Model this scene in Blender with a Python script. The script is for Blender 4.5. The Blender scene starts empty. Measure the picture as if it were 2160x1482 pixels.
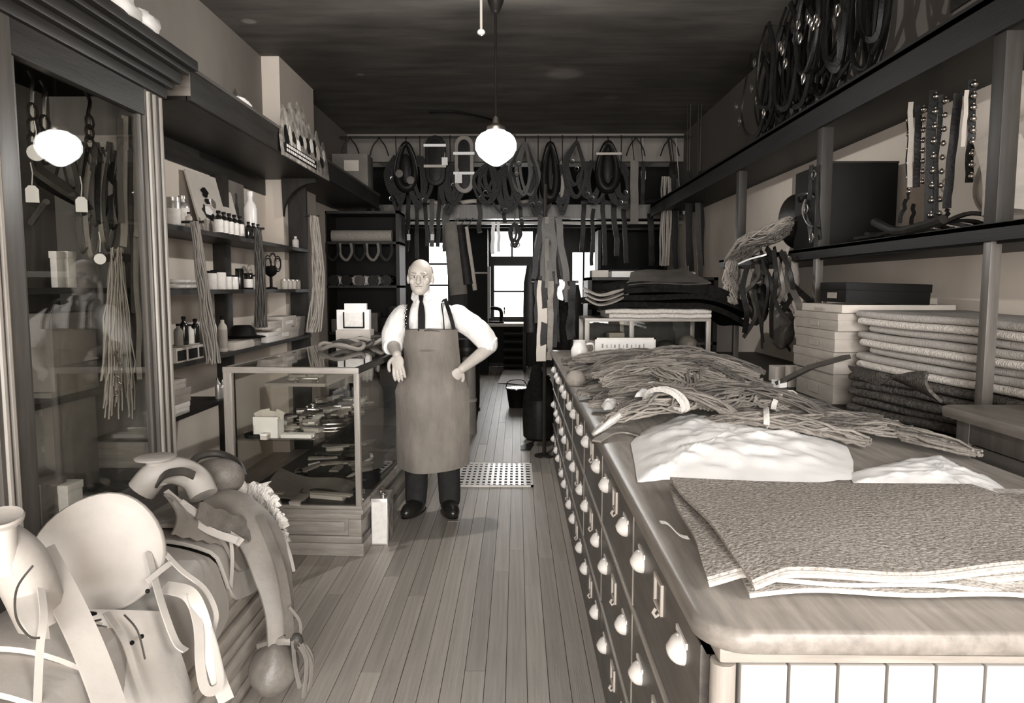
import bpy, bmesh, math, random
from mathutils import Vector, Matrix, Euler, noise
R = random.Random(7)
PI = math.pi
sc = bpy.context.scene
COL = sc.collection
# ------------------------------------------------------------------ camera, world, light, exposure
EYE = 1.53
F_PX, VPX, VPY = 1500.0, 1090.0, 607.0
PITCH = math.atan((741 - VPY) / F_PX)
YAW = math.atan((VPX - 1080) / F_PX * math.cos(PITCH))
cd = bpy.data.cameras.new('camera'); cam = bpy.data.objects.new('camera', cd); COL.objects.link(cam)
cd.sensor_width = 36.0; cd.lens = 36.0 * F_PX / 2160.0; cd.clip_start = 0.02; cd.clip_end = 60
cam.location = (0, 0, EYE); cam.rotation_euler = (PI / 2 - PITCH, 0, YAW)
sc.camera = cam
w = bpy.data.worlds.new('daylight'); sc.world = w; w.use_nodes = True
w.node_tree.nodes['Background'].inputs[0].default_value = (1, 0.98, 0.95, 1)
w.node_tree.nodes['Background'].inputs[1].default_value = 0.6
def area(name, loc, rot, sx, sy, power, col=(1, 0.99, 0.97)):
    l = bpy.data.lights.new(name, 'AREA'); l.shape = 'RECTANGLE'; l.size = sx; l.size_y = sy; l.energy = power; l.color = col
    o = bpy.data.objects.new(name, l); COL.objects.link(o); o.location = loc; o.rotation_euler = rot
    return o
# daylight of the shop window behind the photographer, and his flash lamp beside the camera
area('shop_window_daylight', (-0.1, -4.7, 1.75), (math.radians(90), 0, 0), 4.2, 2.7, 720)
fl = bpy.data.lights.new('flash_lamp', 'AREA'); fl.shape = 'DISK'; fl.size = 0.6; fl.energy = 50; fl.color = (1, 0.99, 0.97)
flo = bpy.data.objects.new('flash_lamp', fl); COL.objects.link(flo); flo.location = (1.1, -0.6, 2.1); flo.rotation_euler = (math.radians(80), 0, math.radians(16))
vs = sc.view_settings
vs.view_transform = 'Standard'; vs.look = 'None'; vs.gamma = 1.0; vs.use_curve_mapping = False; vs.exposure = 0.28

# ------------------------------------------------------------------ pixel-to-point helpers (2160 x 1482 frame)
FW = Vector((-math.sin(YAW) * math.cos(PITCH), math.cos(YAW) * math.cos(PITCH), -math.sin(PITCH)))
RT = Vector((math.cos(YAW), math.sin(YAW), 0))
UP = RT.cross(FW)
CAMP = Vector((0, 0, EYE))
def ray(x, y): return FW + RT * ((x - 1080) / F_PX) + UP * ((741 - y) / F_PX)
def oX(x, y, X): r = ray(x, y); return CAMP + r * (X / r.x)
def oY(x, y, Y): r = ray(x, y); return CAMP + r * (Y / r.y)
def oZ(x, y, Z): r = ray(x, y); return CAMP + r * ((Z - EYE) / r.z)

# ------------------------------------------------------------------ materials
MATS = {}
def mk(name, L, rough=0.6, var=0.25, scale=6.0, stretch=(1, 1, 1), bump=0.0, bscale=None, metal=0.0, warm=1.0, spec=0.4, detail=5.0, emit=None, var2=0.0, scale2=1.2, orand=0.0):
    """L: linear grey of the thing itself; warm: sepia tint"""
    m = bpy.data.materials.new(name); m.use_nodes = True
    nt = m.node_tree; b = nt.nodes['Principled BSDF']
    a = warm * 0.6
    base = (min(1, L * (1 + 0.2 * a)), L, L * max(0, 1 - 0.2 * a))
    b.inputs['Roughness'].default_value = rough; b.inputs['Metallic'].default_value = metal
    b.inputs['Specular IOR Level'].default_value = spec
    tc = nt.nodes.new('ShaderNodeTexCoord'); mp = nt.nodes.new('ShaderNodeMapping')
    nt.links.new(tc.outputs['Object'], mp.inputs[0]); mp.inputs['Scale'].default_value = stretch
    no = nt.nodes.new('ShaderNodeTexNoise'); no.inputs['Scale'].default_value = scale; no.inputs['Detail'].default_value = detail; no.inputs['Roughness'].default_value = 0.62
    nt.links.new(mp.outputs[0], no.inputs['Vector'])
    cr = nt.nodes.new('ShaderNodeValToRGB')
    lo = max(0.0, 1 - var); hi = 1 + var
    cr.color_ramp.elements[0].position = 0.28; cr.color_ramp.elements[1].position = 0.72
    cr.color_ramp.elements[0].color = tuple(min(1, c * lo) for c in base) + (1,)
    cr.color_ramp.elements[1].color = tuple(min(1, c * hi) for c in base) + (1,)
    nt.links.new(no.outputs['Fac'], cr.inputs['Fac'])
    out = cr.outputs[0]
    if var2:
        n2 = nt.nodes.new('ShaderNodeTexNoise'); n2.inputs['Scale'].default_value = scale2; n2.inputs['Detail'].default_value = 3
        nt.links.new(tc.outputs['Object'], n2.inputs['Vector'])
        c2 = nt.nodes.new('ShaderNodeValToRGB'); c2.color_ramp.elements[0].position = 0.3; c2.color_ramp.elements[1].position = 0.7
        c2.color_ramp.elements[0].color = (1 - var2,) * 3 + (1,); c2.color_ramp.elements[1].color = (1 + 0 * var2,) * 3 + (1,)
        nt.links.new(n2.outputs['Fac'], c2.inputs['Fac'])
        mx = nt.nodes.new('ShaderNodeMix'); mx.data_type = 'RGBA'; mx.blend_type = 'MULTIPLY'; mx.inputs[0].default_value = 1
        nt.links.new(out, mx.inputs[6]); nt.links.new(c2.outputs[0], mx.inputs[7]); out = mx.outputs[2]
    if orand:
        oi = nt.nodes.new('ShaderNodeObjectInfo'); mr = nt.nodes.new('ShaderNodeMapRange'); mr.inputs[3].default_value = 1 - orand; mr.inputs[4].default_value = 1
        nt.links.new(oi.outputs['Random'], mr.inputs[0])
        hs = nt.nodes.new('ShaderNodeHueSaturation'); nt.links.new(out, hs.inputs['Color']); nt.links.new(mr.outputs[0], hs.inputs['Value']); out = hs.outputs[0]
    nt.links.new(out, b.inputs['Base Color'])
    if bump:
        n3 = nt.nodes.new('ShaderNodeTexNoise'); n3.inputs['Scale'].default_value = bscale or scale * 4; n3.inputs['Detail'].default_value = 4
        nt.links.new(mp.outputs[0], n3.inputs['Vector'])
        bp = nt.nodes.new('ShaderNodeBump'); bp.inputs['Strength'].default_value = bump; bp.inputs['Distance'].default_value = 0.01
        nt.links.new(n3.outputs['Fac'], bp.inputs['Height']); nt.links.new(bp.outputs[0], b.inputs['Normal'])
    if emit:
        b.inputs['Emission Color'].default_value = (1, 1, 1, 1); b.inputs['Emission Strength'].default_value = emit
    MATS[name] = m
    return m
def glass(name, tint=0.93, rough=0.0, alpha=None):
    m = bpy.data.materials.new(name); m.use_nodes = True; nt = m.node_tree
    nt.nodes.remove(nt.nodes['Principled BSDF'])
    tr = nt.nodes.new('ShaderNodeBsdfTransparent'); tr.inputs[0].default_value = (tint, tint, tint * 0.98, 1)
    gl = nt.nodes.new('ShaderNodeBsdfGlossy'); gl.inputs['Roughness'].default_value = rough
    fr = nt.nodes.new('ShaderNodeFresnel'); ge = nt.nodes.new('ShaderNodeNewGeometry'); ma = nt.nodes.new('ShaderNodeMath'); ma.operation = 'MULTIPLY_ADD'
    ma.inputs[1].default_value = 1 / 1.5 - 1.5; ma.inputs[2].default_value = 1.5
    nt.links.new(ge.outputs['Backfacing'], ma.inputs[0]); nt.links.new(ma.outputs[0], fr.inputs[0])
    mx = nt.nodes.new('ShaderNodeMixShader')
    nt.links.new(fr.outputs[0], mx.inputs[0]); nt.links.new(tr.outputs[0], mx.inputs[1]); nt.links.new(gl.outputs[0], mx.inputs[2])
    nt.links.new(mx.outputs[0], nt.nodes['Material Output'].inputs[0])
    return m
GLASS = glass('pane_glass')
def M(n): return MATS[n]
mk('floor_wood', 0.42, 0.42, 0.22, 5, (9, 0.7, 9), 0.12, 30, spec=0.5, var2=0.35, scale2=1.7, orand=0.3)
mk('floor_gap', 0.02, 0.9)
mk('ceiling_paint', 0.115, 0.7, 0.45, 3.2, (0.35, 1.6, 1), 0.1, 20, var2=0.55, scale2=0.55)
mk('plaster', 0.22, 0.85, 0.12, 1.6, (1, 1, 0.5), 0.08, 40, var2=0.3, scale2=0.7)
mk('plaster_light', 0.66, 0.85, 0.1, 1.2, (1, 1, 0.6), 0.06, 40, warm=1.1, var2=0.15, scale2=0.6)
mk('dark_wood', 0.024, 0.45, 0.35, 4, (6, 6, 0.8), 0.05, 30, spec=0.2)
mk('dark_wood_long', 0.022, 0.45, 0.35, 4, (6, 0.6, 6), 0.05, 30, spec=0.2)
mk('shelf_black', 0.009, 0.5, 0.35, 4, (6, 0.6, 6), 0.05, 30, spec=0.2)
mk('mid_wood', 0.085, 0.4, 0.3, 4, (7, 7, 0.7), 0.05, 30)
mk('mid_wood_long', 0.085, 0.42, 0.3, 4, (7, 0.7, 7), 0.05, 30)
mk('oak', 0.24, 0.38, 0.22, 5, (8, 8, 0.8), 0.06, 30)
mk('oak_x', 0.24, 0.38, 0.25, 5, (0.9, 8, 8), 0.06, 30)
mk('oak_y', 0.24, 0.38, 0.22, 5, (8, 0.9, 8), 0.06, 30)
mk('counter_oak', 0.165, 0.38, 0.28, 5, (9, 0.8, 9), 0.05, 40, spec=0.35)
mk('drawer_wood', 0.085, 0.4, 0.3, 5, (5, 0.9, 7), 0.05, 30, spec=0.5)
mk('beadboard_paint', 0.31, 0.5, 0.08, 3, (1, 1, 0.4), 0.03, 20, warm=0.6, var2=0.12)
mk('porcelain', 0.75, 0.25, 0.05, warm=0.4)
mk('nickel', 0.6, 0.22, 0.1, metal=1.0, warm=0.5)
mk('brass', 0.5, 0.3, 0.15, metal=1.0, warm=0.8)
mk('iron', 0.03, 0.4, 0.3, metal=0.5)
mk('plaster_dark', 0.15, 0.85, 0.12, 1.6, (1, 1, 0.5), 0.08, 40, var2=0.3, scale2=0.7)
mk('black', 0.005, 0.6, 0.3, warm=0.8, spec=0.15)
mk('post_wood', 0.026, 0.5, 0.3, 4, (7, 7, 0.7), 0.05, 30, spec=0.25)
mk('cabinet_lining', 0.085, 0.7, 0.2, 3, (5, 5, 0.6))
mk('toe_leather', 0.14, 0.4, 0.3, 9, bump=0.2, bscale=60)
mk('black_leather', 0.009, 0.42, 0.4, 12, bump=0.2, bscale=60, spec=0.14, warm=0.8)
mk('dark_leather', 0.013, 0.45, 0.4, 12, bump=0.2, bscale=60, spec=0.14)
mk('brown_leather', 0.05, 0.45, 0.3, 9, bump=0.2, bscale=60, spec=0.25)
mk('tan_leather', 0.19, 0.5, 0.2, 8, bump=0.12, bscale=70)
mk('seat_leather', 0.13, 0.5, 0.2, 30, bump=0.3, bscale=160)
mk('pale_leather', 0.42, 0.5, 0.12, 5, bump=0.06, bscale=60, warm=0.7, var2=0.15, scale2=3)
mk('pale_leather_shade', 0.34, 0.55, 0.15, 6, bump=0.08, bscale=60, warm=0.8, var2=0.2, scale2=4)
mk('fleece', 0.62, 0.95, 0.2, 60, bump=0.9, bscale=90, warm=0.6)
mk('straw_wood', 0.3, 0.6, 0.25, 5, (0.8, 6, 6), 0.08, 30)
mk('slat_wood', 0.36, 0.6, 0.3, 5, (6, 0.8, 6), 0.1, 30)
mk('white_cloth', 0.9, 0.85, 0.03, 8, bump=0.1, bscale=25, warm=0.15)
mk('white_paper', 0.78, 0.7, 0.05, 8, warm=0.3)
mk('card', 0.45, 0.8, 0.12, 4, warm=0.9)
mk('carton', 0.3, 0.8, 0.15, 5, (1, 1, 3), warm=1.0)
mk('carton_dark', 0.13, 0.8, 0.25, 5, warm=1.0)
mk('tin', 0.5, 0.35, 0.2, 5, metal=0.6, warm=0.5)
mk('label_white', 0.7, 0.6, 0.12, 30, warm=0.5)
mk('dark_glass', 0.012, 0.12, 0.2, spec=0.7)
mk('rope', 0.2, 0.85, 0.35, 14, (1, 1, 1), 0.4, 90, warm=1.0)
mk('rope_dark', 0.1, 0.85, 0.45, 14, (1, 1, 1), 0.4, 90, warm=1.0)
mk('rope_white', 0.62, 0.85, 0.2, 14, bump=0.4, bscale=90, warm=0.5)
mk('wool_grey', 0.26, 0.97, 0.5, 150, (1.0, 1.0, 1), 0.55, 130, warm=0.9, detail=2, spec=0.05)
mk('wool_pale', 0.5, 0.95, 0.25, 70, bump=0.6, bscale=120, warm=0.7, spec=0.1)
mk('wool_band', 0.34, 0.95, 0.12, 60, bump=0.4, bscale=120, warm=0.6, spec=0.1)
mk('wool_dark', 0.075, 0.97, 0.6, 60, bump=0.8, bscale=90, warm=0.9, spec=0.05)
mk('wool_black', 0.008, 0.97, 0.5, 30, bump=0.5, bscale=80, warm=0.6, spec=0.05)
mk('shirt', 0.8, 0.8, 0.04, 12, bump=0.15, bscale=18, warm=0.25)
mk('apron', 0.2, 0.85, 0.18, 7, (2.2, 2.2, 0.7), 0.25, 40, warm=1.15, var2=0.25, scale2=4)
mk('apron_stain', 0.075, 0.85, 0.2, 7, warm=1.1)
mk('trouser', 0.014, 0.85, 0.3, 20, warm=0.7)
mk('shoe', 0.012, 0.3, 0.3, 10, spec=0.6)
mk('skin', 0.47, 0.55, 0.08, 16, bump=0.08, bscale=60, warm=0.85)
mk('lips', 0.3, 0.5, 0.05, warm=0.9)
mk('hair', 0.35, 0.8, 0.3, 60, bump=0.5, bscale=120, warm=0.6)
mk('brow', 0.24, 0.8, 0.3, 60, warm=0.8)
mk('eye_dark', 0.02, 0.2, 0.0)
mk('eye_white', 0.6, 0.3, 0.0, warm=0.3)
mk('lamp_glass', 0.85, 0.25, 0.0, warm=0.1, emit=9.0)
mk('lit_pane', 0.8, 0.4, 0.03, warm=0.1, emit=3.0)
mk('printed', 0.3, 0.6, 0.9, 16, warm=0.9, detail=8, var2=0.5, scale2=9)

# ------------------------------------------------------------------ mesh builder
MW = {}
COUNT = {}
class MB:
    def __init__(s): s.v = []; s.f = []
    def mark(s): return len(s.v)
    def xf(s, m, i0=0):
        for i in range(i0, len(s.v)): s.v[i] = m @ s.v[i]
        return s
    def box(s, lo, hi):
        b = len(s.v); x0, y0, z0 = lo; x1, y1, z1 = hi
        s.v += [Vector(p) for p in ((x0, y0, z0), (x1, y0, z0), (x1, y1, z0), (x0, y1, z0), (x0, y0, z1), (x1, y0, z1), (x1, y1, z1), (x0, y1, z1))]
        s.f += [tuple(b + i for i in q) for q in ((0, 3, 2, 1), (4, 5, 6, 7), (0, 1, 5, 4), (1, 2, 6, 5), (2, 3, 7, 6), (3, 0, 4, 7))]
        return s
    def cbox(s, c, size, rz=0.0, rx=0.0, ry=0.0):
        i0 = s.mark(); h = [q / 2 for q in size]
        s.box((-h[0], -h[1], -h[2]), tuple(h))
        s.xf(Matrix.Translation(c) @ Euler((rx, ry, rz)).to_matrix().to_4x4(), i0); return s
    def _rings(s, rings, closed=False, caps=True, loop=True):
        b = len(s.v); n = len(rings[0])
        for r in rings: s.v += [Vector(p) for p in r]
        m = len(rings)
        for i in range(m if closed else m - 1):
            a, c = b + i * n, b + ((i + 1) % m) * n
            for j in range(n if loop else n - 1):
                k = (j + 1) % n
                s.f.append((a + j, a + k, c + k, c + j))
        if caps and not closed and loop:
            s.f.append(tuple(b + j for j in reversed(range(n)))); s.f.append(tuple(b + (m - 1) * n + j for j in range(n)))
        return s
    def tube(s, path, r, n=6, closed=False, caps=True, flat=1.0, up=None):
        P = [Vector(p) for p in path]; m = len(P)
        if m < 2: return s
        rr = r if isinstance(r, (list, tuple)) else [r] * m
        rings = []; N = None
        for i in range(m):
            if closed: t = P[(i + 1) % m] - P[i - 1]
            else: t = P[min(i + 1, m - 1)] - P[max(i - 1, 0)]
            if t.length < 1e-9: t = Vector((0, 0, 1))
            t.normalize()
            if N is None:
                a = Vector(up) if up is not None else (Vector((0, 0, 1)) if abs(t.z) < 0.9 else Vector((1, 0, 0)))
                N = a - t * a.dot(t)
            else: N = N - t * N.dot(t)
            if N.length < 1e-6: N = t.orthogonal()
            N.normalize(); B = t.cross(N)
            rings.append([P[i] + (N * (math.cos(2 * PI * k / n) * flat) + B * math.sin(2 * PI * k / n)) * rr[i] for k in range(n)])
        return s._rings(rings, closed, caps)
    def strap(s, path, width, thick, up=(0, 0, 1), closed=False):
        """flat ribbon of rectangular section; 'up' is the rough direction of the flat face's normal"""
        P = [Vector(p) for p in path]; m = len(P); rings = []; N = Vector(up)
        ww = width if isinstance(width, (list, tuple)) else [width] * m
        for i in range(m):
            t = (P[(i + 1) % m] - P[i - 1]) if closed else (P[min(i + 1, m - 1)] - P[max(i - 1, 0)])
            if t.length < 1e-9: t = Vector((0, 0, 1))
            t.normalize(); K = N - t * N.dot(t)
            if K.length < 1e-4: K = t.orthogonal()
            K.normalize(); N = K; B = t.cross(K)
            h, q = ww[i] / 2, thick / 2
            rings.append([P[i] + B * h + K * q, P[i] - B * h + K * q, P[i] - B * h - K * q, P[i] + B * h - K * q])
        return s._rings(rings, closed)
    def lathe(s, prof, n=16, c=(0, 0, 0), m=None):
        i0 = s.mark(); rings = [[Vector((r * math.cos(2 * PI * k / n), r * math.sin(2 * PI * k / n), z)) for k in range(n)] for r, z in prof]
        s._rings(rings)
        s.xf(Matrix.Translation(c) @ (m if m else Matrix()), i0); return s
    def grid(s, fn, nu, nv, thick=0.0):
        """fn(u,v)->point; with thickness along the normal (downwards copy)"""
        P = [[Vector(fn(i / (nu - 1), j / (nv - 1))) for j in range(nv)] for i in range(nu)]
        b = len(s.v)
        for i in range(nu):
            for j in range(nv): s.v.append(P[i][j])
        for i in range(nu - 1):
            for j in range(nv - 1): s.f.append((b + i * nv + j, b + (i + 1) * nv + j, b + (i + 1) * nv + j + 1, b + i * nv + j + 1))
        if thick:
            c = len(s.v)
            for i in range(nu):
                for j in range(nv):
                    du = P[min(i + 1, nu - 1)][j] - P[max(i - 1, 0)][j]; dv = P[i][min(j + 1, nv - 1)] - P[i][max(j - 1, 0)]
                    n = du.cross(dv)
                    n = n.normalized() if n.length > 1e-12 else Vector((0, 0, 1))
                    s.v.append(P[i][j] - n * thick)
            for i in range(nu - 1):
                for j in range(nv - 1): s.f.append((c + i * nv + j, c + i * nv + j + 1, c + (i + 1) * nv + j + 1, c + (i + 1) * nv + j))
            for i in range(nu - 1):
                for j in (0, nv - 1):
                    q = (b + i * nv + j, b + (i + 1) * nv + j, c + (i + 1) * nv + j, c + i * nv + j); s.f.append(q if j else q[::-1])
            for j in range(nv - 1):
                for i in (0, nu - 1):
                    q = (b + i * nv + j, b + i * nv + j + 1, c + i * nv + j + 1, c + i * nv + j); s.f.append(q[::-1] if i else q)
        return s
    def blob(s, c, r, nu=16, nv=10, m=None, fn=None):
        i0 = s.mark(); rings = []
        for i in range(nv + 1):
            th = PI * (0.02 + 0.96 * i / nv)
            ring = []
            for k in range(nu):
                ph = 2 * PI * k / nu
                d = Vector((math.sin(th) * math.cos(ph), math.sin(th) * math.sin(ph), -math.cos(th)))
                p = Vector((d.x * r[0], d.y * r[1], d.z * r[2]))
                if fn: p = fn(p, d)
                ring.append(p)
            rings.append(ring)
        s._rings(rings); s.xf(Matrix.Translation(c) @ (m if m else Matrix()), i0); return s
    def prism(s, poly, lo, hi, m=None):
        """poly: 2-D outline (x,z) extruded along y from lo to hi"""
        i0 = s.mark()
        s._rings([[Vector((x, lo, z)) for x, z in poly], [Vector((x, hi, z)) for x, z in poly]])
        if m: s.xf(m, i0)
        return s
    def mesh(s, name, smooth=True, bevel=0.0, ang=0.7):
        me = bpy.data.meshes.new(name)
        me.from_pydata([tuple(p) for p in s.v], [], s.f)
        bm = bmesh.new(); bm.from_mesh(me)
        bmesh.ops.recalc_face_normals(bm, faces=bm.faces)
        if bevel:
            ed = [e for e in bm.edges if len(e.link_faces) == 2 and e.calc_face_angle(0) > 0.6]
            bmesh.ops.bevel(bm, geom=ed, offset=bevel, segments=2, profile=0.6, affect='EDGES', clamp_overlap=True)
        bm.to_mesh(me); bm.free()
        if smooth:
            me.polygons.foreach_set('use_smooth', [True] * len(me.polygons))
            me.set_sharp_from_angle(angle=ang)
        return me
    def build(s, name, mat, parent=None, smooth=True, bevel=0.0, ang=0.7, origin=None, local=False):
        """world-space verts in; linked as ONE object (child of parent, or top-level with its origin at its base)"""
        if not s.v: return None
        if parent is not None:
            if not local: s.xf(MW[parent].inverted())
            mw = MW[parent]
        else:
            if origin is None:
                xs = [p.x for p in s.v]; ys = [p.y for p in s.v]; zs = [p.z for p in s.v]
                origin = Vector(((min(xs) + max(xs)) / 2, (min(ys) + max(ys)) / 2, min(zs)))
            mw = Matrix.Translation(origin)
            if not local: s.xf(mw.inverted())
        me = s.mesh(name, smooth, bevel, ang)
        me.materials.append(mat if not isinstance(mat, str) else MATS[mat])
        o = bpy.data.objects.new(name, me); COL.objects.link(o)
        if parent is not None: o.parent = parent
        else: o.location = mw.to_translation()
        MW[o] = mw
        return o
def tag(o, label, cat, group=None, kind=None):
    o['label'] = label; o['category'] = cat
    if group: o['group'] = group
    if kind: o['kind'] = kind
    return o
def thing(name, label, cat, loc=(0, 0, 0), rz=0.0, group=None, rot=None):
    o = bpy.data.objects.new(name, None); COL.objects.link(o); o.empty_display_size = 0.1
    o.location = loc; e = Euler(rot) if rot else Euler((0, 0, rz)); o.rotation_euler = e
    MW[o] = Matrix.Translation(Vector(loc)) @ e.to_matrix().to_4x4()
    return tag(o, label, cat, group)
def struct(o): o['kind'] = 'structure'; return o
KIDS = {}
def kids(o): return [c for c in bpy.data.objects if c.parent == o]
def dup(root, loc, rz=0.0, label=None, group=None, scale=None, rot=None, tree=None):
    """copy a thing with copies of its parts and sub-parts"""
    r = root.copy(); COL.objects.link(r); r.location = loc; r.rotation_euler = Euler(rot) if rot else Euler((0, 0, rz))
    if scale: r.scale = scale if not isinstance(scale, (int, float)) else (scale,) * 3
    if label: r['label'] = label
    if group: r['group'] = group
    for ch in list(root.children):
        c = ch.copy(); COL.objects.link(c); c.parent = r
        for g in list(ch.children):
            d = g.copy(); COL.objects.link(d); d.parent = c
    MW[r] = Matrix.Translation(Vector(loc)) @ r.rotation_euler.to_matrix().to_4x4()
    return r
def part_copy(o, parent, loc=(0, 0, 0), rot=(0, 0, 0), scale=(1, 1, 1)):
    c = o.copy(); COL.objects.link(c); c.parent = parent; c.location = loc; c.rotation_euler = rot; c.scale = scale; return c
def lerp(a, b, t): return a + (b - a) * t
def vl(a, b, t): return Vector(a).lerp(Vector(b), t)
def spline(pts, n=8):
    """Catmull-Rom through pts"""
    P = [Vector(p) for p in pts]; out = []
    for i in range(len(P) - 1):
        p0, p1, p2, p3 = P[max(i - 1, 0)], P[i], P[i + 1], P[min(i + 2, len(P) - 1)]
        for k in range(n):
            t = k / n
            out.append(0.5 * ((2 * p1) + (p2 - p0) * t + (2 * p0 - 5 * p1 + 4 * p2 - p3) * t * t + (3 * p1 - p0 - 3 * p2 + p3) * t ** 3))
    out.append(P[-1]); return out
def wob(a, b, n, amp, f=1.0, seed=0.0):
    """slightly wavering path from a to b"""
    a, b = Vector(a), Vector(b); out = []
    for i in range(n):
        t = i / (n - 1); p = a.lerp(b, t)
        out.append(p + noise.noise_vector(Vector((t * 3 * f + seed, seed * 1.7, 0))) * amp * (1 if 0 < i < n - 1 else 0.3))
    return out
# ================================================================== THE SETTING
HC = 3.585; XL, XR = -2.28, 2.235; YB = 13.8; YF = -5.0
o = MB().box((XL - .1, YF, -0.08), (XR + .1, YB, -0.016)).build('floor', 'floor_gap'); struct(o); FLOOR = o
# floor boards: each strip cut into lengths
PW = 0.083
pk = MB().box((-.5 * (PW - .0025), 0, -0.016), (.5 * (PW - .0025), 1, 0)).mesh('plank', False)
pk.materials.append(MATS['floor_wood'])
x = -1.66; npl = 0
while x < 0.46:
    y = 1.6 - R.random() * 1.2
    while y < YB:
        L = R.choice((1.9, 2.4, 2.9, 3.4, 4.1)); 
        if YB - y < L + .6: L = YB - y
        c = bpy.data.objects.new('plank', pk); COL.objects.link(c); c.parent = FLOOR
        c.location = Vector((x, y, R.uniform(-0.0012, 0.0012))) - FLOOR.location; c.scale = (1, L - .003, 1)
        y += L; npl += 1
    x += PW
o = MB().box((-4, YF, -0.016), (XL + .0, YB, -0.001)).box((XL, YF, -0.016), (-1.703, YB, 0)).box((0.46, YF, -0.016), (XR, YB, 0)).box((-1.7, YF, -.016), (.46, .4, 0)).build('floor_boards_under_counters', 'floor_wood', FLOOR)
o['kind'] = 'stuff'
CEIL = struct(MB().box((XL - .1, YF, HC), (XR + .1, YB, HC + .1)).build('ceiling', 'ceiling_paint'))
# old damp stains on the ceiling (shape of their own)
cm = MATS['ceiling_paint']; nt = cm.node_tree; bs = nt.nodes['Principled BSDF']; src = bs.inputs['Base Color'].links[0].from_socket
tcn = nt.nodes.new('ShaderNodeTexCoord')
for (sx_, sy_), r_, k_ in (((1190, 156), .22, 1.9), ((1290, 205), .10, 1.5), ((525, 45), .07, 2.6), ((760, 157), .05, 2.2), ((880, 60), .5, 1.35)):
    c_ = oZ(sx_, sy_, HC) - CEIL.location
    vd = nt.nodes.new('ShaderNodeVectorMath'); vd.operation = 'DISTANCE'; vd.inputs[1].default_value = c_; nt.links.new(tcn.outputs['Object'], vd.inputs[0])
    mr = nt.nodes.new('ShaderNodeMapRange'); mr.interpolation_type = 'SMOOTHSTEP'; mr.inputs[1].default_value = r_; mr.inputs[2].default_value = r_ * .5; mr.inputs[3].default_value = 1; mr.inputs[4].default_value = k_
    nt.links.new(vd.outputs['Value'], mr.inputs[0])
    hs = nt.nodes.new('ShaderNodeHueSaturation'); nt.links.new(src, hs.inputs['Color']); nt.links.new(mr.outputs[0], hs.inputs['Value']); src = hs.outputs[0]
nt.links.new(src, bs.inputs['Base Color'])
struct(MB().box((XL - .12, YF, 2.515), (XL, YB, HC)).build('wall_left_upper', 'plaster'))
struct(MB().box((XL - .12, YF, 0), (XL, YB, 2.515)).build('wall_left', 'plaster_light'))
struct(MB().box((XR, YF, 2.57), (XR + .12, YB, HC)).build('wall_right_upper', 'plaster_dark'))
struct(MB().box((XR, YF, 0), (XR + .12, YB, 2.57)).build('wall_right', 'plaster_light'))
struct(MB().box((XL, 6.53, 0), (-2.12, 7.6, HC)).build('trim_1', 'plaster_light'))       # plaster pilaster on the left wall
struct(MB().box((XL - .1, YF - .1, 0), (XR + .1, YF, HC)).build('wall_front', 'plaster'))
# partition above the way to the back room
P0 = 9.75
pw = MB().box((XL, P0, 3.22), (XR, P0 + .08, HC)).build('wall_partition', 'plaster'); struct(pw)
struct(MB().box((XL, P0 - .1, 2.455), (XR, P0 + .1, 2.64)).build('trim_2', 'mid_wood'))    # beam carrying the partition
struct(MB().box((XL, P0 - .06, 2.385), (XR, P0 + .02, 2.42)).build('trim_3', 'oak_x'))     # rail below the beam
struct(MB().box((XL, P0 + .9, 2.42), (XR, P0 + .96, 3.3)).build('wall_loft', 'black'))
# back wall with its windows (openings are frames with lit panes)
wb = MB()
def px(x, y): return oY(x, y, YB)
WINS = [((905, 512), (946, 690)), ((1036, 488), (1124, 541)), ((1042, 560), (1112, 668)), ((1207, 532), (1254, 640))]
xs = sorted(WINS, key=lambda q: q[0][0])
struct(MB().box((XL, YB, 0), (XR, YB + .1, HC)).build('wall_back', 'dark_wood'))
for i, (a, b) in enumerate(WINS):
    A, B = px(*a), px(*b); x0, x1, z1, z0 = A.x, B.x, A.z, B.z
    m = MB(); fw = .05
    for lo, hi in (((x0 - fw, z0 - fw), (x1 + fw, z0)), ((x0 - fw, z1), (x1 + fw, z1 + fw)), ((x0 - fw, z0), (x0, z1)), ((x1, z0), (x1 + fw, z1))):
        m.box((lo[0], YB - .05, lo[1]), (hi[0], YB, hi[1]))
    f = m.build('window_%d' % (i + 1), 'dark_wood'); struct(f)
    nb = (1, 4) if i == 0 else ((2, 1) if i in (1, 3) else (1, 2))
    for u in range(nb[0]):
        for v in range(nb[1]):
            wx, wz = (x1 - x0) / nb[0], (z1 - z0) / nb[1]
            MB().box((x0 + u * wx + .006, YB - .02, z0 + v * wz + .006), (x0 + (u + 1) * wx - .006, YB - .012, z0 + (v + 1) * wz - .006)).build('pane', 'lit_pane', f, smooth=False)
            
    bars = MB()
    for u in range(1, nb[0]): bars.box((x0 + u * (x1 - x0) / nb[0] - .018, YB - .035, z0), (x0 + u * (x1 - x0) / nb[0] + .018, YB - .01, z1))
    for v in range(1, nb[1]): bars.box((x0, YB - .035, z0 + v * (z1 - z0) / nb[1] - .018), (x1, YB - .01, z0 + v * (z1 - z0) / nb[1] + .018))
    bars.build('glazing_bar', 'dark_wood', f)
# daylight coming in at the back windows
area('back_window_daylight', (-.1, YB - .08, 1.75), (-PI / 2, 0, 0), .8, 1.4, 22)
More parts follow.
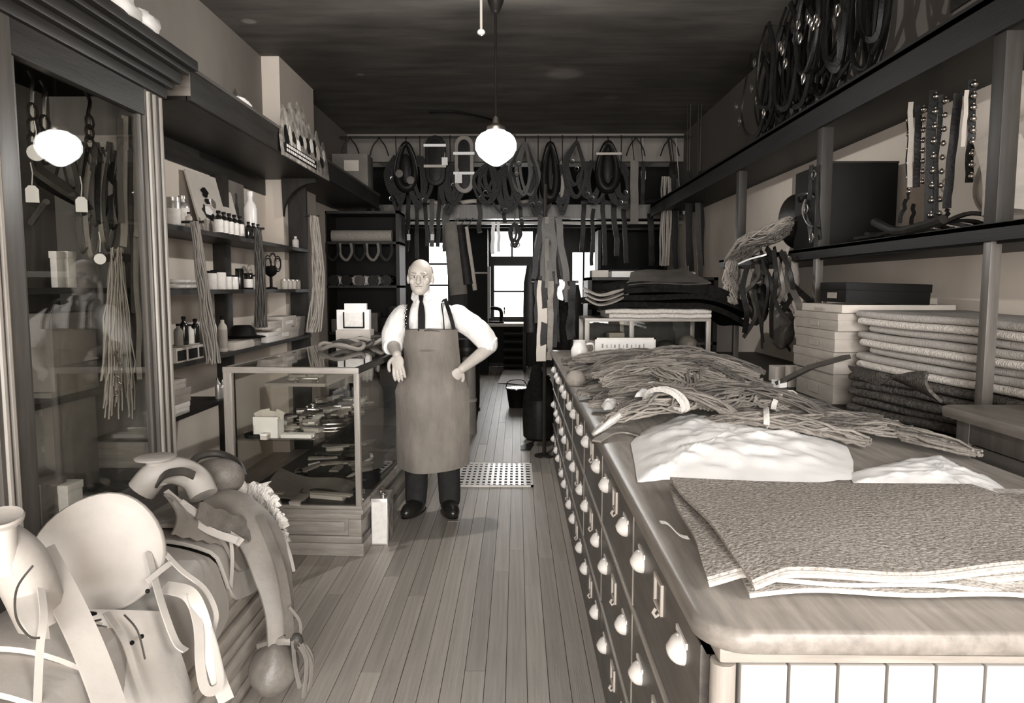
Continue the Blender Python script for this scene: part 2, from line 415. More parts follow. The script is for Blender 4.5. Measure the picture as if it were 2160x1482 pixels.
# iron floor register
g = thing('floor_register', 'pale iron floor grate set in the floorboards of the aisle', 'floor grate', (-.17, 5.74, 0))
m = MB(); x0, x1, y0, y1 = -.475, .13, 5.37, 6.11
m.box((x0, y0, 0), (x1, y0 + .025, .012)).box((x0, y1 - .025, 0), (x1, y1, .012)).box((x0, y0, 0), (x0 + .02, y1, .012)).box((x1 - .02, y0, 0), (x1, y1, .012))
m.build('frame', 'label_white', g)
MB().box((x0, y0, -.001), (x1, y1, .0015)).build('duct', 'black', g)
for i in range(12):
    xx = x0 + .02 + (i + 1) * (x1 - x0 - .04) / 13
    MB().box((xx - .011, y0 + .02, .002), (xx + .011, y1 - .02, .010)).build('bar', 'porcelain', g)
m = MB()
for j in range(1, 9):
    yy = y0 + j * (y1 - y0) / 9
    m.box((x0, yy - .009, .001), (x1, yy + .009, .0085))
m.build('cross_bars', 'porcelain', g)
# ================================================================== RIGHT: THE LONG DRAWER COUNTER
CT = 0.98
g = thing('shop_counter', 'long oak-topped drawer counter with white beadboard end at right of aisle', 'counter', (0.88, 3.7, 0))
CNT = g
fx, cy0, cy1, bx = 0.326, 1.13, 6.27, 1.46
MB().box((fx + .02, cy0 + .03, .06), (bx, cy1, CT - .045)).box((fx + .06, cy0 + .06, 0), (bx, cy1, .06)).build('carcass', 'drawer_wood', g)
# top with rounded front corner and bullnose edge
def topmesh():
    m = MB(); x0, x1, y0, y1, rc = .298, bx + .03, 1.098, cy1 + .03, .085
    out = []
    for k in range(9):
        a = PI + k * PI / 16
        out.append((x0 + rc + rc * math.cos(a), y0 + rc + rc * math.sin(a)))
    out += [(x1, y0), (x1, y1), (x0, y1)]
    prof = [(.012, -.043), (.004, -.038), (0, -.027), (0, -.016), (.004, -.006), (.012, 0)]
    c = Vector(((x0 + x1) / 2, (y0 + y1) / 2))
    rings = []
    for d, z in prof:
        ring = []
        n = len(out)
        for i in range(n):
            p = Vector(out[i]); a = Vector(out[i - 1]); b = Vector(out[(i + 1) % n])
            t = (b - a).normalized(); nrm = Vector((-t.y, t.x))
            q = p + nrm * d
            ring.append((q.x, q.y, CT + z))
        rings.append(ring)
    m._rings(rings); return m
topmesh().build('countertop', 'counter_oak', g, ang=0.9)
MB().box((fx + .012, cy0 + .008, CT - .075), (bx, cy1, CT - .043)).build('top_moulding', 'oak_x', g, bevel=.008)
# corner post, bead board end
m = MB(); m.tube([(fx + .022, cy0 + .02, 0), (fx + .022, cy0 + .02, CT - .075)], .022, 10); m.build('corner_post', 'oak', g)
xb = fx + .046; wds = [.075, .081, .081, .081, .081, .081, .081, .081, .081, .081, .081, .081, .081, .07]
k = 0
while xb < bx - .02:
    wd = min(.0815 if k else .082, bx - xb)
    MB().box((xb + .002, cy0 + .005, .0), (xb + wd - .0025, cy0 + .03, CT - .075)).build('beadboard', 'beadboard_paint', g, bevel=.003); xb += wd; k += 1
# rails between the drawer rows
for zz in (.638, .322):
    MB().box((fx - .006, cy0 + .04, zz - .007), (fx + .02, cy1, zz + .007)).build('rail', 'oak_y', g, bevel=.002)
MB().box((fx + .004, cy0 + .04, 0), (fx + .02, cy1, .062)).build('plinth', 'drawer_wood', g)
MB().box((fx + .0, cy0 + .04, .905), (fx + .02, cy1, CT - .075)).build('top_rail', 'drawer_wood', g)
# drawers (first one built, the others copied)
def bin_pull():
    m = MB()
    def fn(p, d):
        q = Vector(p); q.x = min(q.x, .004)
        if q.z < 0: q.z *= 1.1; q.x *= 1.15
        return q
    m.blob((-.001, 0, 0), (.027, .036, .028), 16, 10, None, fn)
    m.box((-.004, -.042, .018), (.002, .042, .030)); return m
pull_me = bin_pull().mesh('bin_pull'); pull_me.materials.append(MATS['porcelain'])
def holder():
    m = MB()
    m.box((-.006, -.042, -.036), (0, -.032, .036)).box((-.006, .032, -.036), (0, .042, .036)).box((-.006, -.042, .028), (0, .042, .036)).box((-.006, -.042, -.036), (0, .042, -.028))
    m.tube([(-.008, 0, -.036), (-.014, 0, -.046), (-.008, 0, -.056), (0, 0, -.05)], .004, 5)
    return m
hold_me = holder().mesh('label_holder'); hold_me.materials.append(MATS['card'])
rows = [(.648, .9), (.332, .628), (.066, .314)]
dm = {}
for r, (z0, z1) in enumerate(rows):
    for c in range(7):
        y0 = 1.212 + .72 * c; y1 = y0 + .712
        if y1 > cy1 - .005: y1 = cy1 - .005
        zc = (.825, .522, .222)[r]
        if r not in dm:
            me = MB().box((0, -(y1 - y0) / 2, z0 - zc), (.018, (y1 - y0) / 2, z1 - zc)).mesh('drawer', True, .003); me.materials.append(MATS['drawer_wood']); dm[r] = me
        d = bpy.data.objects.new('drawer', dm[r]); COL.objects.link(d); d.parent = g
        yc = (y0 + y1) / 2; d.location = Vector((fx, yc, zc)) - g.location; 
        for s in (-1, 1):
            p = bpy.data.objects.new('bin_pull', pull_me); COL.objects.link(p); p.parent = d; p.location = (0, s * .225, .0)
        p = bpy.data.objects.new('label_holder', hold_me); COL.objects.link(p); p.parent = d; p.location = (0, 0, .012)
for c in range(6):
    yy = 1.93 + .72 * c - .004
    MB().box((fx - .003, yy - .004, .332), (fx + .019, yy + .004, .9)).build('stile', 'oak', g)

# ================================================================== RIGHT WALL SHELVING
g = thing('post_shelving', 'dark two-tier wall shelving on square posts along the right wall', 'shelving', (1.98, 4.6, 0))
RS = g
MB().box((1.72, .9, 2.44), (1.745, 9.3, 2.60)).box((1.72, .9, 2.56), (XR, 9.3, 2.585)).box((1.745, .9, 2.485), (XR, 9.3, 2.505)).build('upper_shelf', 'shelf_black', g)
MB().box((1.72, 1.0, 1.765 - .02), (XR, 6.1, 1.765)).box((1.72, 1.0, 1.70), (1.745, 6.1, 1.762)).build('middle_shelf', 'shelf_black', g)
MB().box((1.75, 1.0, 1.69), (XR, 6.1, 1.705)).build('shelf_underboard', 'shelf_black', g)
for yy in (2.62, 4.14, 5.66):
    MB().box((1.735, yy, 1.765), (1.80, yy + .07, 2.44)).build('upper_post', 'post_wood', g, bevel=.004)
    MB().box((1.73, yy + .01, .95), (1.772, yy + .055, 1.70)).build('lower_post', 'mid_wood', g, bevel=.004)
m = MB().box((1.58, 2.6, 0), (XR, 6.6, .90)); m.build('base_cabinet', 'dark_wood', g)
MB().box((1.56, 2.58, .90), (XR, 6.62, .935)).build('base_top', 'shelf_black', g)
for i in range(5):
    y0 = 2.64 + i * .79
    MB().box((1.57, y0, .1), (1.581, y0 + .75, .86)).build('door', 'dark_wood', g, bevel=.003)

# desk-height cupboard behind the near end of the counter
g = thing('side_cupboard', 'waist-high dark panelled cupboard with pale rounded top behind counter at right', 'cupboard', (1.88, 1.9, 0))
dx0, dy0, dy1, dz = 1.535, .95, 2.46, 1.075
MB().box((dx0 + .02, dy0, 0), (XR, dy1, dz)).build('body', 'drawer_wood', g)
for a, b in ((dy1 - .07, dy1), (dy0, dy0 + .07), (1.72, 1.79)):
    MB().box((dx0, a, 0), (dx0 + .03, b, dz)).build('stile', 'mid_wood', g, bevel=.003)
MB().box((dx0 + .002, dy0, dz - .07), (dx0 + .03, dy1, dz - .001)).build('top_rail', 'mid_wood', g, bevel=.003)
for a, b in ((1.8, dy1 - .08), (dy0 + .08, 1.71)):
    d = MB().box((dx0 + .009, a, .62), (dx0 + .03, b, dz - .075)).build('door', 'drawer_wood', g, bevel=.004)
    MB().cbox((dx0 + .0, (a + b) / 2, .9), (.018, .05, .012)).build('handle', 'nickel', d)
m = MB(); i0 = 0
m.box((dx0 - .03, dy0, dz), (XR, dy1 + .05, dz + .045)); m.build('top', 'counter_oak', g, bevel=.018)

# ================================================================== LEFT: TALL GLAZED WALL CABINET
g = thing('tall_glass_cabinet', 'tall dark-wood wall cabinet with big glass door and heavy cornice at left', 'cabinet', (-2.0, 2.95, 0))
LC = g
fxl = -1.73; ya, yb = 1.25, 3.545
MB().box((XL, ya, 0), (XL + .02, yb, 2.45)).build('back_panel', 'cabinet_lining', g)
MB().box((XL, yb - .03, 0), (fxl, yb, 2.45)).build('end_panel', 'cabinet_lining', g)
MB().box((XL + .02, ya, .0), (fxl, yb - .03, .56)).build('base', 'mid_wood_long', g)
MB().box((fxl - .03, ya, .56), (fxl + .0, yb - .03, .63)).build('sill', 'mid_wood_long', g, bevel=.005)
MB().box((XL + .02, ya, 2.45), (fxl, yb, 2.47)).build('top_board', 'dark_wood_long', g)
# posts with half-round mouldings
def post(y0, y1, beads, nm):
    p = MB().box((fxl - .05, y0, .56), (fxl + .004, y1, 2.45)).build(nm, 'mid_wood', g, bevel=.004)
    for b in beads:
        MB().tube([(fxl + .006, b, .6), (fxl + .006, b, 2.44)], .011, 8).build('bead_moulding', 'oak', p)
post(3.38, yb, (3.40, 3.455, 3.515), 'post'); post(2.33, 2.50, (2.36, 2.395), 'post'); post(ya, 1.4, (1.3,), 'post')
MB().box((fxl - .04, 2.33, 2.33), (fxl, yb, 2.45)).build('door_top_rail', 'dark_wood_long', g)
for a, b, nm in ((2.50, 3.38, 0), (1.4, 2.33, 1)):
    MB().box((fxl - .028, a, .63), (fxl - .022, b, 2.35)).build('glass_pane', GLASS, g, smooth=False)
    [MB().box((fxl - .04, q, .63), (fxl - .012, q + .03, 2.36)).build('door_stile', 'mid_wood', g) for q in (a, b - .03)]
# stepped cornice
for k, (xo, z0, z1) in enumerate(((.02, 2.45, 2.50), (.045, 2.50, 2.53), (.07, 2.53, 2.585), (.10, 2.585, 2.61), (.13, 2.61, 2.66))):
    MB().box((XL, ya, z0), (fxl + xo, yb + xo, z1)).build('cornice', 'dark_wood_long', g, bevel=.006)
MB().box((XL + .02, ya, 1.505), (fxl - .16, yb - .03, 1.53)).build('shelf', 'dark_wood_long', g)
MB().box((XL + .02, ya, 1.04), (fxl - .20, yb - .03, 1.065)).build('shelf', 'dark_wood_long', g)
MB().box((XL + .02, yb - .09, .64), (fxl - .05, yb - .031, .77)).build('inner_ledge', 'oak_x', g)
MB().box((XL + .03, yb - .06, 2.19), (fxl - .05, yb - .035, 2.26)).build('hanging_rail', 'oak_x', g)

# ================================================================== LEFT WALL SHELVES WITH CANOPY
g = thing('canopy_shelves', 'open dark shelves under a deep canopy along the left wall', 'shelving', (-2.0, 5.6, 0))
LS = g
MB().box((-1.725, 3.8, 2.505), (-1.70, 8.9, 2.665)).box((XL, 3.8, 2.645), (-1.72, 8.9, 2.665)).box((XL, 3.8, 2.505), (-1.72, 8.9, 2.525)).build('canopy', 'dark_wood_long', g)
MB().box((-1.84, 3.79, 2.525), (-1.70, 3.802, 2.655)).build('lit_canopy_end', 'oak_x', g)  # paler than the canopy: light on its end face is put into the colour
MB().box((-1.735, 3.8, 2.655), (-1.685, 8.9, 2.675)).build('canopy_edge', 'mid_wood_long', g)
MB().box((XL, 3.6, 2.36), (XL + .015, 6.5, 2.505)).build('frieze', 'dark_wood_long', g)
for z, y1 in ((1.885, 6.66), (1.52, 6.66), (1.10, 6.66)):
    MB().box((XL, 3.56, z - .028), (-1.93, y1, z)).build('shelf', 'dark_wood_long', g)
MB().box((XL, 3.56, .775), (-1.93, 4.75, .80)).build('shelf', 'dark_wood_long', g)
for y0, wd, xa in ((4.27, .05, .14), (5.36, .05, .14)):
    MB().box((XL, y0, 0), (XL + .02 + xa * .5, y0 + .12, 2.37)).build('upright', 'dark_wood', g, bevel=.003)
MB().box((XL, 6.66, 0), (-1.95, 6.70, 2.505)).build('end_board', 'dark_wood', g)
# curved bracket carrying the canopy at the pilaster
def brk(y):
    pts = [(XL + .17, 2.505), (-1.80, 2.505)]
    for k in range(7):
        a = k / 6 * PI / 2
        pts.append((-1.80 - .30 * math.sin(a), 2.47 - .30 * (1 - math.cos(a))))
    m = MB(); m.prism([(p[0], p[1]) for p in pts], y, y + .05); return m
brk(6.46).build('bracket', 'dark_wood', g)

# ================================================================== THE GLASS SHOW COUNTER (left of the man)
DC_ROT = Matrix.Translation((-.885, 3.952, 0)) @ Matrix.Rotation(math.radians(-3.2), 4, 'Z')
g = thing('glass_showcase', 'oak-framed glass showcase counter on panelled base beside the man', 'showcase', (-1.28, 5.0, 0))
DCS = g
W_, L_, HT = .785, 2.35, 1.085
def dcb(name, mat, *boxes, bevel=0.0, parent=None, smooth=True):
    m = MB()
    for lo, hi in boxes: m.box(lo, hi)
    m.xf(DC_ROT); return m.build(name, mat, parent or g, bevel=bevel, smooth=smooth)
dcb('plinth', 'oak_x', ((-W_ - .012, -.012, 0), (.012, L_ + .012, .075)), bevel=.006)
dcb('base_panel', 'oak_x', ((-W_ + .10, .004, .135), (-.10, .016, .195)), bevel=.004)
dcb('base_box', 'oak_x', ((-W_ + .004, .014, .07), (-.006, L_, .255)))
dcb('base_frame', 'oak_x', ((-W_, -.006, .075), (0, .016, .115)), ((-W_, -.006, .215), (0, .016, .25)), ((-.075, -.006, .115), (0, .016, .215)), ((-W_, -.006, .115), (-W_ + .075, .016, .215)), bevel=.005)
dcb('base_moulding', 'oak_x', ((-W_ - .012, -.014, .245), (.014, L_ + .012, .272)), ((-W_ - .004, -.005, .27), (.005, L_, .292)), bevel=.006)
dcb('side_frame', 'mid_wood_long', ((-.002, .0, .07), (.008, L_, .11)), ((-.002, .0, .21), (.008, L_, .25)), bevel=.002)
for x0, y0, nm in ((-.032, 0, 1), (-W_, 0, 1), (-.032, L_ - .032, 1), (-W_, L_ - .032, 1)):
    ww = .05 if (x0 < -.5 and y0 == 0) else .032
    dcb('corner_post', 'oak', ((x0, y0, .29), (x0 + ww, y0 + .032, HT - .02)), bevel=.004)
dcb('top_rail', 'oak_x', ((-W_, -.004, HT - .035), (0, .03, HT)), bevel=.005)
dcb('top_rail', 'dark_wood_long', ((-.03, 0, HT - .035), (0.003, L_, HT)), bevel=.005)
dcb('top_rail', 'oak_y', ((-W_, 0, HT - .03), (-W_ + .03, L_, HT)), bevel=.005)
dcb('top_rail', 'oak_x', ((-W_, L_ - .03, HT - .03), (0, L_, HT)), bevel=.005)
dcb('floor_board', 'dark_wood_long', ((-W_ + .01, .01, .285), (-.01, L_ - .01, .30)))
dcb('glass_top', GLASS, ((-W_ + .02, .02, HT - .008), (-.02, L_ - .02, HT - .002)), smooth=False)
dcb('front_glass', GLASS, ((-W_ + .03, .012, .295), (-.03, .017, HT - .03)), smooth=False)
dcb('side_glass', GLASS, ((-.014, .03, .295), (-.009, L_ - .03, HT - .03)), smooth=False)
dcb('glass_shelf', GLASS, ((-W_ + .02, .03, .655), (-.20, L_ - .05, .665)), smooth=False)
dcb('shelf_edge', 'dark_wood_long', ((-.205, .03, .652), (-.198, L_ - .05, .668)))
dcb('wood_shelf', 'oak_x', ((-W_ + .03, .5, .905), (-.36, L_ - .06, .925)))
# ================================================================== SADDLES ON THE SLATTED RACK (lower left)
g = thing('saddle_rack', 'slatted wooden saddle rack carrying two saddles at lower left', 'rack', (-1.24, 2.2, 0))
RK = g
rx0, rx1, ry0, ry1, rt = -1.46, -1.02, 1.28, 2.98, .58
MB().box((rx0, ry0, rt - .05), (rx1, ry1, rt)).build('top_board', 'straw_wood', g, bevel=.01)
for yy in (1.32, 2.36, 2.9):
    for xx in (rx0 + .01, rx1 - .05):
        MB().box((xx, yy, 0), (xx + .05, yy + .055, rt - .04)).build('leg', 'straw_wood', g, bevel=.004)
for side, xx in ((1, rx1), (0, rx0)):
    z0 = .03; k = 0; rs_ = random.Random(4)
    while True:
        h = rs_.choice((.052, .066, .082))
        if z0 + h > rt - .05: break
        a = rs_.uniform(-.008, .008)
        m = MB(); m.cbox((xx + (.006 if side else -.006) + a, (ry0 + ry1) / 2 + .02, z0 + h / 2), (.036, ry1 - ry0 - .06, h - .006), 0, 0, rs_.uniform(-.14, .14)); m.build('slat', 'slat_wood', g, bevel=.015)
        z0 += h + .004; k += 1

def drape(cx, y0, y1, top, drop, hw, rnd=.12, thick=.014, flare=.09, n=(24, 33), tilt=0.0):
    """a skirt lying saddle-wise over the rack, front edge y0, rear edge y1"""
    m = MB()
    def fn(s, t):
        u = t * 2 - 1; a = abs(u); sg = 1 if u > 0 else -1
        if a < .4: q = a / .4; x = hw * q; z = top - .045 * q * q; v = 0
        else: v = (a - .4) / .6; x = hw + flare * v ** .8; z = top - .045 - drop * v
        k = max(0, v - .55) / .45; ins = rnd * (1 - math.sqrt(max(0, 1 - k * k)))
        y = lerp(y0 + ins, y1 - ins, s)
        z += tilt * (s - .5) + .006 * math.sin(s * 9 + u * 3) * (v + .1)
        return (cx + sg * x, y, z)
    m.grid(fn, n[0], n[1], thick); return m

def hang_panel(top_pts, bot_pts, thick=.006, bulge=.02, n=(9, 15), mid=None):
    """panel between two edges (lists of 2 points), slightly bowed outwards along +x"""
    m = MB(); a0, a1 = map(Vector, top_pts); b0, b1 = map(Vector, bot_pts)
    def fn(u, v):
        p = a0.lerp(a1, u).lerp(b0.lerp(b1, u), v)
        if mid: p = p + Vector(mid) * math.sin(PI * v)
        return p + Vector((bulge * math.sin(PI * u) + .004 * math.sin(u * 11 + v * 7), 0, 0))
    m.grid(fn, n[0], n[1], thick); return m

def seat_disc(c, nrm, up, ra, rb, dish, thick, n=(14, 36)):
    N = Vector(nrm).normalized(); U = Vector(up); U = (U - N * U.dot(N)).normalized(); W = U.cross(N)
    m = MB(); rings = []
    def pt(r, a, off):
        sx, sy = math.cos(a), math.sin(a)
        f = 1 + .06 * math.cos(2 * a) - .05 * sy
        p = W * (ra * r * sx * f) + U * (rb * r * sy)
        d = -dish * (1 - r * r) + .35 * dish * max(0, sy) * r ** 3
        return Vector(c) + p + N * (d + off)
    prof = [(t / 10, 0) for t in range(1, 10)] + [(.97, .004), (1.0, -.004), (1.01, -.014), (.98, -.026), (.85, -.034), (.5, -.05), (.1, -.055)]
    rings = [[pt(r, 2 * PI * k / n[1], o) for k in range(n[1])] for r, o in prof]
    m._rings(rings); return m

def pxl(pts):
    """list of (px, py, depth) -> points"""
    return [oY(x, y, d) for x, y, d in pts]

# ---- the pale new saddle, facing the camera
g = thing('western_saddle', 'pale new leather saddle with large smooth seat at front of slatted rack', 'saddle', (-1.24, 1.9, rt))
SA = g
drape(-1.24, 1.48, 2.34, .645, .20, .20, flare=.06).build('skirt', 'pale_leather', g)
drape(-1.24, 1.62, 2.30, .665, .10, .185, flare=.045, rnd=.05).build('skirt_jockey', 'pale_leather', g)
seat_disc(oY(208, 1166, 1.90), (.22, -.86, .46), (.12, .4, .8), .163, .168, .03, .02).build('seat', 'pale_leather', g)
# rear jockey / cantle back bulge below the seat
m = MB(); m.blob(oY(240, 1150, 2.08), (.13, .12, .10), 20, 12); m.build('cantle', 'pale_leather', g)
# fork and horn at the near end
c = oY(-40, 1205, 1.64)
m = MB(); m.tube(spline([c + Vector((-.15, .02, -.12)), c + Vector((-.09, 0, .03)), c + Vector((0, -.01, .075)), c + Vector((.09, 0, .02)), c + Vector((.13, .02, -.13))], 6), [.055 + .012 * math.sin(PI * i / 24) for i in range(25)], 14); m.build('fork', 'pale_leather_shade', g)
h = oY(4, 1092, 1.60)
m = MB(); m.lathe([(.034, -.13), (.028, -.06), (.027, -.03), (.03, -.012)], 16, h); m.build('horn', 'pale_leather', g)
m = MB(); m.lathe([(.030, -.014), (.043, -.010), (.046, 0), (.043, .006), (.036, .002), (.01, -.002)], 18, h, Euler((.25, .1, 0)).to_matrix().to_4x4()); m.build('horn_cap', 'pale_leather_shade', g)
# fender on the aisle side
m = MB(); E0 = pxl([(150, 1285, 1.78), (350, 1292, 1.92)]); E1 = pxl([(285, 1560, 1.66), (428, 1560, 1.80)])
hang_panel(E0, E1, .008, .035).build('fender', 'pale_leather', g)
m = MB(); m.grid(lambda u, v: vl(vl(*pxl([(40, 1180, 1.70), (104, 1150, 1.76)]), u), vl(*pxl([(190, 1510, 1.55), (262, 1510, 1.60)]), u), v) + Vector((.012 + .03 * math.sin(PI * v), -.02 * math.sin(PI * v), .0)), 5, 14, .008); m.build('stirrup_leather', 'pale_leather', g)
m = MB(); m.grid(lambda u, v: vl(vl(*pxl([(28, 1262, 1.60), (92, 1232, 1.64)]), u), vl(*pxl([(60, 1345, 1.52), (100, 1345, 1.56)]), u), v) + Vector((.02 * math.sin(PI * v), -.03 * math.sin(PI * v), 0)), 9, 9, .01); m.build('fork_flap', 'pale_leather', g)
def strings(g, mat, lines, w=.016, th=.004, up=(1, -.6, .3), name='saddle_string'):
    for pts in lines:
        wd = w
        if isinstance(pts[0], (int, float)): wd, pts = pts[0], pts[1:]
        MB().strap(spline(pxl(pts), 6), wd, th, up).build(name, mat, g)
strings(g, 'pale_leather', [
    (.020, (312, 1165, 1.93), (330, 1235, 1.86), (350, 1300, 1.80), (372, 1355, 1.77), (392, 1372, 1.76)),
    (.014, (330, 1145, 1.97), (380, 1200, 1.92), (430, 1240, 1.90), (455, 1290, 1.88), (450, 1330, 1.87), (440, 1380, 1.86), (442, 1440, 1.85)),
    (.040, (345, 1238, 1.90), (395, 1250, 1.86), (420, 1290, 1.84), (440, 1360, 1.83), (460, 1430, 1.82), (478, 1478, 1.82)),
    (.026, (400, 1252, 1.86), (418, 1320, 1.82), (422, 1400, 1.80), (432, 1450, 1.79), (452, 1456, 1.79), (466, 1432, 1.80), (452, 1360, 1.83), (432, 1300, 1.86)),
    (.016, (86, 1240, 1.58), (92, 1300, 1.53), (84, 1370, 1.50), (78, 1500, 1.48)),
    (.016, (225, 1292, 1.80), (262, 1350, 1.74), (285, 1420, 1.70), (310, 1500, 1.66)),
    (.018, (150, 1298, 1.74), (190, 1312, 1.72), (212, 1320, 1.72)),
    (.016, (310, 1225, 1.85), (355, 1190, 1.92), (368, 1185, 1.95))])
m = MB()
for x, y in ((274, 1343), (294, 1330), (306, 1236)):
    q = oY(x, y, 1.80); m.blob(q + Vector((.022, -.03, 0)), (.006, .006, .006), 8, 6)
m.build('rivets', 'black', g); bpy.data.objects['rivets']['kind'] = 'stuff'

m = MB(); m.blob(oY(190, 1294, 1.70), (.018, .010, .005), 10, 6); m.build('slot', 'black', g)
strings(g, 'brown_leather', [((152, 1304, 1.70), (178, 1312, 1.69), (214, 1306, 1.70)), ((158, 1318, 1.69), (190, 1316, 1.69), (226, 1322, 1.70)), ((70, 1192, 1.50), (36, 1240, 1.47), (34, 1300, 1.45), (60, 1340, 1.44), (84, 1345, 1.45)), ((262, 1296, 1.76), (290, 1330, 1.74), (306, 1390, 1.72))], .004, .003)
# ---- the brown-seated saddle behind it
g = thing('western_saddle', 'brown-seated saddle with long stirrup fender and toe cover behind the pale one', 'saddle', (-1.24, 2.6, rt))
SB = g
drape(-1.24, 2.36, 2.98, .66, .20, .20, flare=.06).build('skirt', 'pale_leather', g)
drape(-1.22, 2.40, 2.95, .70, .14, .185, flare=.06, rnd=.08).build('skirt_jockey', 'tan_leather', g)
m = MB(); m.blob(oY(455, 1006, 2.70), (.108, .07, .075), 24, 14, Euler((.45, .05, .15)).to_matrix().to_4x4(), lambda p, d: p * (1 + .05 * math.sin(3 * d.x))); m.build('seat', 'seat_leather', g)
m = MB(); m.tube(spline([oY(400, 985, 2.86), oY(420, 962, 2.9), oY(462, 957, 2.94), oY(500, 975, 2.92), oY(514, 1005, 2.86)], 6), .016, 8); m.build('cantle_roll', 'brown_leather', g)
m = MB(); m.tube(spline([oY(298, 1035, 2.44), oY(330, 1000, 2.46), oY(372, 992, 2.5), oY(412, 1010, 2.52), oY(430, 1045, 2.5)], 6), [.05] * 25, 12); m.build('fork', 'pale_leather', g)
h = oY(328, 966, 2.46)
m = MB(); m.lathe([(.045, -.09), (.032, -.05), (.03, -.02), (.036, -.006)], 16, h); m.build('horn', 'pale_leather', g)
m = MB(); m.lathe([(.04, -.006), (.066, -.002), (.069, .004), (.06, .008), (.01, .006)], 20, h); m.build('horn_cap', 'pale_leather', g)
m = MB(); m.strap(spline(pxl([(330, 1022, 2.42), (350, 1000, 2.40), (385, 994, 2.40), (410, 1003, 2.42)]), 6), .03, .008, (0, -.6, .8)); m.build('fork_binding', 'brown_leather', g)
# jockey flap in front of the seat
m = MB(); A = pxl([(335, 1038, 2.36), (480, 1095, 2.62)]); B = pxl([(350, 1120, 2.30), (485, 1150, 2.48)])
m.grid(lambda u, v: vl(vl(A[0], A[1], u), vl(B[0], B[1], u), v) + Vector((.03 + .03 * math.sin(PI * v), -.03, .004 * math.sin(u * 30))), 20, 8, .008); m.build('side_jockey', 'tan_leather', g)
m = MB(); A = pxl([(395, 1050, 2.42), (520, 1100, 2.62)]); B = pxl([(385, 1085, 2.38), (495, 1135, 2.5)])
m.grid(lambda u, v: vl(vl(A[0], A[1], u), vl(B[0], B[1], u), v) + Vector((.065, -.05, .005 * math.sin(u * 22))), 14, 6, .008); m.build('seat_jockey', 'seat_leather', g)
# long fender arching over the side and hanging down
def fender():
    ctr = spline(pxl([(440, 1055, 2.62), (500, 1075, 2.58), (548, 1130, 2.52), (575, 1210, 2.46), (590, 1290, 2.42), (588, 1368, 2.40)]), 6)
    wd = [.10, .11, .12, .13, .14, .145, .15, .155, .16, .165, .17, .17, .17, .17, .165, .16, .155, .15, .145, .14, .13, .125, .12, .115, .11, .105, .10, .095, .09, .085, .08]
    m = MB(); rings = []
    n = len(ctr)
    for i, p in enumerate(ctr):
        t = (ctr[min(i + 1, n - 1)] - ctr[max(i - 1, 0)]).normalized(); nn = Vector((.75, -.6, .35)); nn = (nn - t * nn.dot(t)).normalized(); b = t.cross(nn)
        h = wd[i] / 2; ring = []
        for k in range(9): u = k / 4 - 1; ring.append(p + b * h * u + nn * (.022 * (1 - u * u) + .004))
        for k in range(9): u = 1 - k / 4; ring.append(p + b * h * u + nn * (.022 * (1 - u * u) - .004))
        rings.append(ring)
    m._rings(rings); return m
fender().build('fender', 'tan_leather', g)
m = MB(); m.strap(spline(pxl([(548, 1085, 2.53), (590, 1190, 2.44), (608, 1290, 2.39), (612, 1345, 2.37)]), 6), .03, .008, (.8, -.5, .3)); m.build('stirrup_leather', 'toe_leather', g)  # darker strip carries the shaded right part of the fender in its colour
q = oY(578, 1412, 2.40)
m = MB(); m.blob(q + Vector((0, 0, .012)), (.086, .105, .092), 24, 16, Euler((.3, .15, .2)).to_matrix().to_4x4(), lambda p, d: Vector((p.x * (1 - .34 * max(0, d.z) + .04 * math.sin(d.z * 5)), p.y * (1 - .30 * max(0, d.z)), p.z * (1 + .12 * max(0, d.z)))) * (1 + .05 * noise.noise(d * 2.2))); m.build('toe_cover', 'toe_leather', g)
m = MB(); m.tube(spline(pxl([(548, 1362, 2.42), (600, 1350, 2.38), (640, 1362, 2.40), (655, 1400, 2.42), (640, 1440, 2.43)]), 6), .016, 8); m.build('stirrup', 'tan_leather', g)
m = MB(); m.blob(oY(625, 1352, 2.38), (.025, .02, .03), 12, 8); m.build('stirrup_knot', 'brown_leather', g)
strings(g, 'tan_leather', [((622, 1350, 2.37), (646, 1392, 2.37), (640, 1470, 2.38)), ((632, 1352, 2.37), (656, 1400, 2.39), (652, 1455, 2.40)), ((618, 1350, 2.36), (622, 1400, 2.37), (632, 1450, 2.37)), (.01, (610, 1280, 2.38), (632, 1310, 2.4), (634, 1345, 2.39))], .014)
strings(g, 'pale_leather', [(.03, (380, 1060, 2.36), (430, 1095, 2.38), (470, 1120, 2.40), (510, 1145, 2.40)), (.02, (350, 1035, 2.38), (400, 1075, 2.36), (450, 1105, 2.38)), (.012, (486, 1130, 2.40), (490, 1180, 2.38), (486, 1250, 2.37)), (.026, (392, 1085, 2.35), (440, 1118, 2.36), (500, 1140, 2.37))])
# fleece lining showing at the far side
def fleece(a, b, c, d):
    A, B, C, D = pxl([a, b, c, d]); m = MB()
    m.grid(lambda u, v: vl(vl(A, B, u), vl(D, C, u), v) + noise.noise_vector(Vector((u * 9, v * 9, 1))) * .012 + Vector((.03 * math.sin(PI * u), 0, .03 * math.sin(PI * u))), 14, 18, .02); return m
fleece((508, 1025, 2.86), (575, 1040, 2.75), (608, 1140, 2.62), (560, 1160, 2.66)).build('fleece_lining', 'fleece', g)
m = MB(); m.blob(oY(500, 1032, 2.76), (.04, .04, .05), 14, 10); m.build('fleece_roll', 'fleece', g)
strings(g, 'pale_leather', [((600, 1135, 2.58), (612, 1170, 2.54), (620, 1205, 2.52)), ((590, 1150, 2.56), (598, 1180, 2.54))], .012)
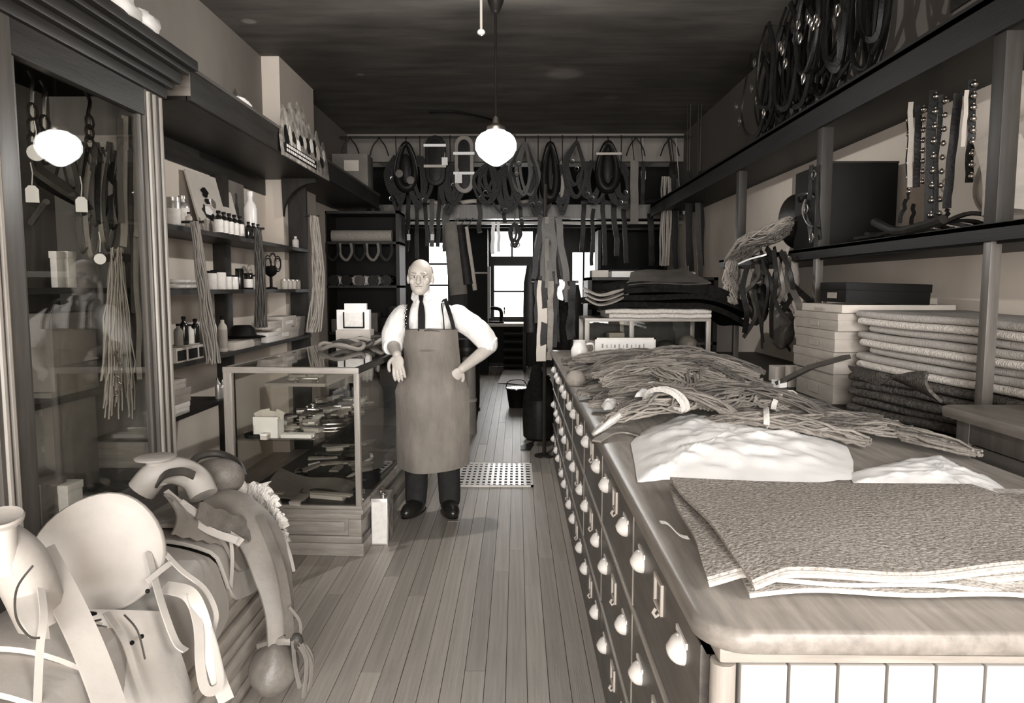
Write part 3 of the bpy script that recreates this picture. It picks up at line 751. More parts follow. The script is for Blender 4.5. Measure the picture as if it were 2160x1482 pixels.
# ================================================================== THE SHOPKEEPER
def remesh(mb, vox, smooth=2):
    me = bpy.data.meshes.new('t'); me.from_pydata([tuple(p) for p in mb.v], [], mb.f)
    bm = bmesh.new(); bm.from_mesh(me); bmesh.ops.recalc_face_normals(bm, faces=bm.faces); bm.to_mesh(me); bm.free()
    o = bpy.data.objects.new('t', me); COL.objects.link(o)
    md = o.modifiers.new('r', 'REMESH'); md.mode = 'VOXEL'; md.voxel_size = vox; md.adaptivity = 0
    if smooth:
        s2 = o.modifiers.new('s', 'SMOOTH'); s2.iterations = smooth; s2.factor = .5
    dg = bpy.context.evaluated_depsgraph_get(); ev = o.evaluated_get(dg)
    r = bpy.data.meshes.new_from_object(ev); bpy.data.objects.remove(o); bpy.data.meshes.remove(me)
    return r
def limb(m, pts, rad, n=16, k=5):
    P = spline(pts, k); rr = []
    for i in range(len(pts) - 1):
        for q in range(k): rr.append(lerp(rad[i], rad[i + 1], q / k))
    rr.append(rad[-1])
    m.tube(P, rr, n); 
    m.blob(P[0], (rr[0],) * 3, 12, 8); m.blob(P[-1], (rr[-1],) * 3, 12, 8)
MX, MY = -.575, 4.75       # where he stands
Vv = Vector
def W3(x, y, z): return Vv((MX + x, MY + y, z))   # man's own frame: x to image right, -y to the camera
man = thing('person', 'balding man in white shirt, tie and long leather apron standing by showcase', 'person', (MX, MY, 0))
b = MB()
# head (slightly narrower at the jaw), neck
HEAD = W3(-.062, -.03, 1.60)
b.blob(HEAD + Vv((0, .012, .020)), (.079, .098, .098), 28, 18)
b.blob(HEAD + Vv((0, -.022, -.045)), (.064, .070, .075), 24, 14)
b.blob(HEAD + Vv((0, -.045, -.088)), (.040, .040, .036), 20, 12)
b.blob(HEAD + Vv((0, -.088, -.018)), (.014, .020, .034), 14, 10, Euler((-.25, 0, 0)).to_matrix().to_4x4())     # nose
b.blob(HEAD + Vv((0, -.102, -.034)), (.017, .013, .012), 12, 8)
for s in (-1, 1):
    b.blob(HEAD + Vv((s * .031, -.078, .020)), (.026, .016, .010), 12, 8)      # brow ridge
    b.blob(HEAD + Vv((s * .044, -.058, -.028)), (.022, .022, .022), 12, 8)     # cheek
    b.blob(HEAD + Vv((s * .081, .012, -.012)), (.011, .022, .034), 12, 10)     # ear
b.blob(HEAD + Vv((0, -.080, -.062)), (.026, .014, .012), 12, 8)
limb(b, [HEAD + Vv((0, .02, -.07)), W3(-.04, .01, 1.46), W3(-.03, .02, 1.38)], [.056, .055, .062])
# trunk
limb(b, [W3(-.02, .02, 1.36), W3(-.01, .02, 1.20), W3(0, .02, 1.02), W3(.01, .02, .90)], [.095, .11, .11, .11], 20)
b.blob(W3(-.02, .03, 1.32), (.17, .08, .08), 20, 12)
b.blob(W3(.0, .02, 1.05), (.14, .10, .15), 20, 12)
b.blob(W3(.01, .03, .92), (.15, .10, .10), 20, 12)
# legs
for s, fx_, fy_ in ((-1, -.115, -.04), (1, .115, -.02)):
    limb(b, [W3(s * .085, .03, .88), W3(s * .10, .0, .50), W3(fx_, .03, .09)], [.088, .062, .042])
    b.blob(W3(fx_, fy_ + .02, .05), (.034, .08, .03), 14, 8)
# arms: his right (image left) resting on the case, his left (image right) with the hand on the hip
shR, elR, wrR = W3(-.195, .02, 1.335), W3(-.268, .05, 1.150), W3(-.195, -.20, 1.105)
shL, elL, wrL = W3(.175, .03, 1.335), W3(.40, .05, 1.135), W3(.215, -.10, 1.0)
limb(b, [shR, vl(shR, elR, .5) + Vv((-.015, 0, 0)), elR], [.062, .053, .044])
limb(b, [elR, vl(elR, wrR, .4), wrR], [.045, .044, .029])
limb(b, [shL, vl(shL, elL, .5) + Vv((.02, 0, .012)), elL], [.062, .053, .044])
limb(b, [elL, vl(elL, wrL, .4), wrL], [.045, .044, .029])
# right hand: hangs over the case edge, fingers down
def hand(m, wr, palm_dir, side, nrm, curl=.5, s=1.0):
    d = Vv(palm_dir).normalized(); nn = Vv(nrm).normalized(); nn = (nn - d * nn.dot(d)).normalized(); sd = d.cross(nn) * side
    pal = wr + d * .05 * s
    i0 = m.mark(); mt = Matrix((sd, nn, d)).transposed().to_4x4()
    m.blob(pal, (.042 * s, .017 * s, .052 * s), 16, 10, mt)
    for k, ln in enumerate((.070, .080, .074, .058)):
        o = (k - 1.5) * .0205
        a = wr + d * .088 * s + sd * o * s
        p1 = a + d * ln * .42 * s + nn * .006 * curl + sd * o * .12
        p2 = p1 + (d * (1 - .5 * curl) + nn * .7 * curl).normalized() * ln * .34 * s
        p3 = p2 + (d * (1 - 1.0 * curl) + nn * 1.0 * curl).normalized() * ln * .26 * s
        m.tube(spline([wr + d * .06 * s + sd * o * .8 * s, a, p1, p2, p3], 3), [.0105 * s] * 4 + [.0098 * s] * 4 + [.009 * s] * 4 + [.0075 * s], 8)
        m.blob(p3, (.0075 * s,) * 3, 8, 6)
    t0 = wr + d * .025 * s + sd * -.032 * s; t1 = t0 + (d * .6 - sd * .75).normalized() * .034 * s + nn * .004; t2 = t1 + (d * .95 - sd * .25 + nn * .2).normalized() * .032 * s; t3 = t2 + (d + nn * .3).normalized() * .02 * s
    m.tube(spline([wr + d * .015 * s, t0, t1, t2, t3], 3), [.014 * s] * 4 + [.0125 * s] * 4 + [.011 * s] * 4 + [.0085 * s], 8); m.blob(t3, (.0085 * s,) * 3, 8, 6)
hand(b, wrR, (.10, -.16, -.95), 1, (.25, .95, -.1), .35, 1.05)
hand(b, wrL, (-.5, -.05, -.55), -1, (-.35, .9, .2), .5, 1.0)
me = remesh(b, .0042, 2)
# sculpt the face: eye sockets, mouth groove
for v in me.vertices:
    p = v.co - HEAD
    if p.y < -.03 and abs(p.x) < .08 and -.13 < p.z < .1:
        for s in (-1, 1):
            q = (p - Vv((s * .031, -.085, .002))); d2 = (q.x / .017) ** 2 + (q.z / .011) ** 2
            v.co.y += .010 * math.exp(-d2)
        d2 = (p.x / .024) ** 2 + ((p.z + .062) / .0045) ** 2
        v.co.y += .006 * math.exp(-d2)
        d2 = ((abs(p.x) - .033) / .006) ** 2 + ((p.z + .048) / .018) ** 2
        v.co.y += .003 * math.exp(-d2)
me.transform(MW[man].inverted()); me.materials.append(MATS['skin'])
me.polygons.foreach_set('use_smooth', [True] * len(me.polygons))
body = bpy.data.objects.new('body', me); COL.objects.link(body); body.parent = man; MW[body] = MW[man]
for s in (-1, 1):
    e = MB().blob(HEAD + Vv((s * .031, -.0735, .002)), (.0125, .008, .0068), 14, 10).build('eye', 'eye_white', body)
    MB().blob(HEAD + Vv((s * .031 + .002, -.0795, .002)), (.0055, .003, .0058), 12, 8).build('iris', 'eye_dark', body)
    MB().strap(spline([HEAD + Vv((s * .015, -.0945, .0225)), HEAD + Vv((s * .033, -.093, .0245)), HEAD + Vv((s * .052, -.078, .018))], 4), .006, .005, (0, -1, .1)).build('eyebrow', 'brow', body)
m = MB(); m.tube(spline([HEAD + Vv((-.022, -.0855, -.0615)), HEAD + Vv((-.007, -.0955, -.0595)), HEAD + Vv((.007, -.0955, -.0595)), HEAD + Vv((.022, -.0855, -.0615))], 4), [.002, .003, .0035, .004, .004, .004, .004, .004, .004, .0035, .003, .0025, .002], 6); m.build('lips', 'lips', body)
# thin grey hair round the sides and back
m = MB(); nu, nv = 30, 9
def hairf(u, v):
    a = lerp(.12, PI - .12, u); th = lerp(1.95, 1.05, v)
    rr = Vv((.081 * math.sin(th) * math.cos(a), .012 + .101 * math.sin(th) * math.sin(a), .020 + .10 * math.cos(th)))
    return HEAD + rr
m.grid(hairf, nu, nv, -.005); m.build('hair', 'hair', man)

# ---- shirt
b = MB()
limb(b, [W3(-.03, .02, 1.40), W3(-.015, .02, 1.25), W3(0, .02, 1.08), W3(.01, .02, .93)], [.10, .150, .150, .15], 22)
b.blob(W3(-.02, .03, 1.335), (.215, .13, .105), 24, 14)
b.blob(W3(.0, .0, 1.05), (.175, .148, .18), 22, 12)
b.blob(W3(.0, .0, .92), (.175, .14, .10), 22, 12)
limb(b, [shR + Vv((.01, 0, .0)), vl(shR, elR, .5) + Vv((-.02, 0, 0)), vl(shR, elR, .95)], [.080, .076, .070])
limb(b, [vl(shR, elR, .95), elR + Vv((0, -.015, -.01))], [.072, .064])
limb(b, [shL, vl(shL, elL, .5) + Vv((.02, 0, .012)), vl(shL, elL, .90)], [.080, .078, .070])
limb(b, [HEAD + Vv((.012, .025, -.115)), HEAD + Vv((.012, .025, -.135))], [.066, .074], 20)
me = remesh(b, .006, 2)
def rumple(me, fn):
    nn = [v.normal.copy() for v in me.vertices]
    for v, n in zip(me.vertices, nn): v.co = v.co + n * fn(v.co)
rumple(me, lambda p: .003 + noise.noise(Vector((p.x * 16, p.y * 16, p.z * 9))) * .006 + noise.noise(Vector((p.x * 40, p.y * 40, p.z * 14))) * .0025)
me.transform(MW[man].inverted()); me.materials.append(MATS['shirt']); me.polygons.foreach_set('use_smooth', [True] * len(me.polygons))
sh = bpy.data.objects.new('shirt', me); COL.objects.link(sh); sh.parent = man; MW[sh] = MW[man]
# rolled cuffs
def cuff(a, d, r):
    d = Vv(d).normalized(); q = d.to_track_quat('Z', 'Y').to_matrix().to_4x4()
    m = MB(); m.lathe([(r * .96, -.024), (r * 1.05, -.014), (r * 1.02, 0), (r * 1.06, .012), (r * .98, .022), (r * .9, .018)], 18, a, q); return m
cuff(elR + Vv((.008, -.035, -.010)), (.25, -.9, -.17), .064).build('rolled_cuff', 'shirt', sh)
cuff(vl(shL, elL, .93), elL - shL, .070).build('rolled_cuff', 'shirt', sh)
# collar points and tie
for s in (-1, 1):
    m = MB(); A = HEAD + Vv((.012, 0, -.122)); 
    pts = [A + Vv((s * .06, .0, .014)), A + Vv((s * .018, -.058, .006)), A + Vv((s * .040, -.088, -.045)), A + Vv((s * .068, -.05, -.02))]
    m.grid(lambda u, v: vl(vl(pts[0], pts[1], u), vl(pts[3], pts[2], u), v), 4, 4, .004); m.build('collar', 'shirt', sh)
T = HEAD + Vv((.014, -.075, -.128))
m = MB(); m.strap([T + Vv((0, 0, .008)), T + Vv((0, -.012, -.014)), T + Vv((.002, -.016, -.032))], [.030, .028, .018], .014, (0, -1, .1)); m.build('tie_knot', 'black', man)
m = MB(); m.strap(spline([T + Vv((.002, -.014, -.03)), T + Vv((.004, -.026, -.08)), T + Vv((.006, -.038, -.14)), T + Vv((.006, -.05, -.22))], 4), [.018, .024, .03, .036, .04, .043, .045, .046, .046, .046, .046, .046, .046], .006, (0, -1, .1)); m.build('tie', 'black', man)
# ---- trousers and shoes
b = MB()
b.blob(W3(.01, .03, .92), (.178, .13, .11), 20, 12)
for s, fx_ in ((-1, -.115), (1, .115)):
    limb(b, [W3(s * .085, .03, .86), W3(s * .102, .0, .50), W3(fx_, .025, .14)], [.105, .085, .076])
    limb(b, [W3(fx_, .025, .14), W3(fx_, .015, .085)], [.076, .074])
me = remesh(b, .008, 2)
rumple(me, lambda p: noise.noise(Vector((p.x * 18, p.y * 18, p.z * 7))) * .006)
me.transform(MW[man].inverted()); me.materials.append(MATS['trouser']); me.polygons.foreach_set('use_smooth', [True] * len(me.polygons))
tr = bpy.data.objects.new('trousers', me); COL.objects.link(tr); tr.parent = man
for s, a in ((-1, -.35), (1, .30)):
    m = MB(); c = W3(s * .12, -.045, .045)
    def shf(p, d):
        q = Vector(p); 
        if q.z < -.02: q.z = -.036
        q.z += .022 * max(0, d.y) ; q.x *= 1 + .12 * (-d.y); return q
    m.blob(c, (.058, .15, .060), 20, 14, Matrix.Rotation(a, 4, 'Z'), shf)
    sh_ = m.build('shoe', 'shoe', man)
    m = MB(); m.blob(c + Vv((0, 0, -.032)), (.055, .15, .012), 20, 6, Matrix.Rotation(a, 4, 'Z')); m.build('sole', 'black', sh_)
# ---- long leather apron
AX = .012
def apf(u, v):
    z = lerp(1.265, .335, v)
    if v < .30: hw = lerp(.168, .185, v / .3)
    elif v < .45: hw = lerp(.185, .238, (v - .3) / .15)
    else: hw = lerp(.238, .228, (v - .45) / .55)
    s = u * 2 - 1
    x = AX + hw * s + .012 * v * s
    yb = -.168 if v < .5 else lerp(-.168, -.185, (v - .5) / .5)
    y = yb + (.10 + .05 * v) * abs(s) ** 2.3 + .010 * math.sin(s * 5 + 1) * v + .006 * math.sin(z * 17 + s * 4) + .016 * math.exp(-((s + .1) / .5) ** 2) * (-1 if v > .15 else 0)
    z += -.012 * (1 - s * s) * (1 if v > .9 else 0) - .008 * (v < .04) * abs(s) + (.010 * s if v > .95 else 0)
    return W3(x, y, z)
ap = MB(); ap.grid(apf, 40, 70, .006); apn = ap.build('apron', 'apron', man)
# hem and shoulder straps
m = MB(); m.strap([apf(u / 20, 0) + Vv((0, -.004, -.004)) for u in range(21)], .018, .004, (0, -1, 0)); m.build('bib_hem', 'brown_leather', apn)
def onchest(pts, w, nm, mat='black'):
    m = MB(); m.strap(spline([W3(*p) for p in pts], 6), w, .006, (0, -1, .35)); m.build(nm, mat, man)
onchest([(-.135, -.150, 1.262), (-.138, -.142, 1.33), (-.128, -.11, 1.41), (-.115, -.03, 1.455), (-.10, .06, 1.44)], .026, 'apron_strap')
onchest([(.165, -.125, 1.262), (.150, -.128, 1.33), (.122, -.10, 1.41), (.10, -.03, 1.455), (.08, .06, 1.44)], .026, 'apron_strap')
m = MB(); m.tube(spline([W3(.105, -.155, 1.262), W3(.10, -.15, 1.34), W3(.085, -.12, 1.43)], 5), .004, 6); m.build('watch_cord', 'black', man)
for k in range(7):
    q = W3(-.148 + .006 * (k % 2), -.156 + .012 * k * .5, 1.28 + k * .022); m = MB(); m.blob(q, (.008, .004, .006), 8, 6); m.build('strap_stud', 'nickel', man)
ORD = ['first', 'second', 'third', 'fourth', 'fifth', 'sixth', 'seventh', 'eighth', 'ninth']
ORD = ORD + ['tenth', 'eleventh', 'twelfth', 'thirteenth', 'fourteenth', 'fifteenth', 'sixteenth', 'seventeenth', 'eighteenth', 'nineteenth']
for t_, o_ in (('twenty', 'twentieth'), ('thirty', 'thirtieth'), ('forty', 'fortieth'), ('fifty', 'fiftieth'), ('sixty', 'sixtieth'), ('seventy', 'seventieth')): ORD += [o_] + [t_ + '-' + q for q in ORD[:9]]
# ================================================================== GOODS ON THE DRAWER COUNTER
def quad_sheet(c, n=(26, 26), thick=.012, wave=None):
    """sheet through four world corners c = [back-left, back-right, front-right, front-left] (u left->right, v back->front)"""
    c = [Vector(p) for p in c]; m = MB()
    def fn(u, v):
        p = vl(vl(c[0], c[1], u), vl(c[3], c[2], u), v)
        if wave: p = p + Vector(wave(u, v))
        return p
    m.grid(fn, n[0], n[1], -thick if False else thick); return m
def zz(pts, z): return [oZ(x, y, z) for x, y in pts]
# --- folded saddle blankets at the near end, lowest first
def bl_wave(s, amp=.006):
    return lambda u, v: (0.004 * math.sin(v * 9 + s), .004 * math.sin(u * 7 + s) * v, amp * math.sin(u * 5 + s) * (.3 + v) * .6 + amp * .5 * math.sin(v * 6 + u * 4 + s) + amp * .8 * math.sin(u * 13 + s * 2) * v ** 6)
bset = [
    ('pale wool blanket lying lowest in the pile at near counter corner', 'wool_pale', [(1470, 1030), (2420, 1040), (2500, 1270), (1580, 1260)], .992, None, 0.0),
    ('pale wool blanket second from the bottom of the near counter pile', 'wool_pale', [(1470, 1035), (2420, 1045), (2500, 1250), (1640, 1240)], 1.006, None, 1.3),
    ('grey tweed saddle blanket with folded corner under the top blanket', 'wool_grey', [(1409, 1028), (2420, 1050), (2500, 1206), (1500, 1206)], 1.026, 1, 2.2),
    ('grey tweed saddle blanket with pale bound edge on top of near pile', 'wool_grey', [(1413, 1012), (2010, 1030), (2500, 1186), (1592, 1208)], 1.046, 1, 3.1)]
for lab, mat, pts, z, band, s in bset:
    c = zz(pts, z)
    if band and s > 3: c[1] = oZ(2050, 1030, z)
    g = thing('saddle_blanket', lab, 'blanket', (c[0].x + .3, c[3].y + .2, z - .013), group='blankets on the near counter end')
    wv = bl_wave(s)
    droop = (lambda u, v, wv=wv: tuple(Vector(wv(u, v)) + Vector((0, 0, -.020 * max(0, 1 - u / .07) * v ** 2)))) if band else wv
    quad_sheet(c, (40, 34), .008, droop).build('cloth', mat, g, ang=1.2)
    if band:
        m = MB(); m.grid(lambda u, v: vl(vl(c[3], c[2], u), vl(c[0], c[1], u), -.006 + v * .15) + Vector(droop(u, 1 - v * .15)) + Vector((0, 0, .002)), 40, 4, .011); m.build('bound_edge', 'wool_band', g, ang=1.2)
        m = MB(); m.tube([vl(c[3], c[2], k / 30) + Vector(droop(k / 30, 1)) + Vector((0, -.002, -.005)) for k in range(31)], .0065, 6); m.build('edge_roll', 'wool_band', g)
tag(MB().grid(lambda u, v: vl(oZ(1392, 1104, .984), oZ(1452, 1135, 1.0), u) + Vector((.0, .02 * (v - .5) + .0, .006 * math.sin(u * 6) + .004)), 10, 4, .002).build('price_tag', 'white_paper'), 'white paper tag poking out left of the tweed blankets', 'tag')
# --- crumpled white cloths
def heap(outline, z0, h, amp, f, n=(14, 60), sharp=2.4, seed=0.0, flat=.5):
    P = [oZ(x, y, z0) for x, y in outline]; L = len(P)
    c = sum(P, Vector()) / L; m = MB(); rings = []
    def edge(t):
        t = (t % 1) * L; i = int(t); return P[i % L].lerp(P[(i + 1) % L], t - i)
    for i in range(n[0] + 1):
        r = max(.02, i / n[0]); ring = []
        for k in range(n[1]):
            p = c.lerp(edge(k / n[1]), r)
            q = noise.fractal(Vector((p.x * f, p.y * f, seed)), .9, 2.1, 4) * amp
            q = abs(q) * 1.4 - amp * .3
            p.z = z0 + (h * (1 - r ** sharp) + q * (1 - r ** 6) + .004)
            if i == n[0]: p.z = z0 + .001 + max(0, q) * .35
            ring.append(p)
        rings.append(ring)
    m._rings(rings[::-1], caps=True); return m
tag(heap([(1330, 935), (1362, 905), (1400, 892), (1440, 872), (1500, 888), (1560, 884), (1650, 905), (1750, 928), (1785, 940), (1800, 972), (1800, 1012), (1700, 1020), (1600, 1018), (1500, 1012), (1400, 1012), (1345, 1020), (1338, 975)], CT + .002, .055, .016, 7, (24, 120), seed=3.3).build('white_cloth', 'white_cloth', ang=1.4), 'large crumpled white cloth heap on the counter behind the tweed blankets', 'cloth')
tag(heap([(1790, 1000), (1850, 985), (1920, 972), (1985, 962), (2040, 995), (2090, 1010), (2140, 1045), (2158, 1075), (2120, 1082), (2060, 1055), (1990, 1035), (1880, 1026), (1800, 1020)], CT + .002, .03, .012, 8, (18, 90), seed=8.1).build('white_cloth', 'white_cloth', ang=1.4), 'long white cloth strip trailing to the back edge of the counter', 'cloth')
tag(heap([(1338, 838), (1352, 820), (1385, 810), (1406, 820), (1400, 832), (1370, 838)], CT + .10, .03, .012, 20, (8, 30), seed=1.1).build('white_paper', 'white_cloth', ang=1.4), 'small white rag lying on the heaped cord hanks', 'rag')
tag(heap([(1268, 856), (1280, 846), (1300, 842), (1302, 856), (1290, 864), (1275, 866)], CT + .05, .02, .01, 20, (6, 24), seed=5.1).build('white_paper', 'white_paper', ang=1.4), 'white paper ticket on the white rope near the drawer fronts', 'ticket')
# --- cord hanks heaped along the counter
def hank_mesh(path, nstr, rad, rs, seed, squash=.6, npts=16, twist=1.2, jit=.009):
    m = MB(); P = spline(path, max(2, npts // (len(path) - 1))); n = len(P)
    for s in range(nstr):
        a = R.random() * 2 * PI; q = math.sqrt(R.random()); pts = []
        ph = R.random() * 9
        for i, p in enumerate(P):
            t = (P[min(i + 1, n - 1)] - P[max(i - 1, 0)]).normalized(); sd = t.cross(Vector((0, 0, 1))).normalized()
            rr = rad[0] * (math.sin(PI * min(max(i / (n - 1), .03), .97)) ** .35) * q
            an = a + twist * i / n + .5 * math.sin(i * .9 + ph)
            pts.append(p + sd * math.cos(an) * rr * 1.25 + Vector((0, 0, max(-.2, math.sin(an)) * rr * squash)) + Vector((R.uniform(-1, 1), R.uniform(-1, 1), R.uniform(-.4, .8))) * jit)
        m.tube(pts, rs * R.uniform(.8, 1.25), 5)
    return m
ng = 0
HN = [0]
def hank(path, nstr=26, rad=.06, rs=.0055, mat='rope', label=None, group='cord hanks heaped on the counter', bands=(), tw=1.2):
    if label is None: HN[0] += 1; label = 'brown cord hank, %s from the far end of the heap on the counter' % ORD[HN[0] - 1]
    g = thing('cord_hank', label, 'cord', tuple(Vector(path[len(path) // 2]) - Vector((0, 0, rad * .3))), group=group)
    hank_mesh(path, nstr, (rad,), rs, 0, twist=tw).build('strand', mat, g, ang=1.5)['kind'] = 'stuff'
    P = spline(path, 8)
    for t in bands:
        i = int(t * (len(P) - 2)); p = P[i]; d = (P[i + 1] - p).normalized(); sd = d.cross(Vector((0, 0, 1))).normalized()
        ring = [p + sd * math.cos(2 * PI * k / 16) * rad * 1.32 + Vector((0, 0, max(-.1, math.sin(2 * PI * k / 16)) * rad * .72 + .004)) for k in range(16)]
        MB().strap(ring, .02, .005, (0, 0, 1), closed=True).build('tie_band', 'rope_white', g)
    return g
RR = random.Random(21)
yy = 5.08; k = 0
while yy > 2.95:
    h = .012 + .055 * math.sin(PI * min(1, max(0, (5.2 - yy) / 2.3))) 
    for lay in (0, 1):
        x0, x1 = .335 + RR.uniform(-.02, .06) + .06 * lay, 1.30 + RR.uniform(-.10, .08) - .10 * lay
        dy = RR.uniform(-.30, .30) if yy < 4.8 else RR.uniform(-.08, .08)
        pth = [(x0, yy - dy, CT + .028 + h * lay), (lerp(x0, x1, .35), yy + RR.uniform(-.05, .05), CT + .035 + h * (.45 + lay)), (lerp(x0, x1, .7), yy + dy * .4 + RR.uniform(-.05, .05), CT + .035 + h * (.4 + lay)), (x1, yy + dy, CT + .028 + h * .6 * lay)]
        hank(pth, 28, .066, .0052, 'rope' if RR.random() < .62 else 'rope_dark')
    yy -= .155; k += 1
for j in range(12):                                                           # hanks thrown across the others
    y0 = RR.uniform(3.0, 4.5); x0 = RR.uniform(.40, .75); a = RR.uniform(-1.1, 1.1); L = RR.uniform(.45, .75); z0 = CT + .12 + .03 * math.sin((y0 - 3) * 1.4)
    hank([(x0, y0, z0 - .05), (x0 + L * .33 * math.cos(a), y0 + L * .33 * math.sin(a) + RR.uniform(-.08, .08), z0), (x0 + L * .7 * math.cos(a), y0 + L * .7 * math.sin(a) + RR.uniform(-.08, .08), z0), (x0 + L * math.cos(a), y0 + L * math.sin(a), z0 - .06)], 20, .05, .005, 'rope' if j % 3 else 'rope_dark')
for j in range(6):                                                            # hanks trailing to the rear corner
    y0 = 2.90 - j * .085
    hank([(.80 + .07 * j, y0 + .12, CT + .03), (1.02 + .05 * j, y0 + .02, CT + .05), (1.25 + .02 * j, y0 - .06, CT + .04), (1.44, y0 - .12 - .03 * j, CT + .03)], 26, .05, .005, 'rope' if j % 2 else 'rope_dark')
hank([oZ(1275, 885, 1.02), oZ(1370, 862, 1.06), oZ(1440, 850, 1.07), oZ(1510, 852, 1.06)], 46, .085, .005, 'rope', 'thick brown cord bundle tied round with two pale bands on the counter', None, (.5, .56))
hank([oZ(1500, 862, 1.06), oZ(1570, 842, 1.07), oZ(1640, 852, 1.06), oZ(1700, 875, 1.03)], 46, .085, .005, 'rope', 'pale twisted cord bundle with one knotted band right of the tied bundle', None, (.82,), 3.5)
hank([oZ(1490, 890, 1.02), oZ(1600, 888, 1.05), oZ(1720, 905, 1.03), oZ(1830, 935, 1.0)], 36, .06, .005, 'rope', 'long brown cord bundle lying along the rear edge of the white cloth', None, (.4,), 1.0)
# white rope hank, belt, single cord
g = thing('rope_coil', 'small coil of white cotton rope by the front edge of the counter', 'rope', tuple(oZ(1298, 905, CT)))
for k in range(9):
    c = oZ(1272 + 6 * k, 897 - 1.5 * k, CT + .03)
    ring = [c + Vector((.012 * math.cos(a) + .035 * math.sin(a), .06 * math.cos(a) * (1 + .1 * math.sin(k)), .03 * math.sin(a) + .004 * k)) for a in [2 * PI * q / 14 for q in range(14)]]
    MB().tube(ring, .0085, 6, closed=True).build('loop', 'rope_white', g)
tag(MB().strap(spline([oZ(1258, 930, CT + .006), oZ(1290, 912, CT + .02), oZ(1325, 912, CT + .012), oZ(1370, 925, CT + .006)], 6), .035, .006).build('leather_belt', 'tan_leather'), 'tan leather belt piece lying below the white rope coil', 'belt')
tag(MB().tube(spline([oZ(1395, 800, 1.11), oZ(1450, 785, 1.12), oZ(1500, 770, 1.12), oZ(1545, 755, 1.11)], 6), .011, 7).build('stick', 'straw_wood'), 'light wooden stick lying across the far cord hanks', 'stick')
# --- little glass showcase standing on the far end of the counter
g = thing('counter_showcase', 'small oak-framed glass case standing on the far end of the drawer counter', 'showcase', (1.0, 5.7, CT))
sx0, sx1, sy0, sy1, sz0, sz1 = .52, 1.48, 5.42, 5.95, CT, 1.30
MB().box((sx0, sy0, sz0), (sx1, sy1, sz0 + .03)).build('base', 'oak_x', g, bevel=.004)
MB().box((sx0, sy0, sz1 - .025), (sx1, sy0 + .03, sz1)).build('top_rail', 'oak_x', g, bevel=.003)
MB().box((sx0, sy0 + .03, sz1 - .02), (sx1, sy1, sz1)).build('top_board', 'mid_wood', g)
for x_ in (sx0, sx1 - .035, .86):
    for y_ in (sy0, sy1 - .03): MB().box((x_, y_, sz0 + .03), (x_ + .035, y_ + .03, sz1 - .02)).build('corner_post', 'oak', g, bevel=.003)
MB().box((sx0 + .02, sy0 + .012, sz0 + .03), (sx1 - .02, sy0 + .016, sz1 - .02)).build('glass_pane', GLASS, g, smooth=False)
MB().box((sx0 + .02, sy1 - .02, sz0 + .03), (sx1 - .02, sy1 - .01, sz1 - .02)).build('back_board', 'dark_wood', g)
for i, (x_, w_, h_, mt) in enumerate(((.58, .12, .10, 'carton'), (.72, .12, .17, 'carton'), (.92, .12, .06, 'tan_leather'), (1.1, .16, .11, 'brown_leather'), (1.28, .14, .15, 'tan_leather'))):
    if mt.endswith('leather'):
        m = MB(); m.blob((x_ + w_ / 2, 5.62, sz0 + .031 + h_ / 2), (w_ / 2, .10, h_ / 2), 14, 8, None, lambda p, d: p * (1 + .12 * noise.noise(d * 3)))
        tag(m.build('leather_roll', mt), ('rolled leather goods inside the counter showcase', )[0] + ('', '', ' at the middle post', ' left of its right corner', ' by its right corner')[i], 'leather')
    else:
        tag(MB().box((x_, 5.53, sz0 + .031), (x_ + w_, 5.75, sz0 + .031 + h_)).build('carton', mt, bevel=.003), 'brown carton inside the left bay of the counter showcase, %s one' % ('shorter', 'taller')[i], 'box')
# two pale folded blankets on top, black blankets over them
def folded(x0, x1, y0, y1, z0, z1, wv=.004, nm='folded_blanket', mat='wool_pale', layers=2):
    """folded blanket: rounded fold at the front, bent layers"""
    m = MB(); n = 20; rings = []
    hh = (z1 - z0)
    for i in range(n + 1):
        x = lerp(x0, x1, i / n); dz = wv * math.sin(i * .7 + x0 * 9) + wv * .6 * math.sin(i * 1.9); ring = []
        for k in range(7):
            a = PI / 2 + PI * k / 6; ring.append((x, y0 + hh * .5 + hh * .5 * math.cos(a), (z0 + z1) / 2 + dz + hh * .5 * math.sin(a)))
        ring.append((x, y1, z0 + dz)); ring.append((x, y1, z1 + dz)); rings.append(ring)
    m._rings(rings); return m
for k, (a, b) in enumerate(((1.301, 1.334), (1.336, 1.372))):
    tag(folded(.70 - .03 * k, 1.47, 5.38, 5.95, a, b, .002).build('folded_blanket', 'wool_pale'), ('pale folded blanket directly on the top of the counter showcase', 'upper pale folded blanket on the counter showcase under the black ones')[k], 'blanket', 'pale blankets on the counter showcase')
for k in range(4):
    x0, x1 = (.60, .54, .62, .72)[k], (1.74, 1.80, 1.70, 1.58)[k]; z0 = 1.378 + k * .05
    m = MB()
    def fn(u, v, x0=x0, x1=x1, z0=z0, k=k):
        x = lerp(x0, x1, u); s = u * 2 - 1
        return (x, lerp(5.30, 6.05, v), z0 + .045 + .012 * math.sin(v * 5 + k) - (.13 + .05 * (3 - k)) * max(0, s - .25) ** 1.8 - .07 * max(0, -s - .5) ** 1.5 + .006 * math.sin(u * 9 + k * 2))
    m.grid(fn, 26, 16, .040)
    tag(m.build('black_blanket', 'wool_black', ang=1.2), 'black wool blanket in the pile over the counter showcase, %s' % ('lowest of four', 'second from below', 'third from below', 'topmost of four')[k], 'blanket', 'black blankets over the counter showcase')
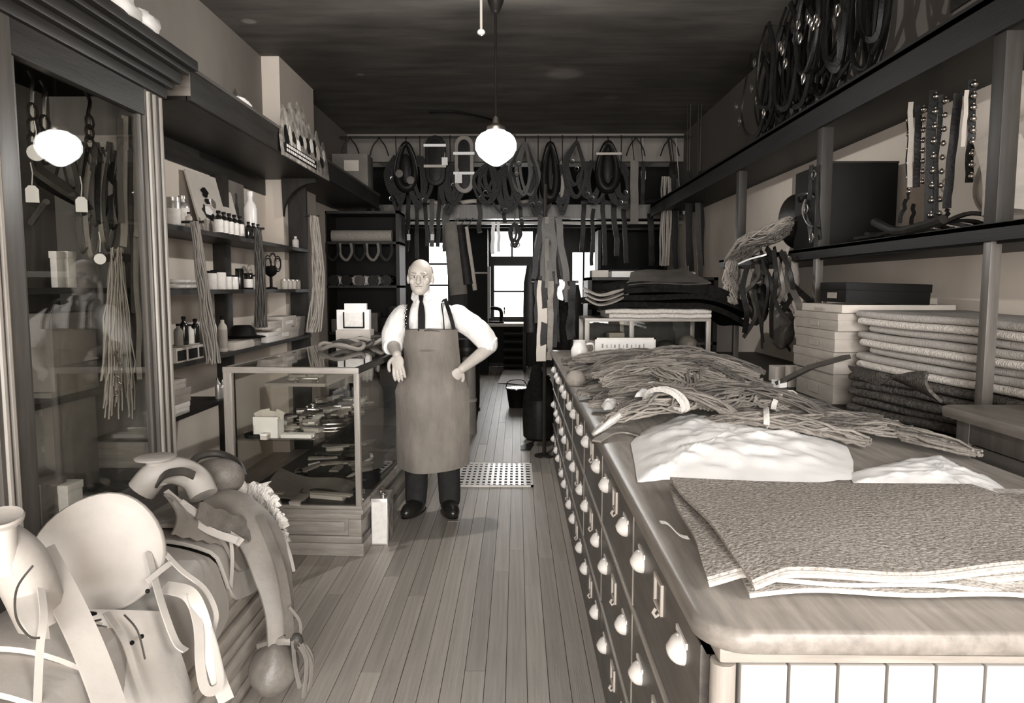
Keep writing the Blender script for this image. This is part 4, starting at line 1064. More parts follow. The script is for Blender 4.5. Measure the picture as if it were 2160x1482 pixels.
m = MB(); m.grid(lambda u, v: vl(vl(oY(1330, 585, 5.5), oY(1440, 575, 5.7), u), vl(oY(1325, 612, 5.3), oY(1500, 606, 5.3), u), v) + Vector((0, 0, .03 + .01 * math.sin(u * 6))), 16, 8, .012)
tag(m.build('leather_piece', 'brown_leather'), 'brown leather sheet lying on top of the black blanket pile', 'leather')
for k in range(3):
    pts = [oY(1230 + 4 * k, 607 + 11 * k, 5.3), oY(1265, 622 + 10 * k, 5.25), oY(1305, 612 + 9 * k, 5.3), oY(1335, 592 + 6 * k, 5.45)]
    tag(MB().strap(spline(pts, 6), .05, .012, (0, 0, 1)).build('harness_pad', 'tan_leather'), 'tan curved harness pad left of black blankets, %s of three' % ('top', 'middle', 'lowest')[k], 'harness pad', 'harness pads by the black blankets')
# white show card and jug in front of the little case
g = thing('show_card', 'long white show card with pale frame leaning before the counter showcase', 'sign', (.84, 5.2, CT))
A, B = oY(1255, 712, 5.2), oY(1382, 748, 5.2)
MB().box((A.x, 5.2, CT + .09), (B.x, 5.212, A.z)).build('card', 'white_paper', g)
MB().box((A.x, 5.192, A.z - .012), (B.x, 5.215, A.z)).box((A.x, 5.192, CT + .085), (A.x + .012, 5.215, A.z)).box((B.x - .012, 5.192, CT + .085), (B.x, 5.215, A.z)).build('frame', 'label_white', g)
m = MB()
for k in range(11): m.box((A.x + .05 + .03 * k + .004 * (k % 3), 5.197, A.z - .075), (A.x + .062 + .03 * k, 5.1995, A.z - .045 - .006 * (k % 2)))
m.build('faded_print', 'carton', g)['kind'] = 'stuff'
MB().box((A.x + .02, 5.215, CT), (B.x - .02, 5.23, CT + .1)).build('foot', 'carton', g)
g = thing('crock', 'white stoneware jug with handle at the far left corner of the drawer counter', 'jug', tuple(oZ(1222, 762, CT)))
c = oZ(1222, 762, CT)
MB().lathe([(.045, 0), (.062, .02), (.064, .09), (.05, .12), (.045, .15), (.05, .16), (.04, .158), (.04, .1)], 18, c).build('body', 'porcelain', g)
MB().tube(spline([c + Vector((.05, 0, .13)), c + Vector((.1, 0, .13)), c + Vector((.11, 0, .08)), c + Vector((.06, 0, .05))], 4), .009, 6).build('handle', 'porcelain', g)
# small tins and parcels between the jug and the hanks
for k, (x, y, mt, lab) in enumerate(((1215, 800, 'carton', 'small crumpled tan parcel on the counter just before the white jug'), (1245, 775, 'card', 'small pale parcel on the counter right of the white jug'))):
    c = oZ(x, y, CT + .03); m = MB(); m.blob(c, (.06, .07, .05), 14, 9, None, lambda p, d: p * (1 + .2 * noise.noise(d * 2.5 + Vector((k, 0, 0))))); tag(m.build('parcel', mt), lab, 'parcel')
# ================================================================== GOODS ON THE RIGHT WALL
SH = 1.765; BT = .935
# black box, its lit edge put in as a bright strip
g = thing('black_case', 'square black case with lit front edge standing on the middle wall shelf', 'case', (1.88, 4.2, SH))
A, B = oY(1745, 340, 4.16), oY(1888, 512, 4.16); B.x = min(B.x, 2.215)
MB().box((A.x, 4.16, SH), (B.x, 4.62, A.z)).build('body', 'black', g, bevel=.004)
MB().box((A.x - .004, 4.155, SH + .005), (A.x + .006, 4.165, A.z - .004)).build('lit_edge_strip', 'nickel', g)
MB().box((A.x, 4.154, A.z - .012), (B.x, 4.16, A.z)).build('lid_edge', 'dark_leather', g)
MB().tube(spline([(A.x - .004, 4.3, SH + .30), (A.x - .03, 4.35, SH + .33), (A.x - .03, 4.48, SH + .33), (A.x - .004, 4.53, SH + .30)], 5), .008, 6).build('handle', 'nickel', g)
# round leather hat box / drum left of it
c = oY(1690, 458, 4.86)
g = thing('drum_case', 'round black leather drum case bulging behind the post beside the square case', 'case', (c.x, 4.86, SH))
rz_ = Euler((0, PI / 2, .15)).to_matrix().to_4x4()
MB().lathe([(.16, -.10), (.185, -.09), (.19, 0), (.185, .09), (.16, .10)], 32, c + Vector((.055, .02, -.02)), Euler((PI / 2, 0, .5)).to_matrix().to_4x4()).build('body', 'dark_leather', g)
MB().lathe([(.188, .06), (.196, .062), (.196, .085), (.188, .088)], 32, c + Vector((.055, .02, -.02)), Euler((PI / 2, 0, .5)).to_matrix().to_4x4()).build('rim', 'black_leather', g)
# bits and straps hung on the second post
g = thing('hanging_bit', 'curb bit with rings and straps hung on the second shelf post', 'bit', tuple(oX(1708, 350, 1.70)))
MB().strap(spline([oX(1712, 348, 1.70), oX(1709, 400, 1.69), oX(1706, 450, 1.69), oX(1712, 512, 1.69)], 5), .028, .005, (-1, -.6, 0)).build('strap', 'black_leather', g)
MB().strap(spline([oX(1726, 348, 1.72), oX(1724, 420, 1.71), oX(1730, 505, 1.71)], 5), .022, .005, (-1, -.6, 0)).build('strap', 'black_leather', g)
for (x, y) in ((1717, 368), (1701, 440), (1712, 500)):
    c = oX(x, y, 1.68); ring = [c + Vector((0, .0, 0)) + Vector((0, math.cos(a), math.sin(a))) * .024 for a in [2 * PI * k / 16 for k in range(16)]]
    MB().tube(ring, .005, 6, closed=True).build('ring', 'nickel', g)
MB().tube(spline([oX(1699, 420, 1.67), oX(1693, 445, 1.66), oX(1702, 470, 1.67), oX(1716, 478, 1.68)], 5), .006, 6).build('shank', 'nickel', g)
# sleigh-bell straps under the upper shelf
def bells(x0, y0, x1, y1, X, n, lab, side=(0,), r=.0125, mat='black_leather', sw=.034, lone=None):
    a, b_ = oX(x0, y0, X), oX(x1, y1, X)
    g = thing('sleigh_bell_strap', lab, 'bell strap', tuple(b_), group='bell straps under the upper shelf')
    MB().strap(wob(a, b_, 12, .012, 1, x0), sw, .007, (-.4, -1, 0)).build('strap', mat, g)
    if n:
        bm_ = MB().lathe([(.001, -r), (r * .6, -r * .85), (r, -r * .3), (r * 1.03, 0), (r, r * .3), (r * .6, r * .85), (.004, r * 1.1), (.004, r * 1.4)], 12)
        me = bm_.mesh('bell'); me.materials.append(MATS['brass'])
        for k in range(n):
            for s in side:
                p = a.lerp(b_, (k + .5) / n) + Vector((s * sw * .6, -.02, 0))
                o = bpy.data.objects.new('bell', me); COL.objects.link(o); o.parent = g; o.location = p - Vector(g.location)
    return g
bells(1915, 240, 1916, 420, 1.93, 6, 'sleigh bell strap with widely spaced bells, first from the black case', (-1,), sw=.012)
bells(1936, 222, 1934, 395, 1.94, 8, 'sleigh bell strap second from the black case, looped at its lower end', (1,), sw=.03)
bells(1970, 190, 1958, 470, 1.93, 9, 'long sleigh bell strap in the middle of the row, nearly touching shelf', (0,), sw=.04)
bells(1985, 200, 1970, 465, 1.95, 9, 'narrow sleigh bell strap just right of the long middle one', (1,), sw=.02)
bells(2020, 195, 1998, 440, 1.95, 0, 'plain black strap hanging left of the last bell strap', sw=.035)
bells(2050, 168, 2043, 385, 1.93, 9, 'sleigh bell strap with pointed tail, nearest to the near post', (0,), sw=.03)
bells(2140, 130, 2125, 262, 1.95, 5, 'sleigh bell strap hanging right of the near shelf post', (-1,), sw=.034)
tag(MB().strap(wob(oX(2040, 190, 1.90), oX(2031, 310, 1.90), 8, .004), .016, .006, (-.4, -1, 0)).build('pale_strap', 'card'), 'pale narrow strap hanging between the last two dark straps', 'strap')
tag(MB().strap(wob(oX(1922, 215, 1.90), oX(1919, 395, 1.90), 10, .006), .022, .006, (-.4, -1, 0)).build('pale_strap', 'carton'), 'grey leather strap hanging beside the first bell strap', 'strap')
for k, (xa, ya, xb, yb_) in enumerate(((1912, 420, 1898, 470), (1928, 430, 1922, 480), (2000, 440, 1995, 466))):
    tag(MB().strap(wob(oX(xa, ya, 1.92), oX(xb, yb_, 1.88), 6, .01), .018, .005, (-.4, -1, 0)).build('strap_end', 'black_leather'), 'short black strap tail %s' % ('leaning on the square case', 'hanging below the looped bell strap', 'hanging below the plain black strap')[k], 'strap')
# coiled bridle straps on the shelf
for k in range(4):
    y0 = 3.75 - .24 * k
    pts = [(1.76, y0, SH + .02), (1.84, y0 - .1, SH + .03 + .012 * k), (1.96, y0 - .16, SH + .028), (2.08, y0 - .05, SH + .05), (2.12, y0 + .16, SH + .03), (1.98, y0 + .12, SH + .055), (1.85, y0 + .06, SH + .05)]
    tag(MB().strap(spline(pts, 6), .03, .014, (0, 0, 1)).build('bridle_strap', 'dark_leather'), 'dark bridle strap coiled on the middle shelf, %s from the square case' % ('first', 'second', 'third', 'fourth')[k], 'strap', 'bridle straps on the middle shelf')
tag(MB().tube(spline([oX(1845, 468, 1.72), oX(1890, 487, 1.71), oX(1940, 478, 1.72), oX(1990, 462, 1.74)], 6), .02, 8).build('leather_strap_roll', 'dark_leather'), 'dark rolled strap lying along the front edge of the middle shelf', 'strap')
# big pale curved leather skirt standing on the shelf at the right edge
g = thing('leather_skirt', 'big rounded sheet of pale saddle leather standing on middle shelf by near post', 'leather', (2.05, 2.7, SH))
m = MB(); rings = []
for r_ in (.02, .35, .7, .93, 1.0):
    rings.append([Vector((2.03 + .08 * (1 - r_ * r_) + .10 * math.sin(a) * r_, 2.70 + .49 * r_ * math.cos(a), SH + .012 + .265 + .265 * r_ * math.sin(a))) for a in [2 * PI * k / 36 for k in range(36)]])
rings += [[p + Vector((.012, 0, 0)) for p in rg] for rg in rings[::-1]]
m._rings(rings); m.build('sheet', 'carton', g, ang=1.2)
MB().tube([Vector((2.03 + .10 * math.sin(a) - .004, 2.70 + .49 * math.cos(a), SH + .277 + .265 * math.sin(a))) for a in [2 * PI * k / 40 for k in range(40)]], .007, 6, closed=True).build('rolled_edge', 'tan_leather', g)
m = MB(); m.grid(lambda u, v: oX(2052, 300, 1.9).lerp(oX(2070, 455, 1.85), u) + Vector((.10 * math.sin(PI * u) * 0 + .09 * v, -.16 * v - .03 * math.sin(PI * u), .02 * math.sin(PI * v))), 14, 6, .006)
tag(m.build('leather_flap', 'carton'), 'narrow pale leather flap behind the near shelf post', 'leather')
# upper harness: bunches of long loops hung from hooks above the shelf
def bunch(px0, ptop, pbot, wpx, nl, lab, X=1.93, seed=0):
    rr = random.Random(seed)
    t = oX(px0, ptop, X); bt = oX(px0, pbot, X)
    g = thing('harness_bunch', lab, 'harness', (t.x, t.y, bt.z), group='harness hung above the upper shelf')
    wy = abs(oX(px0 - wpx / 2, ptop, X).y - oX(px0 + wpx / 2, ptop, X).y)
    for k in range(nl):
        w_ = wy * rr.uniform(.25, .55); c = t + Vector((rr.uniform(-.16, .12), rr.uniform(-.3, .3) * wy, 0)); L = (t.z - bt.z) * rr.uniform(.8, 1.0)
        pts = [c + Vector((rr.uniform(-.02, .02), -w_ * .25, 0)), c + Vector((0, -w_ * .9, -L * .35)), c + Vector((0, -w_ * .8, -L * .75)), c + Vector((rr.uniform(-.03, .03), -w_ * .2, -L)), c + Vector((0, w_ * .5, -L * .92)), c + Vector((0, w_ * .9, -L * .6)), c + Vector((0, w_ * .6, -L * .2)), c + Vector((rr.uniform(-.02, .02), w_ * .1, .0))]
        if k % 3 == 0: MB().tube(spline(pts, 5), .016, 7).build('trace', 'black_leather', g)
        else: MB().strap(spline(pts, 5), .034, .012, (-1, -.4, 0)).build('trace', 'black_leather', g)
    for k in range(3):
        p = t + Vector((-.15, rr.uniform(-.35, .35) * wy, -rr.uniform(.15, .9) * (t.z - bt.z)))
        m = MB(); m.tube([p + Vector((0, .022 * math.cos(a), .03 * math.sin(a))) for a in [2 * PI * q / 12 for q in range(12)]], .006, 6, closed=True); m.build('buckle', 'brass', g)
    MB().tube([t + Vector((0, 0, -.02)), t + Vector((0, 0, .03)), Vector((t.x + .05, t.y, HC - .002))], .008, 6).build('hook', 'iron', g)
    return g
bunch(1612, 130, 300, 60, 6, 'farthest bunch of long black harness loops above the upper shelf', 1.95, 1)
bunch(1655, 60, 262, 60, 6, 'second farthest bunch of black harness loops with small buckle', 1.93, 2)
g3 = bunch(1702, 8, 225, 70, 6, 'third bunch of black harness loops with shiny buckle near its middle', 1.93, 3)
g4_ = bunch(1745, -40, 190, 80, 7, 'widest bunch of black harness loops, above the second shelf post', 1.92, 4)
bunch(1822, -140, 132, 70, 6, 'nearest bunch of black harness loops at the top of the picture', 1.92, 5)
for k in range(5):
    g = g3; c = oX(1706 + 5 * k, 40 + 7 * (k % 3), 1.78); MB().tube([c + Vector((0, .02 * math.cos(a), .026 * math.sin(a))) for a in [2 * PI * q / 12 for q in range(12)]], .006, 6, closed=True).build('buckle', 'brass', g)
m = MB(); m.grid(lambda u, v: (1.70 + .10 * math.sin(u * 5) * v, lerp(2.9, 1.6, u) , lerp(HC - .02, 2.60 + .10 * math.sin(u * 3.3), v)), 20, 12, .01)
tag(m.build('hide', 'black_leather', ang=1.2), 'large black hide hanging from the ceiling over the near end of the upper shelf', 'hide')
# cartons stacked on the base cabinet
def crt(lab, x0, x1, y0, y1, z0, z1, mat, rz=0.0, ry=0.0, lid=True, rx=0.0):
    c = Vector(((x0 + x1) / 2, (y0 + y1) / 2, z0))
    g = thing('carton', lab, 'box', tuple(c), group='cartons on the right base cabinet')
    mt = Matrix.Translation(c) @ Euler((rx, ry, rz)).to_matrix().to_4x4()
    MB().box((-(x1 - x0) / 2, -(y1 - y0) / 2, 0), ((x1 - x0) / 2, (y1 - y0) / 2, z1 - z0)).xf(mt).build('box', mat, g, bevel=.004)
    if lid: MB().box((-(x1 - x0) / 2 - .004, -(y1 - y0) / 2 - .004, (z1 - z0) * .62), ((x1 - x0) / 2 + .004, (y1 - y0) / 2 + .004, z1 - z0 + .003)).xf(mt).build('lid', mat, g, bevel=.003)
    MB().box((-(x1 - x0) / 2 - .005, -.06, (z1 - z0) * .2), (-(x1 - x0) / 2 - .003, .06, (z1 - z0) * .5)).xf(mt).build('label', 'carton', g)
    return g
crt('tan carton with open white label, lowest of the stack beside the lower post', 1.62, 2.08, 3.62, 4.1, BT, 1.09, 'carton')
crt('tan carton second from below in the stack beside the lower post', 1.60, 2.06, 3.58, 4.1, 1.094, 1.20, 'carton')
crt('long tan carton third from below in the stack beside the lower post', 1.61, 2.12, 3.60, 4.1, 1.204, 1.31, 'carton')
crt('flat tan carton second from top of the stack beside the lower post', 1.60, 2.18, 3.55, 4.1, 1.314, 1.40, 'carton')
crt('thin pale carton just below the dark one on the carton stack', 1.63, 2.20, 3.58, 4.1, 1.404, 1.445, 'card', lid=False)
crt('dark slanting carton on the very top of the carton stack', 1.65, 2.06, 3.56, 3.9, 1.451, 1.55, 'black', -.05, .03)
# pile of striped wool blankets
def layer(y0, y1, x0, x1, z, th, amp, s, mat, lab, grp, tail=0.0, skew=0.0):
    """one folded blanket: fold line faces the aisle (-x)"""
    m = MB(); n = 34; rings = []
    for i in range(n + 1):
        t = i / n; y = lerp(y0, y1, t); dz = amp * math.sin(t * 6.5 + s) * (t ** .6) + amp * .35 * math.sin(t * 15 + 2 * s) + tail * max(0, t - .75) ** 2 * 16
        dx = .008 * math.sin(t * 9 + s * 3) + (skew * max(0, min(1, (3.45 - y) / .72)) if skew else 0); ring = []
        for k in range(7):
            a = PI / 2 + PI * k / 6; ring.append((x0 + dx + th * .5 + th * .5 * math.cos(a), y, z + th / 2 + dz + th * .5 * math.sin(a)))
        ring.append((x1, y, z + dz)); ring.append((x1, y, z + th + dz)); rings.append(ring)
    m._rings(rings); return tag(m.build('wool_blanket', mat, ang=1.2), lab, 'blanket', grp)
ords = ['lowest', 'second lowest', 'third lowest', 'fourth from below', 'fourth from the top', 'third from the top', 'second from the top', 'topmost']
for k in range(8):
    th = .034; layer(1.9 + .02 * (k % 3), 3.46 + .05 * math.sin(k * 2.1), 1.66 + .012 * (k % 3), 2.2, 1.135 + k * .0345, th * .96, .0045, k * .25 + 1, 'wool_band' if k % 3 else 'wool_pale', 'pale striped wool blanket, %s in the light pile on the right cabinet' % ords[k], 'pale blankets on the right cabinet', .010, .135)
dl = ['lowest', 'second from below', 'third from below', 'second from the top', 'top']
for k in range(5):
    layer(2.50, 3.42 - .03 * (k % 2), 1.585 + .015 * (k % 2), 2.2, BT + .002 + k * .0385, .036, .004, k * .9, 'wool_dark', 'dark coarse wool blanket, %s one under the pale blanket pile' % dl[k], 'dark blankets under the pale pile', 0, .20)
# turned-up flap of a dark blanket
m = MB(); m.grid(lambda u, v: vl(vl(oX(1790, 775, 1.60), oX(1985, 850, 1.58), u), vl(oX(1860, 812, 1.56), oX(1955, 782, 1.57), u), v) + Vector((-.03 * math.sin(PI * v), 0, .02 * math.sin(PI * u))), 14, 10, .012)
tag(m.build('blanket_flap', 'wool_dark', ang=1.2), 'turned-up dark blanket corner sticking out below the pale pile', 'blanket')
# plank with white end leaning towards the counter
a, b_ = oZ(1642, 808, 1.02), oX(1788, 752, 1.62)
g = thing('wood_stick', 'flat brown stick with white end lying from counter to cartons', 'stick', tuple(a - Vector((0, 0, .01))))
MB().strap([a, vl(a, b_, .5) + Vector((0, 0, .02)), b_], .05, .022, (0, 0, 1)).build('stick', 'brown_leather', g)
MB().cbox(a + Vector((.004, .0, -.0)), (.05, .06, .04), .4).build('end_block', 'white_paper', g)
# folded textiles on the side cupboard
for k, (lab, mat) in enumerate((('pale folded cloth at the bottom of the stack on the side cupboard', 'wool_pale'), ('dark folded cloth in the middle of the stack on the side cupboard', 'wool_dark'), ('brown folded cloth on top of the stack on the side cupboard', 'wool_grey'))):
    layer(1.05, 2.17 + .03 * k, 1.64 + .015 * k, 2.2, 1.123 + k * .034, .032, .0025, k * 1.1, mat, lab, 'folded cloths on the side cupboard')
# ---- tangle of harness, fleece and straps at the far end of the middle shelf
g = thing('fringe_bundle', 'pale shaggy rope fringe bundle sagging off the far end of the middle shelf', 'rope', tuple(oX(1600, 545, 1.66)))
hank_mesh([oX(1540, 560, 1.62), oX(1580, 520, 1.64), oX(1625, 500, 1.68), oX(1665, 470, 1.74)], 60, (.085,), .006, 0, .9).build('strand', 'rope', g, ang=1.5)['kind'] = 'stuff'
hank_mesh([oX(1545, 540, 1.60), oX(1540, 600, 1.60), oX(1548, 640, 1.60)], 24, (.05,), .006, 0, .9).build('fringe', 'rope', g, ang=1.5)['kind'] = 'stuff'
tag(MB().strap(spline([oX(1562, 555, 1.58), oX(1585, 545, 1.58), oX(1612, 538, 1.60)], 5), .035, .01, (-.3, -.4, 1)).build('white_band', 'white_cloth'), 'white web band lying across the pale rope fringe', 'band')
RT_ = random.Random(5)
for k in range(22):
    x0, y0 = RT_.uniform(1570, 1680), RT_.uniform(520, 570); x1, y1 = x0 + RT_.uniform(-35, 45), RT_.uniform(640, 745)
    X = RT_.uniform(1.58, 1.80)
    pts = [oX(x0, y0, X), oX(lerp(x0, x1, .3) + RT_.uniform(-22, 22), lerp(y0, y1, .35), X - .04), oX(lerp(x0, x1, .7) + RT_.uniform(-25, 25), lerp(y0, y1, .7), X - .03), oX(x1, y1, X)]
    mt = ('dark_leather', 'brown_leather', 'dark_leather', 'tan_leather', 'black_leather')[k % 5]
    tag(MB().strap(spline(pts, 6), RT_.choice((.02, .028, .036)), .006, (-.7, -.8, 0)).build('hanging_strap', mt), 'leather strap in the tangle below the middle shelf end, %s in the bunch' % ORD[k], 'strap', 'tangled straps below the middle shelf')
for k, (x, y, mt, lab) in enumerate(((1660, 590, 'tan_leather', 'tan padded pouch hanging in the strap tangle by the lower post'), (1600, 640, 'dark_leather', 'dark saddle pad hanging in the strap tangle'), (1650, 690, 'brown_leather', 'brown pad hanging low in the strap tangle'))):
    m = MB(); m.blob(oX(x, y, 1.72), (.07, .12, .14), 16, 12, None, lambda p, d: p * (1 + .25 * noise.noise(d * 2 + Vector((k * 3, 0, 0))))); tag(m.build('harness_pad', mt), lab, 'harness pad')
for k, (x, y, w_, h_, lab) in enumerate(((1640, 745, .12, .10, 'little pale carton on the far base cabinet below the strap tangle'), (1672, 742, .06, .13, 'upright pale tin on the far base cabinet near the second post'))):
    c = oX(x, y, 1.66); tag(MB().box((c.x - .03, c.y - w_ / 2, BT + .001), (c.x + .12, c.y + w_ / 2, BT + h_)).build('small_box', 'card', bevel=.003), lab, 'box')
# ================================================================== GOODS ON THE LEFT WALL SHELVES
Z1, Z2, Z3, Z4 = 1.885, 1.52, 1.10, .80
def bottle(px_, X, Z, h, r, lab, body='dark_glass', label='label_white', cap='black', name='bottle', cat='bottle', group=None, neck=True):
    p = oX(px_, 600, X); c = Vector((X, p.y, Z)); g = thing(name, lab, cat, tuple(c), group=group)
    if neck: prof = [(r * .9, 0), (r, h * .03), (r, h * .66), (r * .85, h * .74), (r * .42, h * .82), (r * .38, h * .92)]
    else: prof = [(r * .95, 0), (r, h * .03), (r, h * .86), (r * .92, h * .9)]
    MB().lathe(prof, 16, c).build('body', body, g)
    if label: MB().lathe([(r * 1.01, h * .10), (r * 1.02, h * .11), (r * 1.02, h * .62), (r * 1.01, h * .63)], 16, c).build('label', label, g)
    MB().lathe([(r * .5, h * .90), (r * .5, h), (r * .2, h * 1.01)] if neck else [(r * .97, h * .88), (r * .97, h), (r * .3, h * 1.01)], 14, c).build('cap', cap, g)
    return g
bottle(371, -2.03, Z1, .175, .042, 'white labelled can nearest the tall cabinet on the top wall shelf', 'tin', 'label_white', 'tin', 'can', 'can', None, False)
bottle(391, -2.03, Z1, .20, .040, 'tall white labelled can with spout, second on the top wall shelf', 'tin', 'label_white', 'tin', 'can', 'can')
bottle(404, -1.98, Z1, .10, .02, 'slim pale bottle by the first upright on the top wall shelf', 'card', None, 'black')
# picture card leaning on the wall
g = thing('show_card', 'pale show card with dark picture leaning on the wall on the top wall shelf', 'picture', (-2.2, 5.15, Z1))
pa, pb = oX(404, 400, -2.2).y, oX(492, 400, -2.2).y
MB().grid(lambda u, v: (lerp(-2.13, -2.24, v), lerp(pa, pb, u), lerp(Z1, 2.33 + .02 * u, v)), 4, 4, .012).build('card', 'card', g)
rr = random.Random(12)
for k in range(7):
    u, v = rr.uniform(.12, .5), rr.uniform(.28, .72); w_, h_ = rr.uniform(.06, .13), rr.uniform(.05, .12)
    pts = [(u + w_ * math.cos(a) * rr.uniform(.5, 1), v + h_ * math.sin(a) * rr.uniform(.5, 1)) for a in [2 * PI * q / 11 for q in range(11)]]
    m = MB(); i0 = 0
    m.v = [Vector((lerp(-2.13, -2.24, q) + .004 + .0005 * k, lerp(pa, pb, p), lerp(Z1, 2.33, q))) for p, q in pts]; m.v += [v_ + Vector((.002, 0, 0)) for v_ in m.v]
    m.f = [tuple(range(11)), tuple(range(21, 10, -1))] + [(i, (i + 1) % 11, 11 + (i + 1) % 11, 11 + i) for i in range(11)]
    m.build('picture_patch', ('dark_leather', 'black', 'white_paper', 'dark_leather', 'carton_dark', 'black', 'white_paper')[k], g, smooth=False)
MB().box((-2.2 + .04, pa + .05, Z1 + .02), (-2.2 + .075, pa + .45, Z1 + .11)).build('foot_panel', 'carton', g)
tag(MB().box((-2.24, 5.50, Z1), (-2.22, 5.86, 2.36)).xf(Matrix()).build('dark_board', 'carton_dark'), 'plain dark board standing right of the show card on the wall shelf', 'board')
bottle(533, -2.10, Z1, .40, .05, 'tall white bottle standing right of the dark board', 'porcelain', None, 'porcelain', neck=True)
for k in range(5): bottle(466 + 11 * k, -2.0, Z1, .16, .030, 'dark bottle with white label, %s of the row of five on the top wall shelf' % ORD[k], group='labelled bottles on the top wall shelf')
for k in range(3): bottle(528 + 10 * k, -1.98, Z1, .13, .025, 'small dark bottle without label, %s of three after the labelled row' % ORD[k], label=None, group='small dark bottles on the top wall shelf')
bottle(548, -1.99, Z1, .11, .022, 'small bottle with pale label at the second upright'); bottle(626, -2.05, Z1, .12, .03, 'lone pale bottle at the far end of the top wall shelf', 'label_white', None, 'label_white')
# second shelf
for k in range(4):
    p = oX(370 + 12 * (k % 4), 600, -2.02)
    for q in range(2):
        tag(MB().lathe([(.03, 0), (.055, .012), (.06, .026), (.055, .028), (.03, .014)], 18, (-2.02, p.y, Z2 + q * .032)).build('dish', 'porcelain'), '%s white dish of pile %s from the cabinet on the middle wall shelf' % (('lower', 'upper')[q], ORD[k]), 'dish', 'white dishes on the middle wall shelf')
for k, (x, h, r, bd, lb) in enumerate(((443, .12, .046, 'label_white', None), (461, .13, .05, 'label_white', None), (478, .10, .036, 'label_white', None), (492, .10, .036, 'porcelain', None), (506, .15, .03, 'dark_glass', None), (524, .12, .034, 'dark_glass', 'label_white'), (538, .11, .034, 'label_white', None))):
    bottle(x, -2.02, Z2, h, r, 'jar %s, %s after the strap hank on the middle wall shelf' % (('white with dark lid', 'broad and white', 'small and white', 'small and shiny white', 'black and narrow', 'dark with white label', 'pale by the upright')[k], ORD[k]), bd, lb, 'black', 'jar', 'jar', None, False)
for k in range(4): bottle(600 + 9 * k, -2.04, Z2, .085, .032, 'pale tin, %s of four at the far end of the middle wall shelf' % ORD[k], 'card', None, 'tin', 'tin', 'tin', 'pale tins on the middle wall shelf', False)
c = Vector((-2.02, oX(572, 600, -2.02).y, Z2)); g = thing('spur_rack', 'black spur stand with wire loops on the middle wall shelf beyond second upright', 'spur stand', tuple(c))
MB().lathe([(.05, 0), (.05, .012), (.012, .02), (.012, .10), (.04, .12), (.055, .15), (.03, .19)], 14, c).build('stand', 'black', g)
for k in range(6):
    a0 = k * 1.05; d = Vector((math.cos(a0) * .04, .06 + math.sin(a0) * .07, .20 + .02 * (k % 3)))
    MB().tube([c + d + Vector((.01 * math.cos(a), .045 * math.cos(a), .055 * math.sin(a))) for a in [2 * PI * q / 12 for q in range(12)]], .005, 5, closed=True).build('spur_loop', 'iron', g)
# third shelf
def boxon(x0, x1, X, dep, Z, h, lab, mat='carton', lid=False, name='box', group=None, label=False):
    ya_, yb_ = oX(x0, 600, X).y, oX(x1, 600, X).y
    g = thing(name, lab, 'box', (X - dep / 2, (ya_ + yb_) / 2, Z), group=group)
    MB().box((X - dep, ya_, Z), (X, yb_, Z + h)).build('box', mat, g, bevel=.003)
    if lid: MB().box((X - dep - .003, ya_ - .003, Z + h * .6), (X + .003, yb_ + .003, Z + h + .003)).build('lid', mat, g, bevel=.002)
    if label: MB().box((X, lerp(ya_, yb_, .25), Z + h * .25), (X + .002, lerp(ya_, yb_, .75), Z + h * .7)).build('label', 'label_white', g)
    return g
for k, (x0, x1) in enumerate(((366, 388), (390, 412), (413, 424))):
    g = boxon(x0, x1, -1.94, .16, Z3, .085, 'pale open-front box with black opening, %s from the cabinet on the third wall shelf' % ORD[k], 'card')
    ya_, yb_ = oX(x0, 600, -1.94).y, oX(x1, 600, -1.94).y
    MB().box((-1.941, ya_ + .012, Z3 + .012), (-1.936, yb_ - .012, Z3 + .07)).build('opening', 'black', g)
for k, x in enumerate((372, 384, 396, 408)):
    bottle(x, -2.02, Z3 + .087, (.13, .17, .12, .15)[k], .026, 'bottle standing on the open-front boxes, %s from the cabinet' % ORD[k], ('tan_leather', 'dark_glass', 'label_white', 'dark_glass')[k], None, 'black', group='bottles on the open-front boxes')
bottle(445, -1.99, Z3, .26, .026, 'tall slim pale bottle right of the hanging strap hank', 'label_white', None, 'black'); bottle(466, -1.99, Z3, .24, .03, 'tall bottle with grey label right of the slim pale bottle', 'card', 'carton', 'black')
c = Vector((-2.05, oX(512, 700, -2.05).y, Z3)); g = thing('felt_hat', 'black low-crowned hat lying on the third wall shelf', 'hat', tuple(c))
MB().lathe([(.16, .0), (.165, .006), (.10, .014), (.09, .06), (.06, .09), (.02, .085)], 24, c + Vector((0, 0, .062))).build('crown', 'black', g)
MB().lathe([(.12, .0), (.13, .004), (.13, .056), (.12, .06)], 24, c).build('round_box', 'carton_dark', g)
boxon(490, 545, -1.94, .10, Z3, .055, 'low pale box in front of the black hat on the third wall shelf', 'card')
for k, (x0, x1, z, h, mt) in enumerate(((562, 585, 0, .075, 'label_white'), (586, 612, 0, .10, 'card'), (613, 640, 0, .09, 'carton'), (566, 592, .102, .06, 'card'), (594, 622, .102, .085, 'card'), (624, 642, .092, .08, 'carton'))):
    boxon(x0, x1, -1.95, .14, Z3 + z, h, '%s box, %s in the %s row at far end of the third shelf' % (('white', 'pale', 'tan', 'flat pale', 'tall pale', 'small tan')[k], ORD[k % 3], ('lower', 'upper')[k // 3]), mt, True, 'carton', 'cartons at the far end of the third wall shelf', k in (1, 4))
